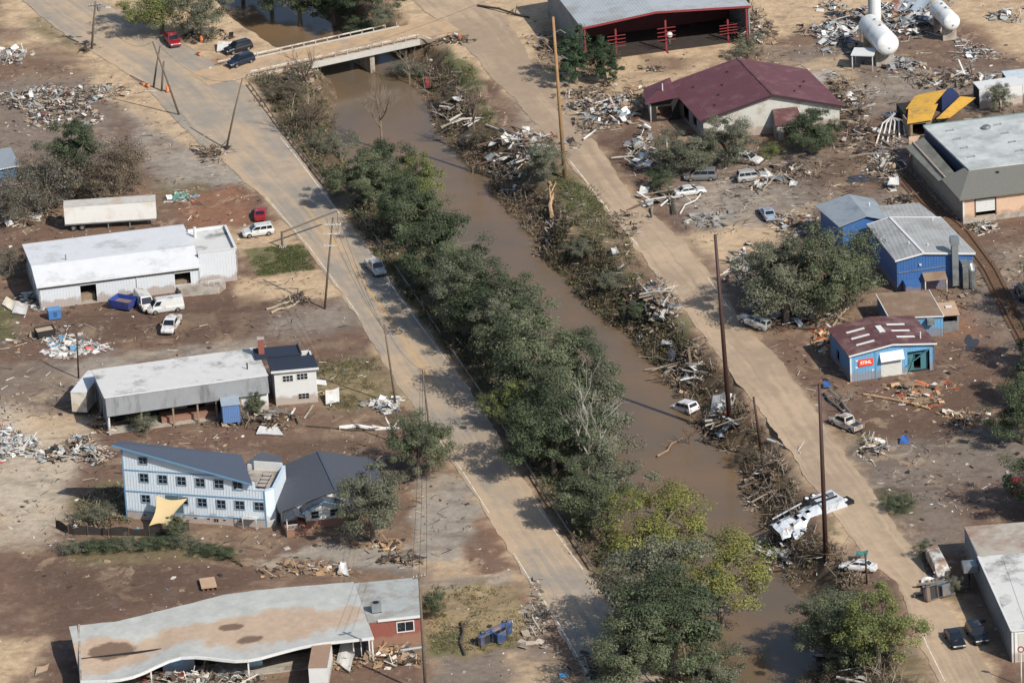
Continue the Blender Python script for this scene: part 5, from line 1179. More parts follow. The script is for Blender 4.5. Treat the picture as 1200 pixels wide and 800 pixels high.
def vehicle(kind, label, loc, heading, m, rot=None, group=None, cat=None, name=None, dz=0.0, skip_glass=False, no_wheels=()):
    s = SPEC[kind]; L, Wd = s['L'], s['W']; h = L / 2; w = Wd / 2; be = s['belt']
    t = thing(name or {'sedan': 'parked_car', 'suv': 'sport_utility_car', 'pickup': 'pickup_truck', 'van': 'cargo_van', 'minivan': 'passenger_van'}[kind], label, cat or {'pickup': 'pickup truck', 'van': 'van', 'minivan': 'van'}.get(kind, 'car'), (loc[0], loc[1], loc[2] + dz), heading, group, rot=rot)
    # lower body: sections along the length
    st = [(-h, .45, s['deck'] - .12, .86), (-h + .12, .30, s['deck'] - .02, .95), (-h * .6, .27, s['deck'] if kind != 'pickup' else .70, 1.0), (s['cb'][0], .26, be if kind != 'pickup' else .70, 1.0), (s['cb'][0] + .05, .26, be, 1.0), (0, .26, be, 1.0), (s['cb'][1], .26, be, 1.0), (s['cb'][1] + .15, .27, s['hood'], .99), (h - .35, .30, s['hood'] - .08, .96), (h - .08, .36, s['hood'] - .22, .90), (h, .45, s['hood'] - .34, .84)]
    st = sorted(st, key=lambda q: q[0]); vs = []; fs = []
    for x, z0, z1, k in st:
        ww = w * k
        vs += [(x, -ww * .9, z0), (x, -ww, z0 + (z1 - z0) * .35), (x, -ww, z0 + (z1 - z0) * .75), (x, -ww * .9, z1), (x, ww * .9, z1), (x, ww, z0 + (z1 - z0) * .75), (x, ww, z0 + (z1 - z0) * .35), (x, ww * .9, z0)]
    for i in range(len(st) - 1):
        for k in range(8):
            a, b2 = i * 8 + k, i * 8 + (k + 1) % 8; fs.append((a, a + 8, b2 + 8, b2))
    fs.append(tuple(range(8))); fs.append(tuple(range(len(vs) - 1, len(vs) - 9, -1)))
    g = MB(); g.add(vs, fs); g.build('body', m, t, smooth=False)
    (a0, a1), (c0, c1) = s['cb'], s['ct']; rz_ = s['roof']; wb, wt = w * .93, w * .78
    base = [(a0, -wb, be - .02), (a1, -wb, be - .02), (a1, wb, be - .02), (a0, wb, be - .02)]; top = [(c0, -wt, rz_ - .06), (c1, -wt, rz_ - .06), (c1, wt, rz_ - .06), (c0, wt, rz_ - .06)]
    g = MB(); g.hexa(base, top); top2 = [(c0 + .12, -wt + .12, rz_), (c1 - .12, -wt + .12, rz_), (c1 - .12, wt - .12, rz_), (c0 + .12, wt - .12, rz_)]
    g.hexa([(x, y, z + .001) for x, y, z in top], top2); cab = g.build('cabin', m, t)
    def lerp(p, q, k): return Vector(p) * (1 - k) + Vector(q) * k
    def pane(nm, b0, b1, t0, t1, e0, e1, lo=.12, hi=.86):
        pts = []
        for (fb, ft) in ((lo, e0), (lo, e1), (hi, e1), (hi, e0)):
            p = lerp(lerp(b0, b1, ft), lerp(t0, t1, ft), fb); pts.append(p)
        n = (pts[1] - pts[0]).cross(pts[3] - pts[0]).normalized()
        g = MB(); g.prism([p + n * .018 for p in pts], n * -.03); return g.build(nm, glass(), t)
    if not skip_glass:
        pane('windshield', base[1], base[2], top[1], top[2], .06, .94, .08, .92)
        if kind != 'van': pane('rear_window', base[3], base[0], top[3], top[0], .1, .9, .2, .88)
        sp = {'sedan': ((.06, .5), (.53, .95)), 'suv': ((.05, .3), (.33, .62), (.65, .96)), 'pickup': ((.06, .48), (.52, .95)), 'van': ((.78, .97),), 'minivan': ((.05, .34), (.37, .66), (.70, .96))}[kind]
        for e0, e1 in sp:
            pane('side_window', base[0], base[1], top[0], top[1], e0, e1, .2, .85)
            pane('side_window', base[2], base[3], top[2], top[3], 1 - e1, 1 - e0, .2, .85)
        if kind == 'van': pane('rear_window', base[3], base[0], top[3], top[0], .1, .46, .45, .85); pane('rear_window', base[3], base[0], top[3], top[0], .54, .9, .45, .85)
    if kind == 'pickup':
        g = MB(); x0, x1 = -h + .05, a0 - .04
        g.box(x0, x1, -w * .97, -w * .88, .68, s['deck'] + .08); g.box(x0, x1, w * .88, w * .97, .68, s['deck'] + .08); g.box(x0 - .02, x0 + .07, -w * .87, w * .87, .5, s['deck'] + .06); g.box(x1 - .06, x1, -w * .87, w * .87, .68, s['deck'] + .08)
        bd = g.build('cargo_bed', m, t); g = MB(); g.box(x0 + .08, x1 - .08, -w * .87, w * .87, .705, .74); g.build('bed_liner', bump_m, bd)
    wr = .34 if kind in ('sedan',) else .38
    k = 0
    for x in s['wx']:
        for y in (-1, 1):
            k += 1
            if k in no_wheels: continue
            g = MB(); g.revolve([(wr * .82, -.12), (wr, -.08), (wr, .08), (wr * .82, .12)], 14, axis='y'); ty = g.build('wheel', tyre_m, t, loc=(x, y * (w - .1), wr))
            g = MB(); g.revolve([(wr * .58, -.135), (wr * .58, .135)], 10, axis='y'); g.build('rim', rim_m, ty)
    for y in (-1, 1):
        g = MB(); g.box(h - .14, h + .005, y * w * .66 - .17, y * w * .66 + .17, s['hood'] - .36, s['hood'] - .22); g.build('headlight', head_m, t)
        g = MB(); g.box(-h - .012, -h + .12, y * w * .74 - .09, y * w * .74 + .09, s['deck'] - .32, s['deck'] - .08); g.build('taillight', tail_m, t)
        g = MB(); g.box(a1 - .28, a1 - .1, y * (w + .09) - .08, y * (w + .09) + .08, be + .02, be + .16); g.build('mirror', m, t)
    g = MB(); g.box(h - .1, h + .06, -w * .84, w * .84, .34, .52); g.build('front_bumper', bump_m if kind != 'sedan' else m, t)
    g = MB(); g.box(-h - .06, -h + .1, -w * .86, w * .86, .36, .56); g.build('rear_bumper', bump_m if kind != 'sedan' else m, t)
    return t
def vpx(kind, label, rear, front, m, **kw):
    a, b = G(*rear), G(*front); c = (a + b) / 2
    return vehicle(kind, label, (c.x, c.y, kw.pop('z', max(0.0, min(a.z, b.z)))), math.atan2(b.y - a.y, b.x - a.x), m, **kw)
V_w, V_k, V_s = paint('white', (200, 200, 196), .22), paint('black', (24, 26, 32), .05), paint('silver', (160, 160, 158), .3)
V_r, V_g, V_b = paint('red', (140, 30, 36), .15), paint('grey', (104, 108, 112), .4), paint('blue', (50, 78, 122), .35)
V_lb = paint('pale_blue', (142, 158, 172), .35)
vpx('pickup', 'red pickup truck parked on the silt beside wood debris', (197, 44), (207, 58), V_r)
vpx('suv', 'black car with pale roof edge parked beside the white debris sheet', (292, 57), (266, 64), V_k)
vpx('suv', 'black sport utility car parked beyond the reddish mud patch', (297, 71), (267, 81), paint('deep_blue', (24, 32, 50), .08))
vpx('suv', 'white sport utility car parked on the drive by the grass plot', (321, 273), (284, 278), V_w)
vpx('sedan', 'red car with dark roof parked behind the white sport utility car', (305, 262), (305.5, 246), V_r)
vpx('pickup', 'silver grey pickup truck driving along the left road', (433, 309), (448, 327), V_s)
vpx('van', 'white cargo van with blue side stripes parked beside the blue skip', (212, 362), (176, 367), V_w)
vpx('van', 'white panel van standing against the warehouse wall', (164, 352), (175, 367), paint('white_b', (206, 205, 200), .35))
vpx('pickup', 'white pickup truck with rack and scattered load behind it', (206, 377), (196, 393), paint('white_c', (210, 208, 203), .35))
vpx('minivan', 'dark grey passenger van stranded in the debris strewn car park', (839, 210), (804, 211), V_g)
vpx('sedan', 'white sedan with muddy flanks stranded beside the fallen pole', (793, 230), (824, 226), V_w)
vpx('suv', 'silver car stranded on the grey asphalt near the rubble', (867, 213), (896, 210), V_s)
vpx('suv', 'white hatchback wedged against the shrubs before the maroon hall', (862, 189), (889, 193), paint('white_d', (204, 202, 196), .4))
vpx('sedan', 'pale blue car stranded with its nose in silt', (905, 262), (894, 246), V_lb)
vpx('pickup', 'small white pickup truck wrecked and half buried beside the road', (1000, 504), (984, 497), paint('white_e', (200, 198, 192), .45), no_wheels=(1, 3))
vpx('sedan', 'black sedan with blue roof light driving down the silted road', (1112, 741), (1126, 764), V_k)
vpx('suv', 'black sport utility car parked in the shade of the white building', (1138, 737), (1152, 758), paint('black_b', (22, 24, 30), .05))
vpx('sedan', 'red car under the tree shade by the dark yard', (1196, 584), (1188, 562), V_r)
vpx('suv', 'dark blue car parked in the shade beside the rails', (1205, 356), (1194, 338), paint('navy', (30, 48, 96), .1))
# white hatchback nose down in the river
a = P(797, 481, -3.6); vehicle('suv', 'white car half sunk in the muddy river', (P(803, 480, -4).x, P(803, 480, -4).y, -4.35), 0, paint('white_f', (216, 214, 210), .15), rot=(math.radians(-4), math.radians(9), math.radians(126)))
# blue pickup lying on its side
q = G(577, 748); vehicle('pickup', 'blue pickup truck lying on its side against tree debris', (q.x, q.y, .95), 0, V_b, rot=(math.radians(98), math.radians(-6), math.radians(38)))
q = G(882, 384); vehicle('suv', 'silver car crushed among broken branches under the grey green tree', (q.x, q.y, .25), 0, V_s, rot=(math.radians(12), math.radians(-14), math.radians(150)))
q = G(892, 363); vehicle('sedan', 'blue car buried under the fringe of the grey green tree', (q.x, q.y, .1), 0, V_b, rot=(math.radians(-6), math.radians(5), math.radians(40)))
q = G(1101, 668); vehicle('van', 'smashed white van standing among broken shrubs by the silted road', (q.x, q.y, .1), 0, paint('white_g', (196, 196, 192), .6), rot=(math.radians(10), math.radians(9), math.radians(-78)), skip_glass=True)
q = G(1097, 695); vehicle('pickup', 'crumpled grey truck chassis lying before the smashed white van', (q.x, q.y, .55), 0, V_g, rot=(math.radians(75), math.radians(8), math.radians(40)))
q = G(1006, 668); vehicle('sedan', 'white car buried in bank debris under a teal sheet', (q.x, q.y, .0), 0, paint('white_h', (214, 212, 208), .3), rot=(math.radians(8), 0, math.radians(160)))

# overturned white box truck on the right bank
A, Bq = G(915, 638), G(985, 590)
ang = math.atan2(Bq.y - A.y, Bq.x - A.x)
tk = thing('overturned_truck', 'white truck lying torn open on its side across the river bank', 'truck', (A.x, A.y, min(A.z, -.5) * .5), ang, rot=(0, math.radians(-5), ang))
Ltk = (Bq - A).length
wt = paint('white_box', (186, 192, 198), .25)
def crumple(x0, x1, y0, y1, z0, z1, nx, ny, amp, seed):
    rd = random.Random(seed); vs = []; fs = []
    for i in range(nx + 1):
        for j in range(ny + 1):
            s_, t_2 = i / nx, j / ny; arch = math.sin(PI * min(1, max(0, t_2))) ** .5
            vs.append((x0 + (x1 - x0) * s_ + rd.uniform(-amp, amp), y0 + (y1 - y0) * t_2 + rd.uniform(-amp, amp), z0 + (z1 - z0) * arch * (.55 + .45 * s_) + rd.uniform(-amp, amp)))
    for i in range(nx):
        for j in range(ny):
            if rd.random() < .13 and 0 < i < nx - 1: continue
            a_ = i * (ny + 1) + j; fs.append((a_, a_ + ny + 1, a_ + ny + 2, a_ + 1))
    k_ = len(vs); b_3 = MB(); b_3.add(vs + [(x, y, z - .05) for x, y, z in vs], fs + [tuple(reversed([q_ + k_ for q_ in f])) for f in fs]); return b_3
g = MB(); g.hexa([(Ltk * .60, -1.7, .1), (Ltk * .99, -1.5, .25), (Ltk * .97, 1.6, .3), (Ltk * .58, 1.8, .2)], [(Ltk * .62, -1.5, 2.1), (Ltk * .96, -1.2, 2.0), (Ltk * .93, 1.7, 2.4), (Ltk * .60, 1.7, 2.5)]); g.build('box_body', wt, tk)
crumple(-.8, Ltk * .64, -1.9, 2.0, .1, 2.1, 12, 6, .16, 3).build('crumpled_skin', wt, tk)
crumple(Ltk * .05, Ltk * .40, -3.0, -1.4, .0, .9, 6, 4, .18, 4).build('crumpled_skin', wt, tk)
g = MB(); g.beam((Ltk * .5, .9, 2.5), (Ltk * .9, .8, 2.4), .25, .15); g.beam((Ltk * .5, -.3, 2.45), (Ltk * .9, -.2, 2.3), .25, .15); g.build('chassis_rail', black_m, tk)
g = MB(); g.box(Ltk * .80, Ltk * .88, .2, .9, 2.2, 2.55); g.build('fuel_box', galv, tk)
for x, y in ((.55, 1.55), (.66, 1.55), (.98, -.9)):
    g = MB(); g.revolve([(.4, -.15), (.52, -.1), (.52, .12), (.4, .16)], 16, axis='z'); w_ = g.build('wheel', tyre_m, tk, loc=(Ltk * x, 1.75 if y > 0 else y, 2.35 if y > 0 else 1.6), rot=(.35, .1, 0)); g = MB(); g.revolve([(.26, -.17), (.26, .18)], 12, axis='z'); g.build('rim', mat('white_rim', (205, 205, 200)), w_)
g = MB(); g.box(Ltk * .99, Ltk * 1.1, -1.1, .6, .3, 1.3); g.build('cab_wreck', black_m, tk)
for k in range(4):
    x = .3 + k * Ltk * .1; g = MB(); g.beam((x, -1.0, .7 + .05 * k), (x + .2, 1.5, 1.8 + .05 * k), .06, .06); g.build('frame_rib', galv, tk)
g = MB(); g.beam((0, -1.2, .5), (Ltk * .45, -1.3, .7), .14); g.beam((0, 1.7, 1.4), (Ltk * .45, 1.5, 2.2), .14); g.build('frame_rail', wt, tk)

# semi-trailer
A, Bq = P(77, 272, 0), P(184, 265, 0); a = math.atan2(Bq.y - A.y, Bq.x - A.x)
tr = thing('semi_trailer', 'long dirty white semi trailer parked beside the mud coated thicket', 'trailer', (A.x, A.y, 0), a)
L = (Bq - A).length; wt = mat('trailer_white', (220, 218, 212), rough=.5, var=.03, dirt=(206, 196, 180), dirt_amt=.25, dirt_scale=.3)
g = MB(); g.box(0, L, 0, 2.6, 1.15, 3.95); g.build('box_body', wt, tr)
g = MB(); g.box(-.04, L + .04, -.04, 2.64, 3.95, 4.02); g.build('roof', mat('trailer_roof', (188, 184, 176), rough=.6, var=.1, dirt=(180, 160, 136), dirt_amt=.35), tr)
g = MB(); g.box(-.05, L + .05, -.05, 0, 1.05, 1.25); g.build('side_rail', galv, tr)
for x in (1.2, 2.5):
    for y in (.25, 2.3):
        g = MB(); g.revolve([(.38, -.2), (.5, -.15), (.5, .15), (.38, .2)], 14, axis='y'); w_ = g.build('wheel', tyre_m, tr, loc=(x, y, .5)); g = MB(); g.revolve([(.28, -.21), (.28, .21)], 10, axis='y'); g.build('rim', rim_m, w_)
for x in (6.4, 9.6):
    for y in (.3, 2.2): g = MB(); g.box(x - .08, x + .08, y - .08, y + .08, 0, 1.2); g.box(x - .2, x + .2, y - .15, y + .15, -.05, .06); g.build('landing_leg', galv, tr)
g = MB(); g.box(.3, 3.6, .3, 2.3, .95, 1.15); g.build('bogie_frame', black_m, tr)
# second half-buried white trailer end beside the workshop
q = G(85, 486); bx_ = thing('box_trailer', 'short white box trailer wedged against the workshop side wall', 'trailer', q, math.radians(74))
g = MB(); g.box(0, 7.5, -2.2, 0, .5, 3.4); g.build('box_body', mat('cream_box', (214, 208, 194), rough=.6, var=.06, dirt=(180, 150, 120), dirt_amt=.35), bx_)
g = MB(); g.box(-.03, 7.53, -2.23, .03, 3.4, 3.48); g.build('roof', white_roof, bx_)
for y in (-.2, -2.0): g = MB(); g.revolve([(.35, -.12), (.42, 0), (.35, .12)], 12, axis='y'); g.build('wheel', tyre_m, bx_, loc=(1.5, y, .4))
g = MB(); g.box(.2, 7.3, -1.9, -.3, .35, .5); g.build('chassis', black_m, bx_)

# blue skip / dump bed, bins
q = G(145, 361); sk_ = thing('skip', 'deep blue open skip with mud inside by the warehouse', 'skip', q, math.radians(-30))
m_ = mat('skip_blue', (44, 66, 140), rough=.5, var=.08, dirt=(90, 84, 96), dirt_amt=.25)
def openbox(t, m1, m2, L, Wd, z0, z1, fl, th=.08, flare=.15, nm='side_panel'):
    for p0, p1 in (((-L, -Wd), (L, -Wd)), ((L, -Wd), (L, Wd)), ((L, Wd), (-L, Wd)), ((-L, Wd), (-L, -Wd))):
        g = MB(); d = Vector((p1[0] - p0[0], p1[1] - p0[1], 0)).normalized(); nrm = Vector((-d.y, d.x, 0)) * th; fo = 1 + flare
        A_, B_ = Vector((*p0, z0)), Vector((*p1, z0)); C_, D_ = Vector((p1[0] * fo, p1[1] * fo, z1)), Vector((p0[0] * fo, p0[1] * fo, z1))
        g.hexa([A_, B_, B_ + nrm, A_ + nrm], [D_, C_, C_ + nrm, D_ + nrm]); g.build(nm, m1, t)
    g = MB(); g.box(-L, L, -Wd, Wd, z0, fl); g.build('load', m2, t)
openbox(sk_, m_, mat('silt_load', (128, 106, 92), rough=.95), 1.5, 1.15, .35, 1.55, .9)
for y in (-.8, .8): g = MB(); g.box(-1.5, 1.5, y - .1, y + .1, 0, .35); g.build('skid', black_m, sk_)
q = G(64, 373); b1 = thing('waste_bin', 'bright blue metal cabinet standing in the muddy yard', 'cabinet', q, math.radians(15))
g = MB(); g.box(-.9, .9, -.55, .55, .1, 1.5); g.build('body', mat('cabinet_blue', (70, 114, 164), rough=.5, var=.08), b1); g = MB(); g.slab([(-.95, -.6, 1.5), (.95, -.6, 1.5), (.95, .6, 1.62), (-.95, .6, 1.62)], .08); g.build('lid', mat('cabinet_blue_lid', (92, 134, 178), rough=.5), b1)
g = MB(); g.box(-.2, .3, -.57, -.54, .4, 1.2); g.build('door', mat('cabinet_dark', (48, 84, 130)), b1)
g = MB(); g.box(-.9, -.7, -.5, .5, 0, .1); g.box(.7, .9, -.5, .5, 0, .1); g.build('skid', black_m, b1)
q = G(53, 394); b2 = thing('waste_container', 'black open waste container lying askew in the muddy yard', 'container', q, math.radians(18))
openbox(b2, mat('container_black', (46, 44, 44), rough=.7, var=.15), mat('pale_load', (180, 160, 136)), 1.2, .9, .12, 1.25, 1.05)
g = MB(); g.box(-1.1, 1.1, -.8, .8, 0, .12); g.build('skid', black_m, b2)
# blue box container by the workshop
q = G(262, 500); bc = thing('blue_hut', 'blue corrugated hut tilted on blocks before the workshop', 'hut', q, math.radians(7))
g = MB(); g.box(0, 2.4, 0, 2.6, .5, 3.2); g.build('body', mat('hut_blue', (92, 122, 168), rough=.55, var=.06, ribs=('X', .25, .03)), bc)
g = MB(); g.slab([(-.1, -.15, 3.2), (2.5, -.15, 3.2), (2.5, 2.7, 3.4), (-.1, 2.7, 3.4)], .1); g.build('roof', mat('hut_roof', (146, 158, 168)), bc)
for x in (.2, 2.0): g = MB(); g.box(x, x + .3, .1, 2.4, -.1, .5); g.build('block', concrete, bc)
# silt-topped box in the mud, white box in front of the store
q = G(244, 686); pl = thing('timber_deck', 'small square timber deck silted over, lying in brown mud', 'deck', q, math.radians(8))
g = MB(); g.box(-1.0, 1.0, -1.5, 1.5, .35, .5); g.build('top', mat('silt_board', (176, 148, 120), rough=.95), pl)
for x in (-.95, .95): g = MB(); g.box(x - .08, x + .08, -1.4, 1.4, -.05, .35); g.build('skid', black_m, pl)
for k in range(4):
    g = MB(); g.box(-.9 + k * .6, -.7 + k * .6, -1.6, -1.5, 0, .4); g.build('slat', wood_brown, pl)
q = P(375, 806, 0); wb = thing('box_truck_body', 'white box truck body with silted roof standing before the store', 'truck body', (q.x, q.y, 0), math.radians(86))
g = MB(); g.box(-1, 6.4, -1.15, 1.15, .4, 3.3); g.build('box_body', white_paint, wb)
g = MB(); g.box(-1.03, 6.43, -1.18, 1.18, 3.3, 3.4); g.build('roof', mat('silted_box_roof', (150, 122, 102), rough=.95, var=.1), wb)
for x in (.6, 4.5):
    for y in (-1, 1): g = MB(); g.revolve([(.35, -.12), (.42, 0), (.35, .12)], 12, axis='y'); g.build('wheel', tyre_m, wb, loc=(x, y, .42))

# ---------------------------------------------------------------- poles, rails, wires, barrels
pole_brown = mat('brown_steel_pole', (66, 46, 42), rough=.6, var=.1)
pole_wood = mat('grey_wood_pole', (104, 92, 80), rough=.9, var=.2, scale=2)
pole_tan = mat('tan_wood_pole', (150, 118, 84), rough=.9, var=.2, scale=1)
pole_white = mat('pale_pole', (190, 186, 176), rough=.7)
POLES = {}
def pole(key, label, base, top, r0, r1, m, arms=(), extra=None, cat='utility pole', nm='utility_pole', base_w=None):
    b = base_w or G(*base); d = ray(*top); t = (b.y - CAM.y) / d.y; tp = CAM + d * t
    o = thing(nm, label, cat, b)
    g = MB(); T = tp - b
    g.tube([Vector((0, 0, -.5)) - T.normalized() * .0, T * .5, T], [r0, (r0 + r1) / 2, r1], 10); g.build('shaft', m, o, smooth=True)
    for (f, L, ang, mm) in arms:
        g = MB(); dv = Vector((math.cos(ang), math.sin(ang), 0)); p = T * f - Vector((0, r0 + .05, 0))
        g.beam(p - dv * L / 2, p + dv * L / 2, .14, .16); ar = g.build('cross_arm', mm, o)
        for k in (-.45, -.2, .2, .45):
            g = MB(); q = p + dv * L * k; g.revolve([(.05, .06), (.07, .12), (.04, .3)], 6, c=(q.x, q.y, q.z)); g.build('insulator', pole_white, ar)
    POLES[key] = tp
    return o, T
o, T = pole('a', 'utility pole with transformer, lamp arm and splintered wood at foot', (107, 57), (112, 2), .2, .13, pole_wood, ((.93, 2.2, .2, pole_wood),))
g = MB(); g.revolve([(.25, 0), (.28, .1), (.28, .8), (.1, .95)], 10, c=(T.x + .4, T.y, T.z * .80)); g.build('transformer', galv, o); g = MB(); g.tube([T * .86, T * .86 + Vector((1.4, -.4, .3)), T * .86 + Vector((2.2, -.5, .2))], .05, 5); g.build('lamp_arm', galv, o)
g = MB(); q = T * .86 + Vector((2.2, -.5, .2)); g.obox(q, (.4, 0, 0), (0, .15, 0), (0, 0, .1)); g.build('lamp_head', pole_white, o)
pole('b', 'grey pole of the leaning trio, standing at the road edge', (179, 103), (187.5, 54), .17, .12, pole_wood)
pole('c', 'short broken pole of the leaning trio beside an orange barrel', (189, 107), (192, 72), .18, .15, pole_wood)
pole('d', 'long pole leaning steeply across the two upright poles', (211, 135), (179, 49), .18, .12, pole_wood)
pole('e', 'leaning pole rising from a brush heap beside the wide junction', (264, 175), (284, 92), .17, .11, pole_wood)
o, T = pole('f', 'utility pole with three pale cross arms beside the left road', (380, 362), (390, 255), .17, .12, pole_wood, ((.93, 2.6, -.1, pole_white), (.83, 2.4, -.1, pole_white), (.70, 1.9, -.1, pole_white)))
pole('g', 'thin grey pole by the white torn canvas on the verge', (464, 474), (450, 380), .16, .1, pole_wood)
pole('h', 'thin grey pole rising behind the round verge tree', (507, 535), (495, 433), .16, .1, pole_wood)
pole('i', 'dark pole standing at the corner of the brick store', (499, 812), (491, 672), .22, .13, pole_wood, ((.98, 1.6, .3, pole_wood),))
o, T = pole('j', 'tall tan wooden transmission pole with side brackets by the right road', (662, 209), (648, 20), .32, .2, pole_tan)
for f in (.42, .58, .74, .9):
    g = MB(); p = T * f; g.tube([p, p + Vector((.9, 0, .5)), p + Vector((1.7, 0, -.1))], .06, 5); g.build('bracket', galv, o)
pole('k', 'tall dark brown transmission pole beside the half sunk car', (855, 491), (838, 275), .36, .2, pole_brown)
pole('l', 'tall dark brown transmission pole standing by the overturned truck', (968, 653), (960, 450), .34, .2, pole_brown)
pole('m', 'short dark post in the bank brush near the white car', (1016, 684), (1014, 648), .14, .12, pole_brown)
pole('n', 'broken brown stub pole on the eroded right bank', (892, 527), (883, 465), .18, .15, pole_brown)
pole('o', 'slim white pole among shrubs before the maroon hall', (784, 202), (781, 162), .1, .08, pole_white)
pole('p', 'thin dark pole behind the white roofed workshop', (92, 443), (90, 390), .13, .1, pole_brown)
pole('q', 'pale thin pole among dark river bank trees', (685, 612), (687, 580), .12, .1, pole_white)
pole('r', 'thin dark post beside the debris fence before the blue house', (130, 632), (128, 588), .07, .06, pole_brown)
# broken pole hanging over the road
b0 = G(331, 290); d0 = P(395, 247, 3.2)
o = thing('broken_pole', 'snapped wooden pole leaning across the left road lane', 'utility pole', b0)
st_ = CAM + ray(330, 271) * ((b0.y - CAM.y) / ray(330, 271).y) - b0
g = MB(); g.tube([(0, 0, -.3), st_], [.18, .16], 8); g.build('stump', pole_wood, o)
g = MB(); g.tube([st_ + Vector((0, 0, -.2)), d0 - b0], [.16, .13], 8); g.build('fallen_shaft', pole_wood, o)
g = MB(); q = d0 - b0; g.tube([q, (q.x, q.y + .1, .1)], .05, 5); g.build('hanging_brace', pole_wood, o)
g = MB(); [g.beam((k * .3 - .5, -.3, 0), (k * .25, .2, .9), .12) for k in range(4)]; g.build('splinter', white_paint, o)
def wire(label, p, q, sag, r=.022, n=14, m=None):
    p, q = Vector(p), Vector(q); mid = (p + q) / 2; pts = []
    for i in range(n + 1):
        t = i / n; v = p.lerp(q, t); v.z -= sag * 4 * t * (1 - t); pts.append(v - Vector((p.x, p.y, 0)))
    o = thing('power_line', label, 'cable', (p.x, p.y, 0)); g = MB(); g.tube(pts, r, 4); g.build('conductor', m or mat('wire_black', (34, 34, 36), rough=.6), o); return o
lab = 'thin dark cable strung between the left roadside poles'
for k in range(3):
    off = Vector((-.9 + k * .9, 0, -.1 * k))
    wire('thin dark cable of the three slung from the broken arm pole to the grey pole', POLES['f'] + off * 1.1, POLES['g'] + off * .3 - Vector((0, 0, .4 + k * .5)), 1.4).__setitem__('group', 'cables from arm pole to grey pole')
    wire('thin dark cable of the three slung from the tree pole to the brick store pole', POLES['h'] + off * .3, POLES['i'] + off, 2.2).__setitem__('group', 'cables from tree pole to store pole')
wire('slack cable slung from the junction pole to the leaning trio', POLES['e'], POLES['b'], 2.5); wire('slack cable hanging from transformer pole to the leaning pole', POLES['a'] - Vector((0, 0, 1)), POLES['d'], 3)
wire('long slack cable from the grey pole to the tree pole', POLES['g'], POLES['h'], 1.2)
q = P(360, -20, 9)
wire('cable crossing high over the bridge from the junction pole', POLES['e'], (P(640, -30, 9)), 1.5); 
# guard rails
rail_m = mat('guardrail_steel', (150, 148, 142), rough=.5, metal=.3, var=.12, dirt=(120, 104, 88), dirt_amt=.4)
def guardrail(label, px, h=.7, sp=2.4, m=None, gap=()):
    pts = [P(x, y, 0) for x, y in px]; W2 = resample([(p.x, p.y) for p in pts], max(2, int(sum((pts[i + 1] - pts[i]).length for i in range(len(pts) - 1)) / sp)))
    o = thing('guardrail', label, 'guardrail', (W2[0][0], W2[0][1], 0)); c = Vector((W2[0][0], W2[0][1], 0))
    Q = [Vector((x, y, 0)) - c for x, y in W2]
    g = MB()
    for a_, b_2 in zip(Q[:-1], Q[1:]):
        up = Vector((0, 0, h)); g.beam(a_ + up, b_2 + up, .07, .16); g.beam(a_ + up - Vector((0, 0, .18)), b_2 + up - Vector((0, 0, .18)), .07, .14)
    g.build('beam', m or rail_m, o)
    pm = None
    for q in Q:
        z_ = -.5
        if pm is None: g = MB(); g.box(-.08, .08, .05, .21, -.8, h + .02); po = g.build('post', wood_brown, o, loc=q); pm = po.data
        else: po = link('post', pm, o); po.location = q
    return o
guardrail('steel guardrail beside the road from the bridge to the first bank trees', [(292, 101), (322, 142), (350, 178), (392, 232)])
guardrail('long steel guardrail between the left road and the shady river trees', [(415, 248), (440, 281), (466, 320), (492, 358), (516, 394)])
guardrail('bent guardrail deep in tree shade along the left road', [(528, 412), (560, 458), (600, 520), (640, 586), (668, 628), (695, 670)])
# railway
tp = [(1012, 150), (1030, 172), (1050, 196), (1085, 238), (1128, 274), (1160, 318), (1180, 358), (1203, 402), (1230, 450)]
Wt = resample(wpts(tp), 190); o = thing('railway_track', 'muddy railway track curving past the peach building', 'railway track', (Wt[0][0], Wt[0][1], 0))
c = np.array([Wt[0][0], Wt[0][1]]); T_ = np.gradient(Wt, axis=0); T_ /= np.linalg.norm(T_, axis=1, keepdims=True); N_ = np.stack([-T_[:, 1], T_[:, 0]], 1)
for s in (-.72, .72):
    g = MB(); Q = (Wt + N_ * s - c); g.tube([(x, y, .3) for x, y in Q[::2]], .075, 5); g.build('rail', mat('rusty_rail', (92, 72, 60), rough=.7, var=.2), o)
g = MB()
for i in range(len(Wt)):
    p = Wt[i] - c; n = N_[i]; g.beam((p[0] - n[0] * 1.3, p[1] - n[1] * 1.3, .15), (p[0] + n[0] * 1.3, p[1] + n[1] * 1.3, .24, )[0:3] if False else (p[0] + n[0] * 1.3, p[1] + n[1] * 1.3, .15), .24, .16)
tag(g.build('sleepers', wood_brown, o), kind='stuff')
# traffic barrels
def barrel(label, px, py, tilt=0):
    q = G(px, py); o = thing('traffic_barrel', label, 'traffic barrel', q, rot=(tilt, 0, .3 * tilt))
    om = mat('barrel_orange', (226, 120, 40), rough=.6); z = .25 if tilt else 0
    g = MB(); g.revolve([(.32, 0), (.30, .08), (.27, .35), (.26, .55), (.24, .8), (.22, .98), (.1, 1.02)], 14); g.build('body', om, o, smooth=False, loc=(0, 0, z))
    for zz, rr in ((.38, .275), (.68, .26)): g = MB(); g.revolve([(rr, zz), (rr - .006, zz + .14)], 14); g.build('stripe', white_paint, o, loc=(0, 0, z))
    g = MB(); g.revolve([(.42, 0), (.42, .06)], 14); g.build('base', black_m, o, loc=(0, 0, z))
barrel('orange traffic barrel tipped over beside the leaning trio of poles', 166, 98, 1.4)
barrel('orange traffic barrel rolled against the first fallen barrel', 172, 101, 1.2)
barrel('orange traffic barrel upright at the foot of the short broken pole', 196.5, 108)
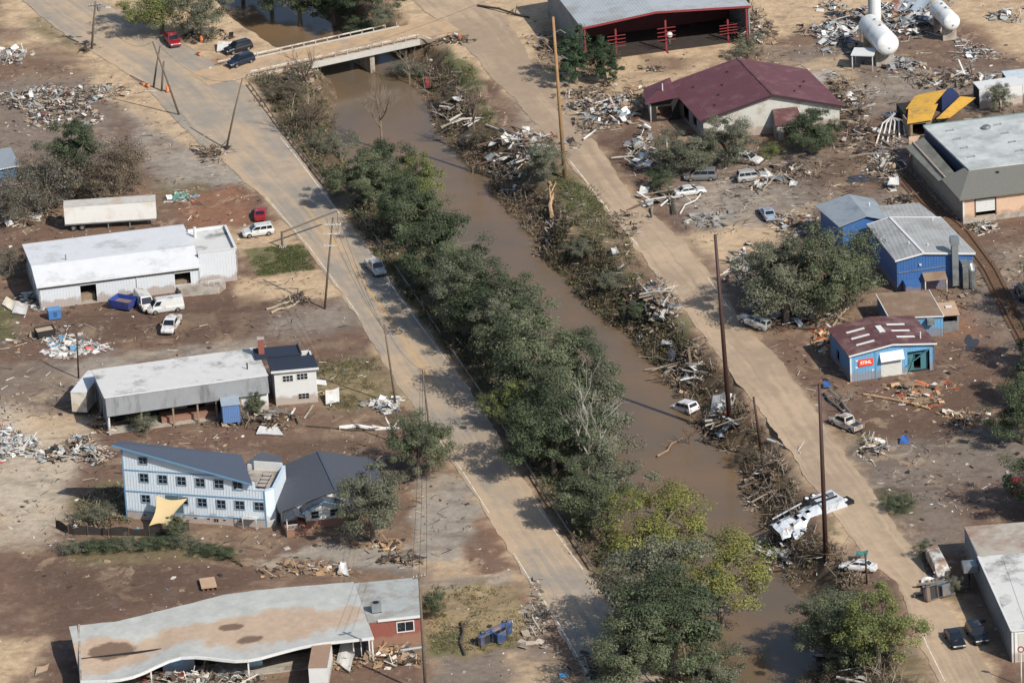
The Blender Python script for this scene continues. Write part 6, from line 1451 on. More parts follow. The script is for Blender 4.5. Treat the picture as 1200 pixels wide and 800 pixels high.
barrel('orange traffic barrel fallen on the reddish mud by the red pickup', 232, 64, 1.3)
barrel('orange traffic barrel standing in debris behind the red pickup', 236, 49)
barrel('orange traffic barrel caught in brush beyond the bridge', 434, 23)
barrel('orange traffic barrel on the dam of debris at the bridge end', 539, 47)
# ---------------------------------------------------------------- trees and brush
leaf_mat = attr_mat('foliage', rough=.7, var=.12, scale=1.5, spec=.25, trans=.28)
twig_mat = attr_mat('twigs', rough=.9, var=.15, scale=2.0, spec=.15)
def leaf_quads(rs, C, N, size):
    """C centres (n,3), N preferred normals (n,3) -> V, F of small rhombic leaves"""
    n = len(C); N = N / (np.linalg.norm(N, axis=1, keepdims=True) + 1e-9)
    r = rs.normal(size=(n, 3)); a = np.cross(N, r); a /= np.linalg.norm(a, axis=1, keepdims=True) + 1e-9; b = np.cross(N, a)
    s = (size * np.exp(rs.normal(scale=.3, size=n)))[:, None]
    V = np.stack([C - a * s * .62, C - b * s * .36 + N * s * .08, C + a * s * .62, C + b * s * .36 + N * s * .08], 1).reshape(-1, 3)
    F = np.arange(4 * n).reshape(n, 4)
    return V, F
def stick_mesh(P0, P1, R):
    """three-sided sticks, vectorised"""
    n = len(P0); d = P1 - P0; L = np.linalg.norm(d, axis=1, keepdims=True) + 1e-9; d = d / L
    ref = np.where(np.abs(d[:, 2:3]) < .9, np.array([[0, 0, 1.]]), np.array([[1., 0, 0]]))
    x = np.cross(d, ref); x /= np.linalg.norm(x, axis=1, keepdims=True); y = np.cross(d, x); R = np.asarray(R).reshape(-1, 1)
    ring = [x * math.cos(a) + y * math.sin(a) for a in (0, 2.094, 4.189)]
    V = np.stack([P0 + ring[0] * R, P0 + ring[1] * R, P0 + ring[2] * R, P1 + ring[0] * R * .5, P1 + ring[1] * R * .5, P1 + ring[2] * R * .5], 1).reshape(-1, 3)
    b = (np.arange(n) * 6)[:, None]
    F = np.concatenate([b + np.array([[0, 1, 4, 3]]), b + np.array([[1, 2, 5, 4]]), b + np.array([[2, 0, 3, 5]])], 0)
    return V, F, np.tile(np.arange(n), 3)
TREE_COL = dict(dark=((97, 107, 79), (67, 77, 57)), mid=((114, 119, 91), (83, 91, 69)), dusty=((125, 125, 105), (97, 100, 82)), lime=((128, 132, 80), (100, 108, 68)),
                yellow=((138, 136, 70), (112, 116, 72)), evergreen=((76, 94, 66), (54, 70, 50)), brown=((122, 110, 92), (94, 84, 70)), grey=((120, 116, 104), (96, 92, 80)))
def make_tree(kind, seed, H=10.0, R=4.4, nclump=92, per=330, leaf=.155, cb=.12, shape='round', trunk_col=(112, 102, 90)):
    """unit tree at the origin: returns (crown mesh, trunk mesh)"""
    rs = np.random.RandomState(seed); rd = random.Random(seed)
    g = MB(); lean = (rs.rand(2) - .5) * .9; trunk_top = H * (.62 if shape != 'cone' else .95)
    tw = [Vector((lean[0] * t * t * 2, lean[1] * t * t * 2, trunk_top * t - (.6 if t == 0 else 0))) for t in (0, .25, .5, .75, 1)]
    r0 = .030 * H
    g.tube(tw, [r0 * 1.25, r0 * .95, r0 * .75, r0 * .5, r0 * .22], 7)
    ends = []
    for k in range(nclump):
        # clump centres fill an uneven ovoid, denser near its skin
        while True:
            v = rs.normal(size=3); v /= np.linalg.norm(v)
            if shape == 'cone': break
            if v[2] > -.82: break
        rr = rs.rand() ** .38
        az = math.atan2(v[1], v[0]); lob = 1 + .28 * math.sin(az * 2 + seed) + .24 * math.sin(az * 3 + seed * 2.1) + .12 * rs.normal(); lob = min(1.3, max(.55, lob))
        if shape == 'cone':
            t = rs.rand() ** 1.3; rad = R * (1 - t) * .95 + .15; a = rs.rand() * 2 * PI; q = rs.rand() ** .4
            c = np.array([math.cos(a) * rad * q, math.sin(a) * rad * q, H * (.08 + .9 * t)])
        else:
            zc = H * (cb + (1 - cb) * .52); hz = H * (1 - cb) * .52
            c = np.array([v[0] * R * rr * lob, v[1] * R * rr * lob, zc + v[2] * hz * rr * (1 + .12 * math.sin(az * 2 + 1 + seed))])
        ends.append(c)
    ends = np.array(ends)
    nl = 9 if shape != 'cone' else 5
    for k in range(nl):     # limbs reach to clumps
        e = ends[rd.randrange(len(ends))]; t = rd.uniform(.3, .9); p = tw[0].lerp(tw[-1], t); p = Vector((lean[0] * t * t * 2, lean[1] * t * t * 2, trunk_top * t))
        q = Vector(e); mid = p.lerp(q, .5) + Vector((0, 0, .25 * (q - p).length * .5))
        g.tube([p, mid, q], [r0 * .45, r0 * .28, r0 * .08], 5, caps=False)
        for _ in range(3):
            e2 = ends[rd.randrange(len(ends))]; q2 = Vector(e2)
            if (q2 - mid).length < R * .9: g.tube([mid, q2], [r0 * .2, r0 * .05], 4, caps=False)
    tm = g.build('trunk', mat('bark_%d' % (sum(trunk_col)), trunk_col, rough=.95, var=.2, scale=3), None); me_t = tm.data; bpy.data.objects.remove(tm)
    A, Bc = [np.array(s2l(c)) for c in TREE_COL[kind]]
    Cs, Ns, Ks = [], [], []
    top = ends[:, 2].max(); bot = ends[:, 2].min()
    for k, c in enumerate(ends):
        n = int(per * rs.uniform(.6, 1.4)); rad = R * .2 * rs.uniform(.6, 1.45)
        v = rs.normal(size=(n, 3)); v /= np.linalg.norm(v, axis=1, keepdims=True); q = rs.rand(n, 1) ** .45
        off = v * q * rad * np.array([[1.15, 1.15, .75]])
        if shape == 'cone': off[:, 2] -= np.hypot(off[:, 0], off[:, 1]) * .3
        Cs.append(c + off); out = c - np.array([0, 0, H * .45]); out = out / (np.linalg.norm(out) + 1e-6)
        Ns.append(v * .7 + out * .5 + np.array([0, 0, .55]) + rs.normal(scale=.45, size=(n, 3)))
        mix = np.clip(rs.rand() * .9 + rs.normal(scale=.16, size=(n, 1)), 0, 1)
        Ks.append((A * mix + Bc * (1 - mix)) * np.exp(rs.normal(scale=.22, size=(n, 1))) * rs.uniform(.85, 1.15))
    V, F = leaf_quads(rs, np.concatenate(Cs), np.concatenate(Ns), leaf)
    o = mesh_np('crown', V, F, leaf_mat, cols=np.clip(np.concatenate(Ks), 0, 1)); me_c = o.data; bpy.data.objects.remove(o)
    return me_c, me_t
PROTO = {
 'dark1': make_tree('dark', 1), 'dark2': make_tree('dark', 2, R=4.8, nclump=95), 'mid1': make_tree('mid', 3), 'mid2': make_tree('mid', 4, R=4.9, nclump=92, per=300), 'mid3': make_tree('mid', 14, R=4.2, cb=.08),
 'dusty1': make_tree('dusty', 5, R=4.7, per=290), 'dusty2': make_tree('dusty', 6, nclump=90, per=220), 'lime': make_tree('lime', 7, nclump=90, per=230), 'yellow': make_tree('yellow', 8, R=5.0, nclump=80, per=180, leaf=.17, cb=.2),
 'evergreen2': make_tree('evergreen', 19, R=3.0, nclump=90, per=160, cb=.04),
 'bush_dark': make_tree('dark', 10, R=6.2, nclump=80, per=130, cb=.02, leaf=.24), 'bush_dusty': make_tree('dusty', 11, R=6.4, nclump=80, per=120, cb=.02, leaf=.24), 'bush_grey': make_tree('grey', 12, R=6.2, nclump=90, per=110, cb=.02, leaf=.2), 'bush_brown': make_tree('brown', 13, R=6.2, nclump=90, per=110, cb=.03, leaf=.2), 'bush_lime': make_tree('lime', 17, R=6.2, nclump=70, per=110, cb=.02, leaf=.24)}
def tree(label, kind, px, py, H, wid, cat='tree', name=None, ground=True, z=None, group=None):
    """trunk foot at the pixel; H metres tall; wid crown width in metres"""
    p = G(px, py); me_c, me_t = PROTO[kind]
    o = thing(name or ('shrub' if kind.startswith('bush') else 'evergreen_tree' if kind.startswith('ever') else 'leafy_tree'), label, 'shrub' if kind.startswith('bush') else cat, p, (px * 7.3 + py * 3.1) % 6.28, group)
    base_R = {'dark2': 4.8, 'mid2': 4.9, 'mid3': 4.2, 'dusty1': 4.7, 'yellow': 5.0, 'evergreen': 3.6, 'evergreen2': 3.0}.get(kind, 6.2 if kind.startswith('bush') else 4.4)
    sx = wid / (base_R * 2.1); o.scale = (sx, sx, H / 10.0)
    c = link('crown', me_c, o); t = link('trunk', me_t, o)
    return o
# river-bank row, from the bridge downstream: label, kind, foot pixel, height, width
for q in [
 ('dusty bank tree at the head of the row below the bridge', 'mid3', 428, 246, 8, 8), ('dark leafy tree behind the first bank tree', 'dark1', 462, 254, 10, 8),
 ('yellow green tree with bright crown near the muddy pool', 'lime', 494, 250, 8.5, 7), ('deep green tree below the yellow green crown', 'dark2', 478, 288, 9.5, 8.5),
 ('grey green tree leaning toward the river behind the pickup', 'mid1', 502, 302, 9, 7.5), ('broad dark tree beside the straight steel guardrail', 'dark1', 516, 345, 10, 10.5),
 ('olive tree over the water just past the dark guardrail tree', 'mid2', 532, 366, 9.5, 8), ('grey dusty tree with thin crown in the middle of the row', 'dusty1', 545, 395, 10, 10),
 ('wide dark green tree rising over the road shadow', 'dark2', 582, 410, 11, 11), ('dusty green tree reaching out over the river', 'dusty1', 598, 426, 9.5, 9.5),
 ('big round grey green tree in the middle of the bank', 'mid2', 625, 478, 13, 13), ('large dark tree with crown hanging above the water', 'dark1', 680, 498, 11, 11),
 ('small lime green tree tucked between the dark crowns', 'lime', 604, 506, 6.5, 6.5), ('tall grey green tree around the bare white trunk', 'dusty1', 690, 560, 13, 13),
 ('shaded dark tree behind the bent guardrail', 'dark2', 650, 560, 10.5, 11), ('dense dark tree in the deepest shade of the row', 'mid1', 692, 622, 8, 9),
 ('olive tree between the dark row and the yellow crown', 'dusty2', 715, 610, 9, 9), ('loose yellow leaved tree standing over the river', 'yellow', 778, 676, 11, 11.5),
 ('golden green tree with a branch stretching over the water', 'yellow', 845, 735, 11, 13),
 ('big dusty tree by the roadside shadow', 'dusty2', 765, 755, 12.5, 12), ('big deep green tree downstream of the golden crown', 'dark2', 790, 790, 12, 13),
 ('low olive tree at the water edge below the golden crown', 'dusty1', 835, 818, 6, 8), ('bushy grey green tree beside the silted lane', 'mid2', 745, 815, 9.5, 10),
 ('inner dusty tree of the row behind the lime crown', 'mid1', 648, 520, 10, 9)]: tree(q[0], q[1], q[2], q[3], q[4] * 1.15, q[5] * 1.17)
# other trees
for q in [
 ('large dense green tree between the river and the silted road', 'mid2', 985, 790, 11, 11), ('second crown of dense green by the silted road', 'lime', 1030, 784, 11, 10.5), ('lower green tree at the right river edge', 'dusty1', 968, 768, 8.5, 9),
 ('big grey green tree beside the royal blue workshop', 'dusty1', 922, 378, 12.5, 14), ('dark crowned tree against the royal blue workshop wall', 'mid2', 980, 372, 13.5, 14), ('small dusty tree at the roadside edge of the big grey green tree', 'dusty2', 905, 352, 9, 9),
 ('dark blue green evergreen behind the tall tan pole', 'evergreen2', 675, 98, 9, 8), ('pointed evergreen beside the first red rack', 'evergreen2', 710, 99, 7.5, 6),
 ('dense green tree in the brown thicket near the white trailer', 'dark1', 88, 222, 11, 9), ('dusty tree with bare twigs beside the grey asphalt', 'bush_brown', 142, 226, 9, 11), ('brown twiggy thicket behind the white trailer', 'bush_grey', 55, 246, 8.5, 13), ('grey twiggy thicket at the far end of the trailer', 'bush_grey', 10, 262, 8, 12), ('brown twiggy thicket between the dense tree and the trailer', 'bush_brown', 112, 238, 7.5, 13), ('bare grey thicket by the white warehouse end wall', 'bush_grey', 12, 325, 4.5, 7),
 ('round green tree on the verge by the upper driveway', 'mid2', 490, 560, 9.5, 9.5), ('round dusty green tree beside the dark roofed house', 'dusty1', 437, 634, 10.5, 10.5), ('dark round shrub at the brick store corner', 'bush_dark', 507, 725, 4.2, 3.8),
 ('broad tree shading the far road end', 'lime', 190, 40, 11, 12), ('dark tree by the dam of wood near the far road', 'dusty2', 238, 48, 9, 9), ('dark tree on the far river bank beyond the bridge', 'dark2', 352, 30, 12, 12), ('bushy dark tree at the far bank beside the first', 'dark1', 392, 30, 10, 11), ('tall dark tree on the far bank near the bridge rail end', 'dark2', 438, 18, 9, 10), ('tall dark tree over the far river reach', 'mid1', 318, 8, 11, 11), ('shady tree beyond the far road', 'dark1', 285, 2, 10, 10), ('low shrub on the far bank by the bridge rail', 'bush_dark', 425, 42, 3.6, 7), ('dusty shrub near the bent white rail beyond the bridge', 'bush_dusty', 450, 30, 3.6, 6),
 ('dusty shrub before the maroon hall gable wall', 'dusty1', 852, 192, 7.5, 9), ('dusty tree hiding the torn wing of the maroon hall', 'dusty1', 800, 204, 6.5, 10), ('low grey shrub between the dusty trees and white hatchback', 'bush_dusty', 825, 196, 3.5, 6), ('dense round tree at the maroon hall porch', 'dark1', 950, 180, 6.5, 8.5), ('second dense shrub by the maroon hall corner', 'bush_dark', 968, 172, 4.5, 5), ('low lime shrub beside the maroon hall porch', 'bush_lime', 905, 182, 2, 5),
 ('dark tree at the muddy yard edge by the scattered lumber', 'dark1', 1200, 520, 9, 9), ('second dark tree of the muddy yard edge', 'mid1', 1222, 480, 9, 9), ('tall tree shading the dark yard', 'dark2', 1240, 610, 11, 12), ('tall tree shading the red car', 'dark1', 1300, 590, 10, 11), ('tall tree shading the railway bend', 'dark2', 1262, 372, 12, 13), ('tall tree shading the rails beyond the bend', 'dark1', 1258, 440, 11, 12),
 ('low dark shrub at the silted road edge by the dark yard', 'bush_dark', 1052, 598, 2.2, 4.5), ('dark shrub behind the smashed white van', 'bush_dark', 1087, 655, 2.6, 3.6), ('olive shrub before the white building shade', 'bush_dusty', 1118, 692, 2, 3.5),
 ('dusty tree by the tan pole foot and white wreckage', 'dusty2', 640, 212, 6.5, 7), ('dark drowned shrub at the edge of the right bank', 'bush_dark', 775, 222, 3.6, 5), ('small shrub by the lumber heap of the shed', 'bush_dusty', 876, 68, 4, 5), ('thin tree by the dirty white container', 'dusty2', 1172, 132, 5, 4.5), ('leafy sapling before the workshop end wall', 'mid3', 300, 486, 3.5, 3), ('scrubby shrub in the workshop open front', 'bush_dusty', 168, 505, 2.6, 4.5),
 ('big grey green shrub on the right bank below the tan pole', 'bush_dusty', 684, 300, 2.6, 6), ('grey green shrub at the water edge of the right bank', 'bush_dusty', 716, 338, 2.4, 5.5), ('dark shrub by the red and white wreckage pile', 'bush_dark', 748, 374, 2.8, 4.5), ('muddy shrub on the slope above the muddy pool', 'bush_brown', 528, 118, 2.2, 5.5), ('muddy shrub on the upper right bank edge', 'bush_brown', 560, 165, 2.2, 5.5), ('grey shrub on the slope near the bridge end', 'bush_dusty', 478, 88, 2.4, 6), ('grey thicket between bridge and guardrail', 'bush_brown', 335, 118, 3.6, 9), ('grey thicket by the guardrail near the pool', 'bush_brown', 368, 150, 3.6, 9), ('low thicket at the pool corner', 'bush_dusty', 390, 180, 3.6, 7), ('muddy shrub on the bank near the stub pole', 'bush_brown', 880, 540, 2, 5), ('muddy shrub under the large green tree', 'bush_brown', 985, 800, 3, 8),
 ('dusty hedge shrub beside the tan shade sail', 'bush_dusty', 112, 612, 2.6, 5), ('green shrub at the foot of the shade sail', 'mid3', 207, 630, 3.2, 3.2)]: tree(*q)
# hedge before the blue house, one shrub after another
for i in range(9):
    x = 85 + i * 22; y = 647 - i * 1.2 + (6 if i > 6 else 0)
    tree('low green hedge shrub in the row before the blue house', 'bush_dark' if i % 3 else 'bush_dusty', x, y + max(0, i - 6) * 4, 1.7 - .12 * max(0, i - 5), 4.2, group='hedge shrubs before the blue house')
# grass and weeds: one mass on the verges; brush on the banks
def in_poly(pts, n, rs):
    xs = [p[0] for p in pts]; ys = [p[1] for p in pts]; out = np.zeros((0, 2))
    while len(out) < n:
        X = rs.uniform(min(xs), max(xs), n * 2); Y = rs.uniform(min(ys), max(ys), n * 2); k = inside(X, Y, pts); out = np.concatenate([out, np.stack([X[k], Y[k]], 1)])
    return out[:n]
def brush(name, label, px, n, hgt, cols, seed, sticks=.5, leaf=.26, cluster=14, cat='brush', z=0.0):
    """tangled flood-flattened brush: leaf tufts and sticks over a polygon of pixels"""
    rs = np.random.RandomState(seed); pts = [tuple(G(x, y).xy) for x, y in px]; c = in_poly(pts, n, rs)
    dens = fbm(c[:, 0], c[:, 1], .35, 3, seed * 1.0); c = c[dens > .43]; n = len(c)
    gzv = np.maximum(ground_height(c[:, 0], c[:, 1]), WATER_Z)
    hh = hgt * (.35 + 1.2 * fbm(c[:, 0], c[:, 1], .25, 3, seed + 40.0)) * rs.uniform(.5, 1.2, n)
    base = np.concatenate([c, gzv[:, None]], 1); org = base.mean(0); org[2] = 0
    cl = np.array([s2l(q) for q in cols]); pick = cl[rs.randint(len(cl), size=n)]
    k = cluster; rep = np.repeat(np.arange(n), k); v = rs.normal(size=(n * k, 3)); v /= np.linalg.norm(v, axis=1, keepdims=True)
    r_ = rs.rand(n * k, 1) ** .5
    C = base[rep] + v * r_ * np.stack([.75 * np.ones(n * k), .75 * np.ones(n * k), hh[rep] * .55], 1) + np.stack([np.zeros(n * k), np.zeros(n * k), hh[rep] * .5], 1)
    C[:, 2] = np.maximum(C[:, 2], base[rep, 2] + .03)
    V, F = leaf_quads(rs, C, v * .6 + np.array([0, 0, .7]) + rs.normal(scale=.5, size=v.shape), leaf)
    cols_l = np.clip(pick[rep] * np.exp(rs.normal(scale=.25, size=(n * k, 1))), 0, 1)
    ns = int(n * 3 * sticks)
    i = rs.randint(n, size=ns); P0 = base[i] + rs.normal(scale=.4, size=(ns, 3)) * [1, 1, 0] + [0, 0, .1]; ln = rs.uniform(.8, 2.6, ns)[:, None]
    flow = np.array([.45, -.85, 0]); d = flow * rs.choice([-1, 1], (ns, 1)) * rs.uniform(.0, 1, (ns, 1)) + rs.normal(scale=.6, size=(ns, 3)); d[:, 2] = np.abs(d[:, 2]) * .8; d /= np.linalg.norm(d, axis=1, keepdims=True)
    V2, F2, own = stick_mesh(P0, P0 + d * ln, rs.uniform(.015, .045, ns))
    sc = np.array([s2l(q) for q in ((132, 118, 102), (110, 96, 82), (88, 76, 64), (160, 150, 138))])[rs.randint(4, size=ns)] * np.exp(rs.normal(scale=.2, size=(ns, 1)))
    VV = np.concatenate([V, V2]) - org; FF = np.concatenate([F, F2 + len(V)]); CC = np.concatenate([cols_l, sc[own]])
    o = mesh_np(name, VV, FF, leaf_mat if sticks < .3 else twig_mat, cols=np.clip(CC, 0, 1)); o.location = org
    return tag(o, label, cat, kind='stuff')
RB = ((110, 96, 78), (96, 84, 66), (124, 108, 90), (104, 88, 72), (92, 88, 66))
brush('bank_brush', 'mud coated brush and sticks along the upper right river bank', [(472, 78), (500, 72), (530, 95), (560, 140), (610, 205), (650, 235), (640, 300), (600, 250), (530, 175), (505, 130)], 700, .7, RB, 1, sticks=.9)
brush('bank_brush', 'mud coated brush and sticks on the right bank before the bend', [(632, 240), (680, 262), (715, 300), (745, 335), (778, 372), (812, 405), (800, 455), (760, 420), (740, 395), (690, 360), (640, 302)], 1300, .9, ((96, 96, 68), (82, 82, 58), (112, 102, 80), (92, 82, 66)), 2, sticks=.25)
brush('bank_brush', 'mud coated brush and sticks on the right bank by the sunk car', [(770, 400), (812, 405), (850, 445), (885, 490), (930, 560), (940, 600), (900, 645), (885, 590), (868, 545), (820, 505), (795, 455), (760, 420)], 600, .5, RB, 3, sticks=1.2)
brush('bank_brush', 'tangled brush on the right bank below the overturned truck', [(905, 640), (940, 620), (990, 650), (1030, 700), (1060, 760), (1070, 830), (975, 830), (960, 745), (925, 690)], 650, .6, RB, 4, sticks=1.1)
LBK = ((84, 88, 62), (100, 94, 72), (74, 80, 54), (116, 104, 84))
brush('bank_brush', 'leafy undergrowth below the left bank trees upstream', [(300, 90), (380, 95), (395, 180), (470, 265), (540, 345), (600, 410), (575, 460), (505, 390), (440, 300), (390, 225), (330, 150)], 2300, 1.3, LBK, 5, sticks=.35)
brush('bank_brush', 'leafy undergrowth below the left bank trees downstream', [(575, 460), (600, 410), (650, 465), (690, 550), (730, 650), (800, 755), (860, 840), (790, 840), (700, 680), (640, 580)], 2300, 1.3, LBK, 6, sticks=.35)
brush('weeds', 'olive weeds on the dry verge beside the brick store drive', [(505, 685), (590, 688), (620, 735), (600, 760), (505, 766)], 500, .22, ((120, 112, 78), (98, 98, 64), (140, 124, 92)), 7, sticks=.05, leaf=.16, cluster=10, cat='weeds')
brush('lawn_grass', 'short green grass on the square plot by the drive', [(285, 292), (354, 286), (367, 316), (303, 323)], 700, .12, ((88, 96, 58), (76, 84, 50), (102, 102, 66)), 8, sticks=.0, leaf=.16, cluster=10, cat='grass')
brush('weeds', 'olive weeds on the open ground behind the white cube house', [(350, 425), (440, 415), (468, 478), (385, 478)], 500, .2, ((112, 106, 74), (96, 94, 62)), 9, sticks=.05, leaf=.16, cluster=10, cat='weeds')
brush('weeds', 'green grass strip on the right bank near the tan pole', [(505, 55), (545, 62), (582, 155), (610, 190), (690, 215), (735, 275), (755, 325), (735, 340), (690, 280), (640, 225), (560, 140)], 1100, .25, ((92, 98, 60), (108, 104, 72), (84, 88, 56)), 10, sticks=.1, leaf=.18, cluster=10, cat='weeds')
brush('weeds', 'scrub on the slope beside the pale blue house', [(78, 590), (146, 566), (150, 612), (84, 622)], 260, .5, ((112, 104, 78), (96, 92, 66)), 11, sticks=.3, leaf=.2, cluster=12, cat='weeds')
# bare dead trees
def bare_tree(label, px, py, H, col, seed, spread=.5, lean=(0, 0)):
    rd = random.Random(seed); p = G(px, py); o = thing('bare_tree', label, 'tree', p)
    g = MB(); r0 = .018 * H + .08
    top = Vector((lean[0] * H, lean[1] * H, H * .6)); tr_ = [Vector((0, 0, -.5)), top * .5, top]; g.tube(tr_, [r0, r0 * .75, r0 * .5], 7); g.build('trunk', mat('bare_bark_%d' % sum(col), col, rough=.95, var=.2, scale=2), o)
    def grow_(b, s, d, L, r, dep):
        e = s + d * L; m_ = s.lerp(e, .5) + Vector((rd.uniform(-1, 1), rd.uniform(-1, 1), rd.uniform(-.4, .6))) * L * .1
        b.tube([s, m_, e], [r, r * .7, r * .35], 5 if dep > 1 else 3, caps=False)
        if dep:
            for _ in range(3 if dep > 1 else 4):
                t = rd.uniform(.4, 1); dd = (d + Vector((rd.uniform(-1, 1), rd.uniform(-1, 1), rd.uniform(-.3, .9))) * .8).normalized(); grow_(b, s.lerp(e, t), dd, L * rd.uniform(.45, .7), r * .45, dep - 1)
    for k in range(7):
        a = 2 * PI * k / 7 + rd.uniform(-.4, .4); t = rd.uniform(.45, 1); d = Vector((math.cos(a) * spread, math.sin(a) * spread, rd.uniform(.5, 1))).normalized()
        b = MB(); grow_(b, top * t, d, H * rd.uniform(.34, .55), r0 * .55, 3); b.build('limb', MATS['bare_bark_%d' % sum(col)], o)
    return o
bare_tree('bare grey tree standing in the muddy pool below the bridge', 448, 176, 9.5, (126, 112, 98), 1)
bare_tree('bare brown tree at the near end of the bridge', 360, 112, 7, (104, 90, 78), 2)
bare_tree('bare brown tree by the road guardrail near the pool', 366, 165, 7, (84, 72, 62), 3)
bare_tree('pale bare tree with white limbs inside the dark bank crowns', 693, 590, 13, (150, 145, 134), 4, spread=.35)
bare_tree('bare snag at the bridge end of the right bank', 480, 98, 4.5, (120, 108, 96), 5)
bare_tree('broken bare trunk on the right bank by white wreckage', 556, 165, 7, (112, 98, 84), 6, spread=.2)
bare_tree('bare twiggy tree beside the pond of the far road', 235, 40, 5, (96, 84, 72), 7)
bare_tree('drowned branch pile standing in the middle of the river', 808, 520, 2.4, (110, 84, 68), 8, spread=1.2)
# ---------------------------------------------------------------- debris
deb_mat = attr_mat('debris_mix', rough=.75, var=.18, scale=2.5, spec=.3)
PW = [((206, 203, 196), 3.2), ((168, 160, 148), 3), ((112, 98, 84), 4), ((72, 62, 54), 3), ((150, 128, 104), 3), ((140, 150, 156), 1.5), ((120, 66, 58), .5)]
PB = [((112, 98, 84), 4), ((74, 64, 56), 4), ((150, 130, 108), 3), ((186, 178, 166), 1.5), ((52, 48, 46), 2)]
PL = [((176, 146, 112), 4), ((150, 124, 98), 4), ((110, 92, 76), 3), ((206, 198, 186), 2), ((70, 62, 56), 2)]
PM = [((160, 162, 162), 4), ((196, 198, 196), 2), ((110, 112, 114), 2), ((122, 92, 78), .8), ((60, 56, 56), 2.5), ((100, 116, 138), .25), ((150, 134, 114), 2)]
PO = [((206, 96, 60), 1.5), ((176, 146, 112), 4), ((150, 124, 98), 3), ((206, 198, 186), 2), ((80, 70, 62), 3)]
PR = [((212, 210, 204), 5), ((184, 180, 172), 4), ((150, 144, 136), 4), ((100, 92, 84), 1.5), ((180, 80, 66), .8), ((92, 140, 170), .5)]
def debris(name, label, px, py, rx, ry, n, hgt, pal, seed, smin=.25, smax=1.6, thin=.85, poly=None, tilt=.35, stick=.5, cat='debris pile', z0=None):
    """heap of boards, sheets and chunks; centre and half-widths in pixels on the ground"""
    rs = np.random.RandomState(seed)
    c = G(px, py); ex = (P(px + rx, py) - P(px, py)).to_2d(); ey = (P(px, py - ry) - P(px, py)).to_2d()
    r = rs.rand(n) ** .6; a = rs.rand(n) * 2 * PI; wob = 1 + .3 * np.sin(a * 3 + seed) + .2 * np.sin(a * 5 + seed * 2)
    X = np.cos(a) * r * wob; Y = np.sin(a) * r * wob
    cx = c.x + ex.x * X + ey.x * Y; cy = c.y + ex.y * X + ey.y * Y
    gzv = np.maximum(ground_height(cx, cy), WATER_Z) if z0 is None else np.full(n, z0)
    hz = hgt * np.clip(1 - r * r, 0, 1) * rs.rand(n) ** .7 * (.4 + 1.2 * fbm(cx, cy, .5, 3, seed))
    L = smin * (smax / smin) ** rs.rand(n); isst = rs.rand(n) < stick
    Wd = np.where(isst, L * rs.uniform(.05, .12, n), L * rs.uniform(.3, .9, n)); T = np.where(isst, Wd * .7, np.where(rs.rand(n) < thin, .03 + .02 * L, L * rs.uniform(.15, .4, n)))
    L = np.where(isst, L * 1.7, L)
    yaw = rs.rand(n) * 2 * PI; pit = rs.normal(scale=tilt, size=n) * (hz > .1) + rs.normal(scale=.08, size=n); rol = rs.normal(scale=tilt, size=n) * .8
    cyw, syw, cp, sp = np.cos(yaw), np.sin(yaw), np.cos(pit), np.sin(pit)
    ax = np.stack([cyw * cp, syw * cp, sp], 1); s = np.stack([-syw, cyw, np.zeros(n)], 1); up = np.cross(ax, s)
    ay = s * np.cos(rol)[:, None] + up * np.sin(rol)[:, None]; az = np.cross(ax, ay)
    ax = ax * (L / 2)[:, None]; ay = ay * (Wd / 2)[:, None]; az = az * (T / 2)[:, None]
    lift = np.abs(ax[:, 2]) + np.abs(ay[:, 2]) * .5 + T / 2
    C = np.stack([cx, cy, gzv + hz + lift * .6], 1)
    sg = np.array([(-1, -1, -1), (1, -1, -1), (1, 1, -1), (-1, 1, -1), (-1, -1, 1), (1, -1, 1), (1, 1, 1), (-1, 1, 1)])
    V = (C[:, None] + sg[None, :, 0:1] * ax[:, None] + sg[None, :, 1:2] * ay[:, None] + sg[None, :, 2:3] * az[:, None]).reshape(-1, 3)
    fq = np.array([(3, 2, 1, 0), (4, 5, 6, 7), (0, 1, 5, 4), (1, 2, 6, 5), (2, 3, 7, 6), (3, 0, 4, 7)])
    F = (np.arange(n)[:, None, None] * 8 + fq[None]).reshape(-1, 4)
    w = np.array([q[1] for q in pal], float); pk = np.array([s2l(q[0]) for q in pal])[rs.choice(len(pal), n, p=w / w.sum())] * np.exp(rs.normal(scale=.15, size=(n, 1)))
    o = mesh_np(name, V - np.array([c.x, c.y, 0]), F, deb_mat, cols=np.clip(np.repeat(pk, 6, axis=0), 0, 1)); o.location = (c.x, c.y, 0)
    return tag(o, label, cat, kind='stuff')
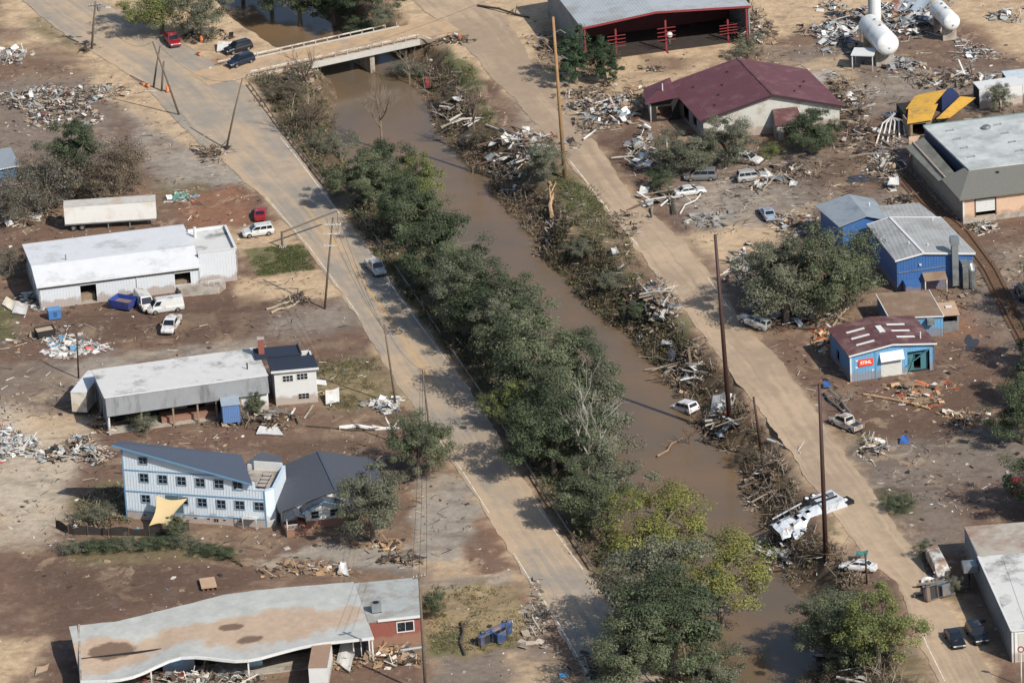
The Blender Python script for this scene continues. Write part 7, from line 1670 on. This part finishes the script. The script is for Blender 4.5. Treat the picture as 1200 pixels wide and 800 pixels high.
for i, q in enumerate([
 ('wide heap of white and grey rubble beside the far road', 65, 122, 70, 24, 1500, 1.4, PW), ('white sheets and scrap on silt at the far yard', 14, 66, 22, 10, 90, .8, PR), ('scatter of white and red rubbish in the muddy yard', 84, 408, 36, 10, 420, .25, PR),
 ('heap of crushed white goods beside the pale silt', 16, 522, 32, 17, 520, .8, PR), ('white rubble heap with torn maroon sheets by the workshop corner', 92, 530, 40, 14, 520, .9, PW), ('pale boards and bent sheets behind the white warehouse', 40, 352, 24, 12, 130, .5, PW),
 ('wreckage strewn along the torn wing of the maroon hall', 712, 130, 42, 20, 420, 1.0, PW), ('white wreckage on the right bank below the tan pole', 618, 178, 46, 26, 420, .9, PW), ('splintered boards at the torn corner of the maroon hall', 748, 120, 16, 18, 200, 1.6, PL),
 ('tall heap of splintered lumber at the open shed end', 882, 36, 24, 22, 420, 4.2, PB), ('torn white sheets beside the dusty trees', 755, 178, 18, 24, 200, 1.0, PW), ('strip of wreckage between the maroon hall and the rails', 1005, 150, 22, 40, 520, 1.0, PB), ('metal sheet and timber wreckage around the gas tanks', 1050, 22, 62, 22, 620, 1.4, PM), ('broken timber before the first gas tank', 980, 42, 38, 20, 320, .8, PM),
 ('dark wreckage line behind the yellow kiosk', 1115, 96, 62, 10, 420, 1.0, PB), ('scrap and blue plastic beyond the second gas tank', 1140, 62, 26, 12, 140, .5, PM), ('pile of red and white wreckage on the right bank', 772, 362, 24, 24, 240, 1.8, PW), ('white split logs and planks at the grey green tree', 872, 318, 20, 26, 200, .9, PW),
 ('dark tangle of branches under the grey green tree', 950, 372, 44, 14, 420, 1.2, PB), ('orange tape and scattered lumber before the sign shop', 1078, 462, 40, 16, 180, .35, PO), ('lumber and scrap by the dark yard tree', 1130, 490, 28, 10, 110, .4, PL), ('scrap and boards beside the wrecked small pickup', 1022, 525, 16, 16, 110, .5, PW),
 ('woven debris piled at the end of the hedge', 98, 616, 28, 9, 260, .7, PB), ('burnt black scrap heap beside the arm pole', 348, 352, 16, 6, 130, .6, PB), ('broken fence and sticks before the white cube house', 300, 495, 55, 10, 260, .8, PB), ('white torn canvas and scrap on the verge', 450, 475, 22, 10, 110, .5, PR), ('torn ceiling and goods spilled in the store front', 225, 800, 60, 12, 520, .9, PW),
 ('goods and boards thrown before the store entry', 410, 772, 36, 12, 200, .6, PL), ('broken bricks and railings beside the brick wing', 462, 770, 28, 14, 160, .5, PL), ('washed out stones along the lower left road edge', 628, 725, 16, 34, 260, .3, [((170, 158, 142), 3), ((140, 128, 114), 3), ((112, 100, 88), 2)]), ('rubble fallen before the peach wall', 1150, 268, 22, 6, 160, .5, PW), ('broken asphalt slabs in the stranded car park', 828, 258, 26, 10, 150, .4, [((140, 136, 130), 4), ((110, 106, 100), 3), ((168, 160, 148), 2)]),
 ('heap of driftwood around the junction pole', 248, 180, 20, 11, 200, .7, PB), ('splinters around the transformer pole foot', 102, 56, 12, 7, 60, .6, PB), ('driftwood dam beside the far road trees', 240, 42, 28, 8, 240, .8, PB), ('wood jam caught on the bridge piers', 345, 96, 34, 8, 320, 1.2, PB), ('scraps and barrels dam at the right bridge end', 530, 47, 28, 5, 160, .5, PB), ('bright wreckage behind the white block building roof', 1180, 20, 20, 10, 60, .5, PM),
 ('branches and boards along the hall side of the right road', 730, 262, 30, 18, 160, .6, PB), ('dark wreckage behind the trailer thicket', 30, 255, 40, 10, 200, .5, PW), ('boards and bricks beside the blue house deck', 312, 545, 16, 10, 120, .5, PL), ('silt blocks and boards along the brick store back', 360, 668, 60, 8, 150, .3, PL), ('driftwood under the lower road tree', 472, 655, 26, 8, 130, .6, PB), ('boards beside the verge tree foot', 455, 640, 22, 6, 70, .4, PL),
 ('white scrap caught in the brush by the sunk car', 848, 478, 14, 12, 60, .7, PR), ('white and dark scrap under the overturned truck', 915, 650, 26, 18, 160, .6, PM), ('pale roots and scrap under the large green tree', 1000, 775, 30, 26, 240, .9, PW), ('scrap along the rails', 1130, 330, 26, 40, 160, .25, PB), ('green and white tarp scraps near the trailer', 212, 232, 18, 7, 60, .3, PR), ('boards and sticks beside the shed trees', 690, 112, 36, 9, 240, .6, PB), ('small wood heap on the silted shed yard', 768, 82, 14, 4, 60, .35, PB)]):
    lab, px, py, rx, ry, n, h, pal = q
    debris('debris_pile', lab, px, py, rx, ry, int(n * 1.7), h, pal, 100 + i, smin=.12, smax=(1.1 if pal is PB else 1.4) if n < 900 else 1.0, stick=.72 if pal is PB else .5, thin=.95)
# fine litter over the whole flooded ground
def litter(name, label, n, seed, smin, smax, pal, flat=True):
    rs = np.random.RandomState(seed); X = rs.uniform(-82, 82, n * 3); Y = rs.uniform(-112, 150, n * 3)
    dr = np.minimum(seg_dist(X, Y, [tuple(p) for p in (RA + RBW) / 2]), 99); dl = seg_dist(X, Y, [tuple(p) for p in (LA + LB) / 2])
    dens = fbm(X, Y, .07, 4, seed); k = (rs.rand(len(X)) < sstep(dens, .38, .62)) & (dr > 4.2) & (dl > 5.2) & ~inside(X, Y, [tuple(p) for p in RIVER])
    X, Y = X[k][:n], Y[k][:n]; n = len(X); Z = ground_height(X, Y)
    L = smin * (smax / smin) ** (rs.rand(n) ** 1.6); Wd = L * rs.uniform(.15, .8, n); T = L * rs.uniform(.08, .3, n); yaw = rs.rand(n) * 2 * PI
    ax = np.stack([np.cos(yaw), np.sin(yaw), rs.normal(scale=.12, size=n)], 1) * (L / 2)[:, None]; ay = np.stack([-np.sin(yaw), np.cos(yaw), rs.normal(scale=.12, size=n)], 1) * (Wd / 2)[:, None]; az = np.array([0, 0, 1.]) * (T / 2)[:, None]
    C = np.stack([X, Y, Z + T * .4], 1); sg = np.array([(-1, -1, -1), (1, -1, -1), (1, 1, -1), (-1, 1, -1), (-.8, -.8, 1), (.8, -.8, 1), (.8, .8, 1), (-.8, .8, 1)])
    V = (C[:, None] + sg[None, :, 0:1] * ax[:, None] + sg[None, :, 1:2] * ay[:, None] + sg[None, :, 2:3] * az[:, None]).reshape(-1, 3)
    fq = np.array([(4, 5, 6, 7), (0, 1, 5, 4), (1, 2, 6, 5), (2, 3, 7, 6), (3, 0, 4, 7)]); F = (np.arange(n)[:, None, None] * 8 + fq[None]).reshape(-1, 4)
    w = np.array([q[1] for q in pal], float); pk = np.array([s2l(q[0]) for q in pal])[rs.choice(len(pal), n, p=w / w.sum())] * np.exp(rs.normal(scale=.15, size=(n, 1)))
    return tag(mesh_np(name, V, F, deb_mat, cols=np.clip(np.repeat(pk, 5, axis=0), 0, 1)), label, 'litter', kind='stuff')

litter('litter', 'small pale scraps littered over the flooded ground', 1500, 5, .1, .55, PR)
litter('stones', 'brown clods and sticks littered over the flooded ground', 3000, 6, .15, .9, PB)
def sticks(name, label, n, seed, px, lmin=.4, lmax=2.2):
    rs = np.random.RandomState(seed); pts = [tuple(P(x, y).xy) for x, y in px]; c = in_poly(pts, n, rs)
    d = fbm(c[:, 0], c[:, 1], .12, 4, seed); k = (d > .46) & ~inside(c[:, 0], c[:, 1], [tuple(p) for p in RIVER]) & (seg_dist(c[:, 0], c[:, 1], [tuple(p) for p in (RA + RBW) / 2]) > 4.3) & (seg_dist(c[:, 0], c[:, 1], [tuple(p) for p in (LA + LB) / 2]) > 5.2)
    c = c[k]; n = len(c); z = ground_height(c[:, 0], c[:, 1]) + .05 + rs.rand(n) * .15; L = lmin * (lmax / lmin) ** (rs.rand(n) ** 1.4); a = rs.rand(n) * 6.28
    P0 = np.concatenate([c, z[:, None]], 1); P1 = P0 + np.stack([np.cos(a) * L, np.sin(a) * L, rs.normal(scale=.12, size=n) * L + .05], 1)
    V, F, own = stick_mesh(P0, P1, rs.uniform(.025, .07, n)); cl = np.array([s2l(q) for q in ((150, 138, 122), (112, 98, 84), (78, 68, 60), (196, 190, 180), (120, 92, 72), (60, 54, 50))])[rs.randint(6, size=n)] * np.exp(rs.normal(scale=.2, size=(n, 1)))
    return tag(mesh_np(name, V, F, deb_mat, cols=np.clip(cl[own], 0, 1)), label, 'debris', kind='stuff')
sticks('scattered_sticks', 'broken sticks and slats strewn around the maroon hall and rails', 4200, 1, [(560, 60), (760, 95), (900, 60), (1200, 60), (1200, 250), (960, 260), (880, 330), (760, 250), (640, 160)])
sticks('scattered_sticks', 'broken sticks and slats strewn over the dark yard', 1500, 2, [(880, 330), (980, 380), (1200, 260), (1200, 620), (1040, 600), (930, 450)])
sticks('scattered_sticks', 'broken sticks and slats strewn over the muddy left yards', 2600, 3, [(0, 60), (180, 100), (300, 200), (440, 400), (560, 620), (500, 680), (300, 650), (0, 640)])
sticks('scattered_sticks', 'broken sticks and slats strewn along the right bank', 2600, 4, [(520, 60), (600, 150), (690, 220), (760, 320), (880, 470), (980, 640), (1060, 790), (960, 790), (880, 600), (740, 400), (640, 310), (520, 160)])
for i, q in enumerate([('wreckage strip along the rails below the maroon hall', 1040, 195, 22, 24, 420, .7, PW), ('flattened wreckage beside the stranded silver car', 930, 200, 40, 12, 320, .4, PB), ('flattened wreckage on silt before the blue wing', 930, 262, 30, 14, 260, .4, PW), ('grey wreckage at the hall corner', 985, 110, 16, 22, 320, 1.4, PB), ('tangled pipes and scrap beside the loading canopy', 1060, 78, 24, 8, 200, .8, PM), ('driftwood tangle at the water edge below the tan pole', 650, 275, 24, 18, 260, .8, PB), ('driftwood tangle at the water edge by the wreckage pile', 735, 372, 22, 16, 260, .9, PB), ('driftwood tangle on the bank above the sunk car', 800, 440, 30, 18, 300, .8, PB), ('driftwood tangle on the bank by the tall brown pole', 838, 498, 24, 16, 260, .8, PB), ('driftwood tangle on the eroded bank before the truck', 888, 570, 22, 26, 300, .7, PB), ('driftwood tangle at the bank foot below the green tree', 975, 790, 26, 26, 280, .8, PB), ('driftwood tangle on the upper right bank slope', 530, 130, 24, 26, 280, .7, PB), ('wreckage at the far silt street', 975, 8, 18, 8, 120, .5, PW), ('dark scrap behind the blue workshop', 1058, 236, 16, 8, 160, .7, PB), ('wreckage beside the shed side wall', 640, 55, 18, 20, 260, .8, PB), ('flattened timber at the tan pole', 690, 150, 20, 10, 160, .5, PB), ('orange and grey scrap strip by the sign shop side wall', 968, 398, 20, 14, 220, .5, PO), ('timber scrap beside the workshop corner', 120, 497, 12, 10, 160, .8, PL), ('scrap along the yard before the white warehouse', 70, 398, 60, 14, 160, .2, PW), ('flattened scrap under the bank tree row end', 700, 780, 30, 20, 240, .4, PB)]):
    lab, px, py, rx, ry, n, h, pal = q
    debris('debris_pile', lab, px, py, rx, ry, int(n * 1.5), h, pal, 300 + i, smin=.12, smax=1.1 if pal is PB else 1.3, stick=.72 if pal is PB else .5, thin=.95)
# single large pieces
def log(label, p0, p1, r0, r1, col, z0=.2, z1=.2, root=False, kink=.06):
    a, b = G(*p0), G(*p1); a.z += z0; b.z += z1; o = thing('fallen_log', label, 'log', (a.x, a.y, 0)); rd = random.Random(int(p0[0] * 7 + p0[1]))
    c = Vector((a.x, a.y, 0)); L = (b - a).length; pts = [a.lerp(b, t) - c + Vector((rd.uniform(-1, 1), rd.uniform(-1, 1), rd.uniform(-.3, .5))) * (L * kink if 0 < t < 1 else 0) for t in (0, .33, .66, 1)]
    m = mat('log_%d' % sum(col), col, rough=.95, var=.2, scale=2); g = MB(); g.tube(pts, [r0, r0 * .85, (r0 + r1) / 2, r1], 7); g.build('trunk', m, o)
    for k in range(3):
        t = rd.uniform(.4, .95); p = pts[0].lerp(pts[3], t); d = Vector((rd.uniform(-1, 1), rd.uniform(-1, 1), rd.uniform(.1, .8))).normalized(); g = MB(); g.tube([p, p + d * L * .15, p + d * L * .22 + Vector((0, 0, .1))], [r1 * .7, r1 * .5, r1 * .2], 5); g.build('branch', m, o)
    if root:
        g = MB()
        for k in range(9): d = Vector((rd.uniform(-1, 1), rd.uniform(-1, 1), rd.uniform(-.3, 1))).normalized(); g.tube([pts[0], pts[0] + d * r0 * 3.5], [r0 * .5, .03], 4)
        g.build('root_plate', m, o)
for q in [('pale bleached log on the right bank slope', (570, 148), (612, 172), .2, .1, (176, 168, 154)), ('bleached log hanging down the right bank', (612, 172), (622, 190), .16, .08, (176, 168, 154)), ('splintered pale stump trunk below the tan pole', (647, 255), (644, 215), .35, .2, (178, 146, 112)),
          ('white forked log dangling to the water', (640, 290), (648, 262), .18, .1, (196, 190, 180)), ('dark fallen trunk with root plate beside the car park', (790, 252), (768, 212), .4, .25, (70, 66, 58)), ('pale pole fallen across the car park by the white sedan', (797, 252), (822, 228), .12, .1, (206, 200, 190)),
          ('driftwood trunk lying in the river with its crown snagged', (770, 536), (800, 515), .16, .08, (140, 118, 96)), ('curled bleached log on the right bank below the bend', (800, 444), (822, 446), .18, .1, (198, 192, 182)), ('bleached root log lying on the eroded bank', (900, 517), (938, 532), .3, .08, (206, 200, 190)), ('pale log beside the bleached root log', (905, 535), (918, 548), .14, .08, (186, 178, 166)),
          ('long beam with orange tape before the sign shop', (1012, 463), (1090, 480), .16, .14, (186, 156, 122)), ('brown trunk fallen by the grey green tree', (975, 385), (995, 362), .2, .1, (160, 142, 118)), ('pale trunk pieces beside the dark yard tree', (1105, 482), (1140, 490), .22, .16, (190, 172, 144)), ('bundle of grey poles lying beside the road shoulder', (966, 462), (992, 488), .2, .14, (92, 88, 84)), ('grey pole lying close beside the bundle on the shoulder', (972, 458), (997, 485), .16, .12, (120, 114, 106)),
          ('broken pole pieces in the muddy yard by the arm pole', (312, 364), (345, 354), .18, .16, (160, 146, 126)), ('shorter pole piece before the broken pole pieces', (318, 368), (346, 358), .18, .16, (166, 152, 132)), ('white wrapped log on brown mud near the verge', (398, 503), (468, 503), .35, .2, (216, 212, 204)), ('thin timber beam lying by the blue house drive', (360, 500), (440, 505), .1, .08, (90, 80, 70)), ('driftwood beam by the lower hedge', (268, 654), (285, 664), .14, .1, (92, 84, 66)),
          ('timber leaning from roof of the store', (238, 762), (252, 770), .1, .08, (110, 90, 74)), ('fallen pole across the far silt street', (560, 8), (620, 22), .2, .14, (66, 60, 56)), ('leaning pole fallen from the store corner to the drive', (545, 768), (540, 730), .18, .14, (74, 66, 60))]:
    log(*q)
def sheet(label, pts, m, t=.06, name='metal_sheet', cat='metal sheet', bend=.25):
    w = [G(x, y, dz) for x, y, dz in pts]; c = Vector((w[0].x, w[0].y, 0)); o = thing(name, label, cat, c); Q = [p - c for p in w]
    g = MB(); n = 5; vs = []; fs = []
    for i in range(n + 1):
        for j in range(n + 1):
            s, t_ = i / n, j / n; p = Q[0] * (1 - s) * (1 - t_) + Q[1] * s * (1 - t_) + Q[2] * s * t_ + Q[3] * (1 - s) * t_; vs.append(p + Vector((0, 0, bend * math.sin(s * 5 + t_ * 2) * .4 + bend * .4)))
    for i in range(n):
        for j in range(n): a = i * (n + 1) + j; fs.append((a, a + n + 1, a + n + 2, a + 1))
    k = len(vs); fs2 = [tuple(reversed([x + k for x in f])) for f in fs]; g.add(vs + [v - Vector((0, 0, t)) for v in vs], fs + fs2); g.build('panel', m, o, smooth=False)
    e = MB(); e.beam(Q[0] + Vector((0, 0, .05)), Q[1] + Vector((0, 0, .05)), .08); e.build('edge_strip', galv, o)
wsheet = mat('white_sheet', (202, 200, 195), rough=.5, var=.06, dirt=(176, 160, 140), dirt_amt=.25)
gsheet = mat('grey_blue_sheet', (150, 160, 168), rough=.5, var=.08)
for q in [('white panel fallen on the mud before the white cube house', [(382, 476, .2), (398, 473, .3), (398, 464, 1.2), (382, 467, 1.1)], wsheet), ('crumpled white sheet lying on mud before the workshop', [(300, 510, .1), (333, 511, .1), (325, 503, .3), (305, 503, .4)], wsheet), ('white board leaning in the store entry debris', [(394, 778, .2), (410, 789, .2), (418, 770, 1.6), (402, 762, 1.7)], wsheet),
          ('white sheet standing behind the brick store', [(396, 672, .1), (409, 676, .1), (406, 668, 1.1), (400, 669, 1.2)], wsheet), ('grey metal roof sheets heaped between the gas tanks', [(1035, 32, .5), (1052, 28, .6), (1080, 2, 1.4), (1062, 2, 1.4)], gsheet), ('second grey roof sheet heaped beside the first between the tanks', [(1053, 34, .4), (1070, 30, .5), (1092, 8, 1.2), (1078, 6, 1.3)], gsheet),
          ('rusty roof sheet beside the grey sheets', [(1043, 22, .9), (1050, 24, .9), (1062, 10, 1.2), (1054, 8, 1.3)], mat('rust_sheet', (146, 104, 84), rough=.7, var=.15)), ('white wreck panel on the bank beside the tall brown pole', [(832, 488, .3), (850, 488, .4), (850, 470, 1.3), (836, 474, 1.2)], wsheet), ('white strip panel on the right bank below the pile', [(775, 407, .3), (788, 406, .3), (788, 403, .5), (776, 403, .5)], wsheet), ('grey panel standing in bank brush', [(782, 420, .3), (790, 430, .3), (792, 420, 1.0), (786, 415, 1.1)], gsheet),
          ('white sheet above a dark car by the rails', [(1040, 224, .9), (1054, 224, .9), (1053, 218, 1.5), (1044, 219, 1.4)], wsheet), ('torn white sheet on the warehouse yard end', [(2, 358, .1), (14, 365, .1), (20, 355, .2), (8, 350, .2)], mat('cream_sheet', (206, 196, 176), rough=.7)), ('second torn cream sheet beside the warehouse end', [(14, 368, .1), (30, 370, .1), (34, 358, .2), (20, 355, .2)], wsheet), ('white curled strip on the right bank grass', [(718, 300, .1), (726, 298, .1), (722, 292, .3), (716, 294, .3)], wsheet), ('white slat lying on the right bank verge', [(724, 318, .1), (732, 313, .1), (731, 311, .2), (723, 316, .2)], wsheet),
          ('blue tarp heap on the dark yard', [(1054, 521, .1), (1067, 520, .1), (1062, 515, .6), (1057, 515, .5)], mat('blue_tarp', (52, 92, 156), rough=.6, var=.15)), ('blue tarp caught on the road shoulder poles', [(965, 456, .3), (974, 456, .3), (972, 452, .6), (966, 452, .6)], mat('blue_tarp', (48, 100, 186))), ('green tarp scrap near the trailer', [(202, 235, .1), (222, 234, .1), (219, 228, .3), (205, 229, .3)], mat('green_tarp', (80, 140, 118))), ('teal sheet over the white car on the bank', [(1003, 659, 1.0), (1016, 660, 1.0), (1018, 654, 1.1), (1004, 655, 1.1)], mat('teal_sheet', (74, 120, 116))),
          ('pale blue cloth on the lower lane edge', [(655, 795, .05), (664, 794, .05), (664, 789, .15), (656, 790, .1)], mat('pale_blue_cloth', (96, 160, 204))), ('flat brown plank board on the mud by the store end', [(41, 792, .05), (55, 786, .05), (58, 779, .15), (44, 783, .12)], mat('tan_board', (170, 146, 120))), ('red sheet snagged in the bridge pool bank', [(498, 106, .3), (505, 105, .3), (505, 98, 1.0), (499, 98, 1.1)], mat('red_sheet', (136, 60, 56))), ('white rock sheet beside the two black cars', [(254, 62, .1), (276, 60, .1), (276, 53, .6), (256, 54, .7)], wsheet), ('concrete slab tilted at the kiosk corner', [(930, 92, .05), (975, 82, .05), (985, 90, .1), (945, 108, .1)], concrete)]:
    sheet(*q)
# white drain pipes bent in a bundle by the kiosk
for k in range(6):
    a, b = G(1058 - k * 5, 134 + k * 1.5, 1.0), G(1026 + k * 7, 172 - k * 2.5, .15); m_ = (a + b) / 2 + Vector((-1.0 + k * .5, 0, .6))
    o = thing('bent_pipe', 'bent white plastic pipe in the bundle beside the crushed kiosk', 'pipe', (a.x, a.y, 0), group='bent white pipes by the kiosk'); c = Vector((a.x, a.y, 0))
    g = MB(); g.tube([a - c, m_ - c, b - c], .13, 7); g.build('tube', wsheet, o, smooth=True); g = MB(); d = (b - m_).normalized(); g.tube([b - c, b - c + d * .25], .2, 8); g.build('socket', wsheet, o)
# lumber stacks before the sign shop, pipe lengths on the right bank
for i, (px, py, a, lab) in enumerate([(1072, 452, 12, 'stack of new boards close to the sign shop door'), (1078, 461, 10, 'middle stack of boards before the sign shop'), (1083, 471, 8, 'far stack of boards beside the orange taped beam'), (338, 490, 5, 'broken picket fence panel before the white cube house')]):
    q = G(px, py); o = thing('board_stack', lab, 'lumber', q, math.radians(a))
    for k in range(5): g = MB(); g.box(-1.6 + .05 * k, 1.6 - .07 * k, -.6 + .24 * k, -.4 + .24 * k, .1 + .02 * (k % 2), .32 + .1 * (k % 3)); g.build('board', MATS['weathered_wood'] if i < 3 else wood_brown, o)
    for x in (-1.1, 1.1): g = MB(); g.box(x - .08, x + .08, -.6, .8, 0, .1); g.build('bearer', wood_brown, o)
for i, (a, b, lab) in enumerate([((572, 197), (596, 188), 'white drain pipe on wreckage at the right bank'), ((540, 165), (552, 162), 'short white pipe beside the bare trunk'), ((596, 178), (607, 163), 'white pipe standing out of the right bank wreckage'), ((684, 166), (697, 157), 'white pipe end on the muddy yard by the maroon hall')]):
    p, q = G(*a, .4), G(*b, .5); c = Vector((p.x, p.y, 0)); o = thing('drain_pipe', lab, 'pipe', c); g = MB(); g.tube([p - c, q - c], .17, 8); g.build('tube', wsheet, o, smooth=True); g = MB(); d = (q - p).normalized(); g.tube([q - c, q - c + d * .2], .21, 8); g.build('socket', wsheet, o)
# woven fence before the blue house
pts = resample(wpts([(66, 618), (82, 626), (130, 627), (195, 628), (222, 622)]), 22); o = thing('mesh_fence', 'sagging black mesh fence before the pale blue house', 'fence', (pts[0][0], pts[0][1], 0)); c = pts[0]
for i in range(len(pts) - 1):
    a, b = pts[i] - c, pts[i + 1] - c; h = 1.15 + .2 * math.sin(i * 1.3); g = MB(); g.hexa([(a[0], a[1], -.1), (b[0], b[1], -.1), (b[0], b[1] + .04, -.1), (a[0], a[1] + .04, -.1)], [(a[0], a[1] - .1, h), (b[0], b[1] - .1, 1.15 + .2 * math.sin(i * 1.3 + 1.3)), (b[0], b[1] - .06, 1.15 + .2 * math.sin(i * 1.3 + 1.3)), (a[0], a[1] - .06, h)]); g.build('mesh_panel', mat('fence_mesh', (56, 52, 50), rough=.9, var=.2), o)
    if i % 3 == 0: g = MB(); g.tube([(a[0], a[1] - .12, -.2), (a[0], a[1] - .12, 1.5)], .05, 5); g.build('post', wood_brown, o)

# tangles of long trunks, boards and bent sheets, each piece a part of its heap
def tangle(label, px, py, rx, ry, nt, nb, ns, seed, hgt=1.0, tone=0):
    rd = random.Random(seed); c = G(px, py); o = thing('wreckage_tangle', label, 'wreckage', (c.x, c.y, 0))
    def spot():
        a = rd.uniform(0, 6.28); r = rd.random() ** .6; p = G(px + rx * r * math.cos(a), py + ry * r * math.sin(a)); return Vector((p.x - c.x, p.y - c.y, p.z)), 1 - r
    bark = [mat('pale_driftwood', (186, 178, 166), rough=.95, var=.2, scale=2), mat('grey_driftwood', (140, 128, 114), rough=.95, var=.2, scale=2), mat('dark_driftwood', (96, 82, 70), rough=.95, var=.2, scale=2)]
    for k in range(nt):
        p, h = spot(); L = rd.uniform(2.5, 6.5); a = rd.gauss(-1.05 if rd.random() < .6 else .4, .5); d = Vector((math.cos(a), math.sin(a), rd.uniform(-.12, .3))); r = rd.uniform(.09, .22); z = p.z + rd.uniform(.1, .25) + hgt * h * rd.random()
        p0 = Vector((p.x, p.y, z)) - d * L * .5; p1 = p0 + d * L; p0.z = max(p0.z, p.z + .05); p1.z = max(p1.z, p.z + .05); m1 = p0.lerp(p1, .5) + Vector((rd.uniform(-.3, .3), rd.uniform(-.3, .3), rd.uniform(0, .25)))
        g = MB(); g.tube([p0, m1, p1], [r, r * .8, r * .45], 6)
        for _ in range(2): q = m1.lerp(p1, rd.random()); g.tube([q, q + Vector((rd.uniform(-1, 1), rd.uniform(-1, 1), rd.uniform(.1, .8)))], [r * .45, .02], 4, caps=False)
        g.build('trunk', bark[rd.choice((0, 1, 1, 2) if tone == 0 else (0, 0, 1) if tone == 1 else (1, 2, 2))], o)
    for k in range(nb):
        p, h = spot(); L = rd.uniform(1.5, 4.0); a = rd.uniform(0, 6.28); d = Vector((math.cos(a), math.sin(a), rd.uniform(-.15, .45))).normalized(); z = p.z + .1 + hgt * h * rd.random()
        g = MB(); g.beam(Vector((p.x, p.y, z)), Vector((p.x, p.y, z)) + d * L, rd.uniform(.15, .35), .06, roll=rd.uniform(-.5, .5)); g.build('board', [wood, wood_brown, wsheet, concrete][rd.randrange(4)], o)
    for k in range(ns):
        p, h = spot(); L, Wd = rd.uniform(1.6, 3.6), rd.uniform(.8, 1.6); a = rd.uniform(0, 6.28); ux = Vector((math.cos(a), math.sin(a), rd.uniform(-.1, .25))); uy = Vector((-math.sin(a), math.cos(a), rd.uniform(-.2, .4))); q0 = Vector((p.x, p.y, p.z + .15 + hgt * h * rd.random() * .8))
        vs = []; fs = []; n = 6; ph = rd.uniform(0, 6); bend = rd.uniform(.1, .45)
        for i in range(n + 1):
            for j in range(3): vs.append(q0 + ux * (L * (i / n - .5)) + uy * (Wd * (j / 2 - .5)) + Vector((0, 0, bend * math.sin(i * .9 + ph) + .12 * math.sin(j * 2 + i + ph))))
        for i in range(n):
            for j in range(2): b0 = i * 3 + j; fs.append((b0, b0 + 3, b0 + 4, b0 + 1))
        kk = len(vs); g = MB(); g.add(vs + [v - Vector((0, 0, .04)) for v in vs], fs + [tuple(reversed([x + kk for x in f])) for f in fs]); g.build('bent_sheet', [wsheet, gsheet, galv, wsheet][rd.randrange(4)], o)
    return o
for i, q in enumerate([('tangle of pale trunks and pipes on the right bank below the tan pole', 600, 172, 34, 20, 14, 6, 7, 1.0, 0), ('tangle of bleached trunks where the bank meets the pool', 540, 135, 22, 26, 10, 2, 1, .7, 1), ('tangle of trunks and torn sheets by the maroon hall wing', 715, 132, 34, 14, 8, 10, 9, .9, 0), ('tangle of roots and boards at the maroon hall corner', 1000, 128, 16, 26, 12, 10, 4, 1.4, 2), ('tangle of trunks along the rails before the peach building', 1030, 178, 22, 26, 10, 10, 5, .8, 0), ('long lumber spilled from the shed end', 884, 38, 20, 16, 8, 18, 6, 3.0, 0),
   ('tangle of steel sheet and beams between the gas tanks', 1070, 24, 34, 16, 4, 14, 14, 1.5, 2), ('tangle of steel sheet before the big gas tank', 985, 38, 30, 14, 4, 10, 10, 1.0, 2), ('tangle of dark beams behind the yellow kiosk', 1120, 94, 50, 8, 6, 14, 8, 1.0, 2), ('tall tangle of split trunks and red scrap on the right bank', 772, 358, 16, 20, 14, 8, 4, 2.2, 1), ('tangle of white trunks at the edge of the grey green tree', 872, 318, 14, 26, 12, 4, 4, .9, 1), ('tangle of branches and a broken frame under the grey green tree', 948, 378, 36, 10, 12, 8, 2, 1.0, 0),
   ('tangle of trunks on the slope above the sunk car', 800, 438, 22, 16, 10, 4, 3, .8, 0), ('tangle of driftwood around the tall brown pole foot', 850, 500, 16, 14, 8, 4, 3, .7, 0), ('tangle of driftwood on the bank before the torn truck', 895, 575, 18, 24, 10, 3, 1, .6, 2), ('tangle of pale roots under the large green tree', 995, 785, 24, 18, 12, 4, 2, 1.0, 1), ('tangle of torn sheets and trunks by the dusty hall trees', 752, 185, 16, 22, 8, 6, 8, 1.0, 1), ('tangle of boards in the stranded car park', 905, 215, 40, 14, 6, 12, 4, .4, 0), ('tangle of trunks and rubble along the road by the dark shrub', 765, 240, 22, 16, 7, 6, 3, .6, 0), ('tangle of branches against the bridge piers', 352, 92, 28, 7, 14, 4, 0, 1.0, 2), ('tangle of fence rails before the white cube house', 325, 490, 34, 7, 4, 12, 2, .7, 2), ('tangle of torn ceiling boards in the store front', 255, 796, 46, 8, 2, 14, 10, 1.0, 0), ('tangle of railings beside the brick wing', 462, 768, 20, 10, 2, 12, 2, .6, 2), ('tangle of trunks at the crushed silver car', 890, 378, 16, 12, 6, 4, 4, .7, 0), ('tangle of metal around the smashed white van', 1098, 690, 12, 12, 4, 6, 7, .9, 2)]):
    lab, px, py, rx, ry, nt, nb, ns, h, tone = q
    tangle(lab, px, py, rx, ry, nt, nb, ns, 500 + i, h, tone)
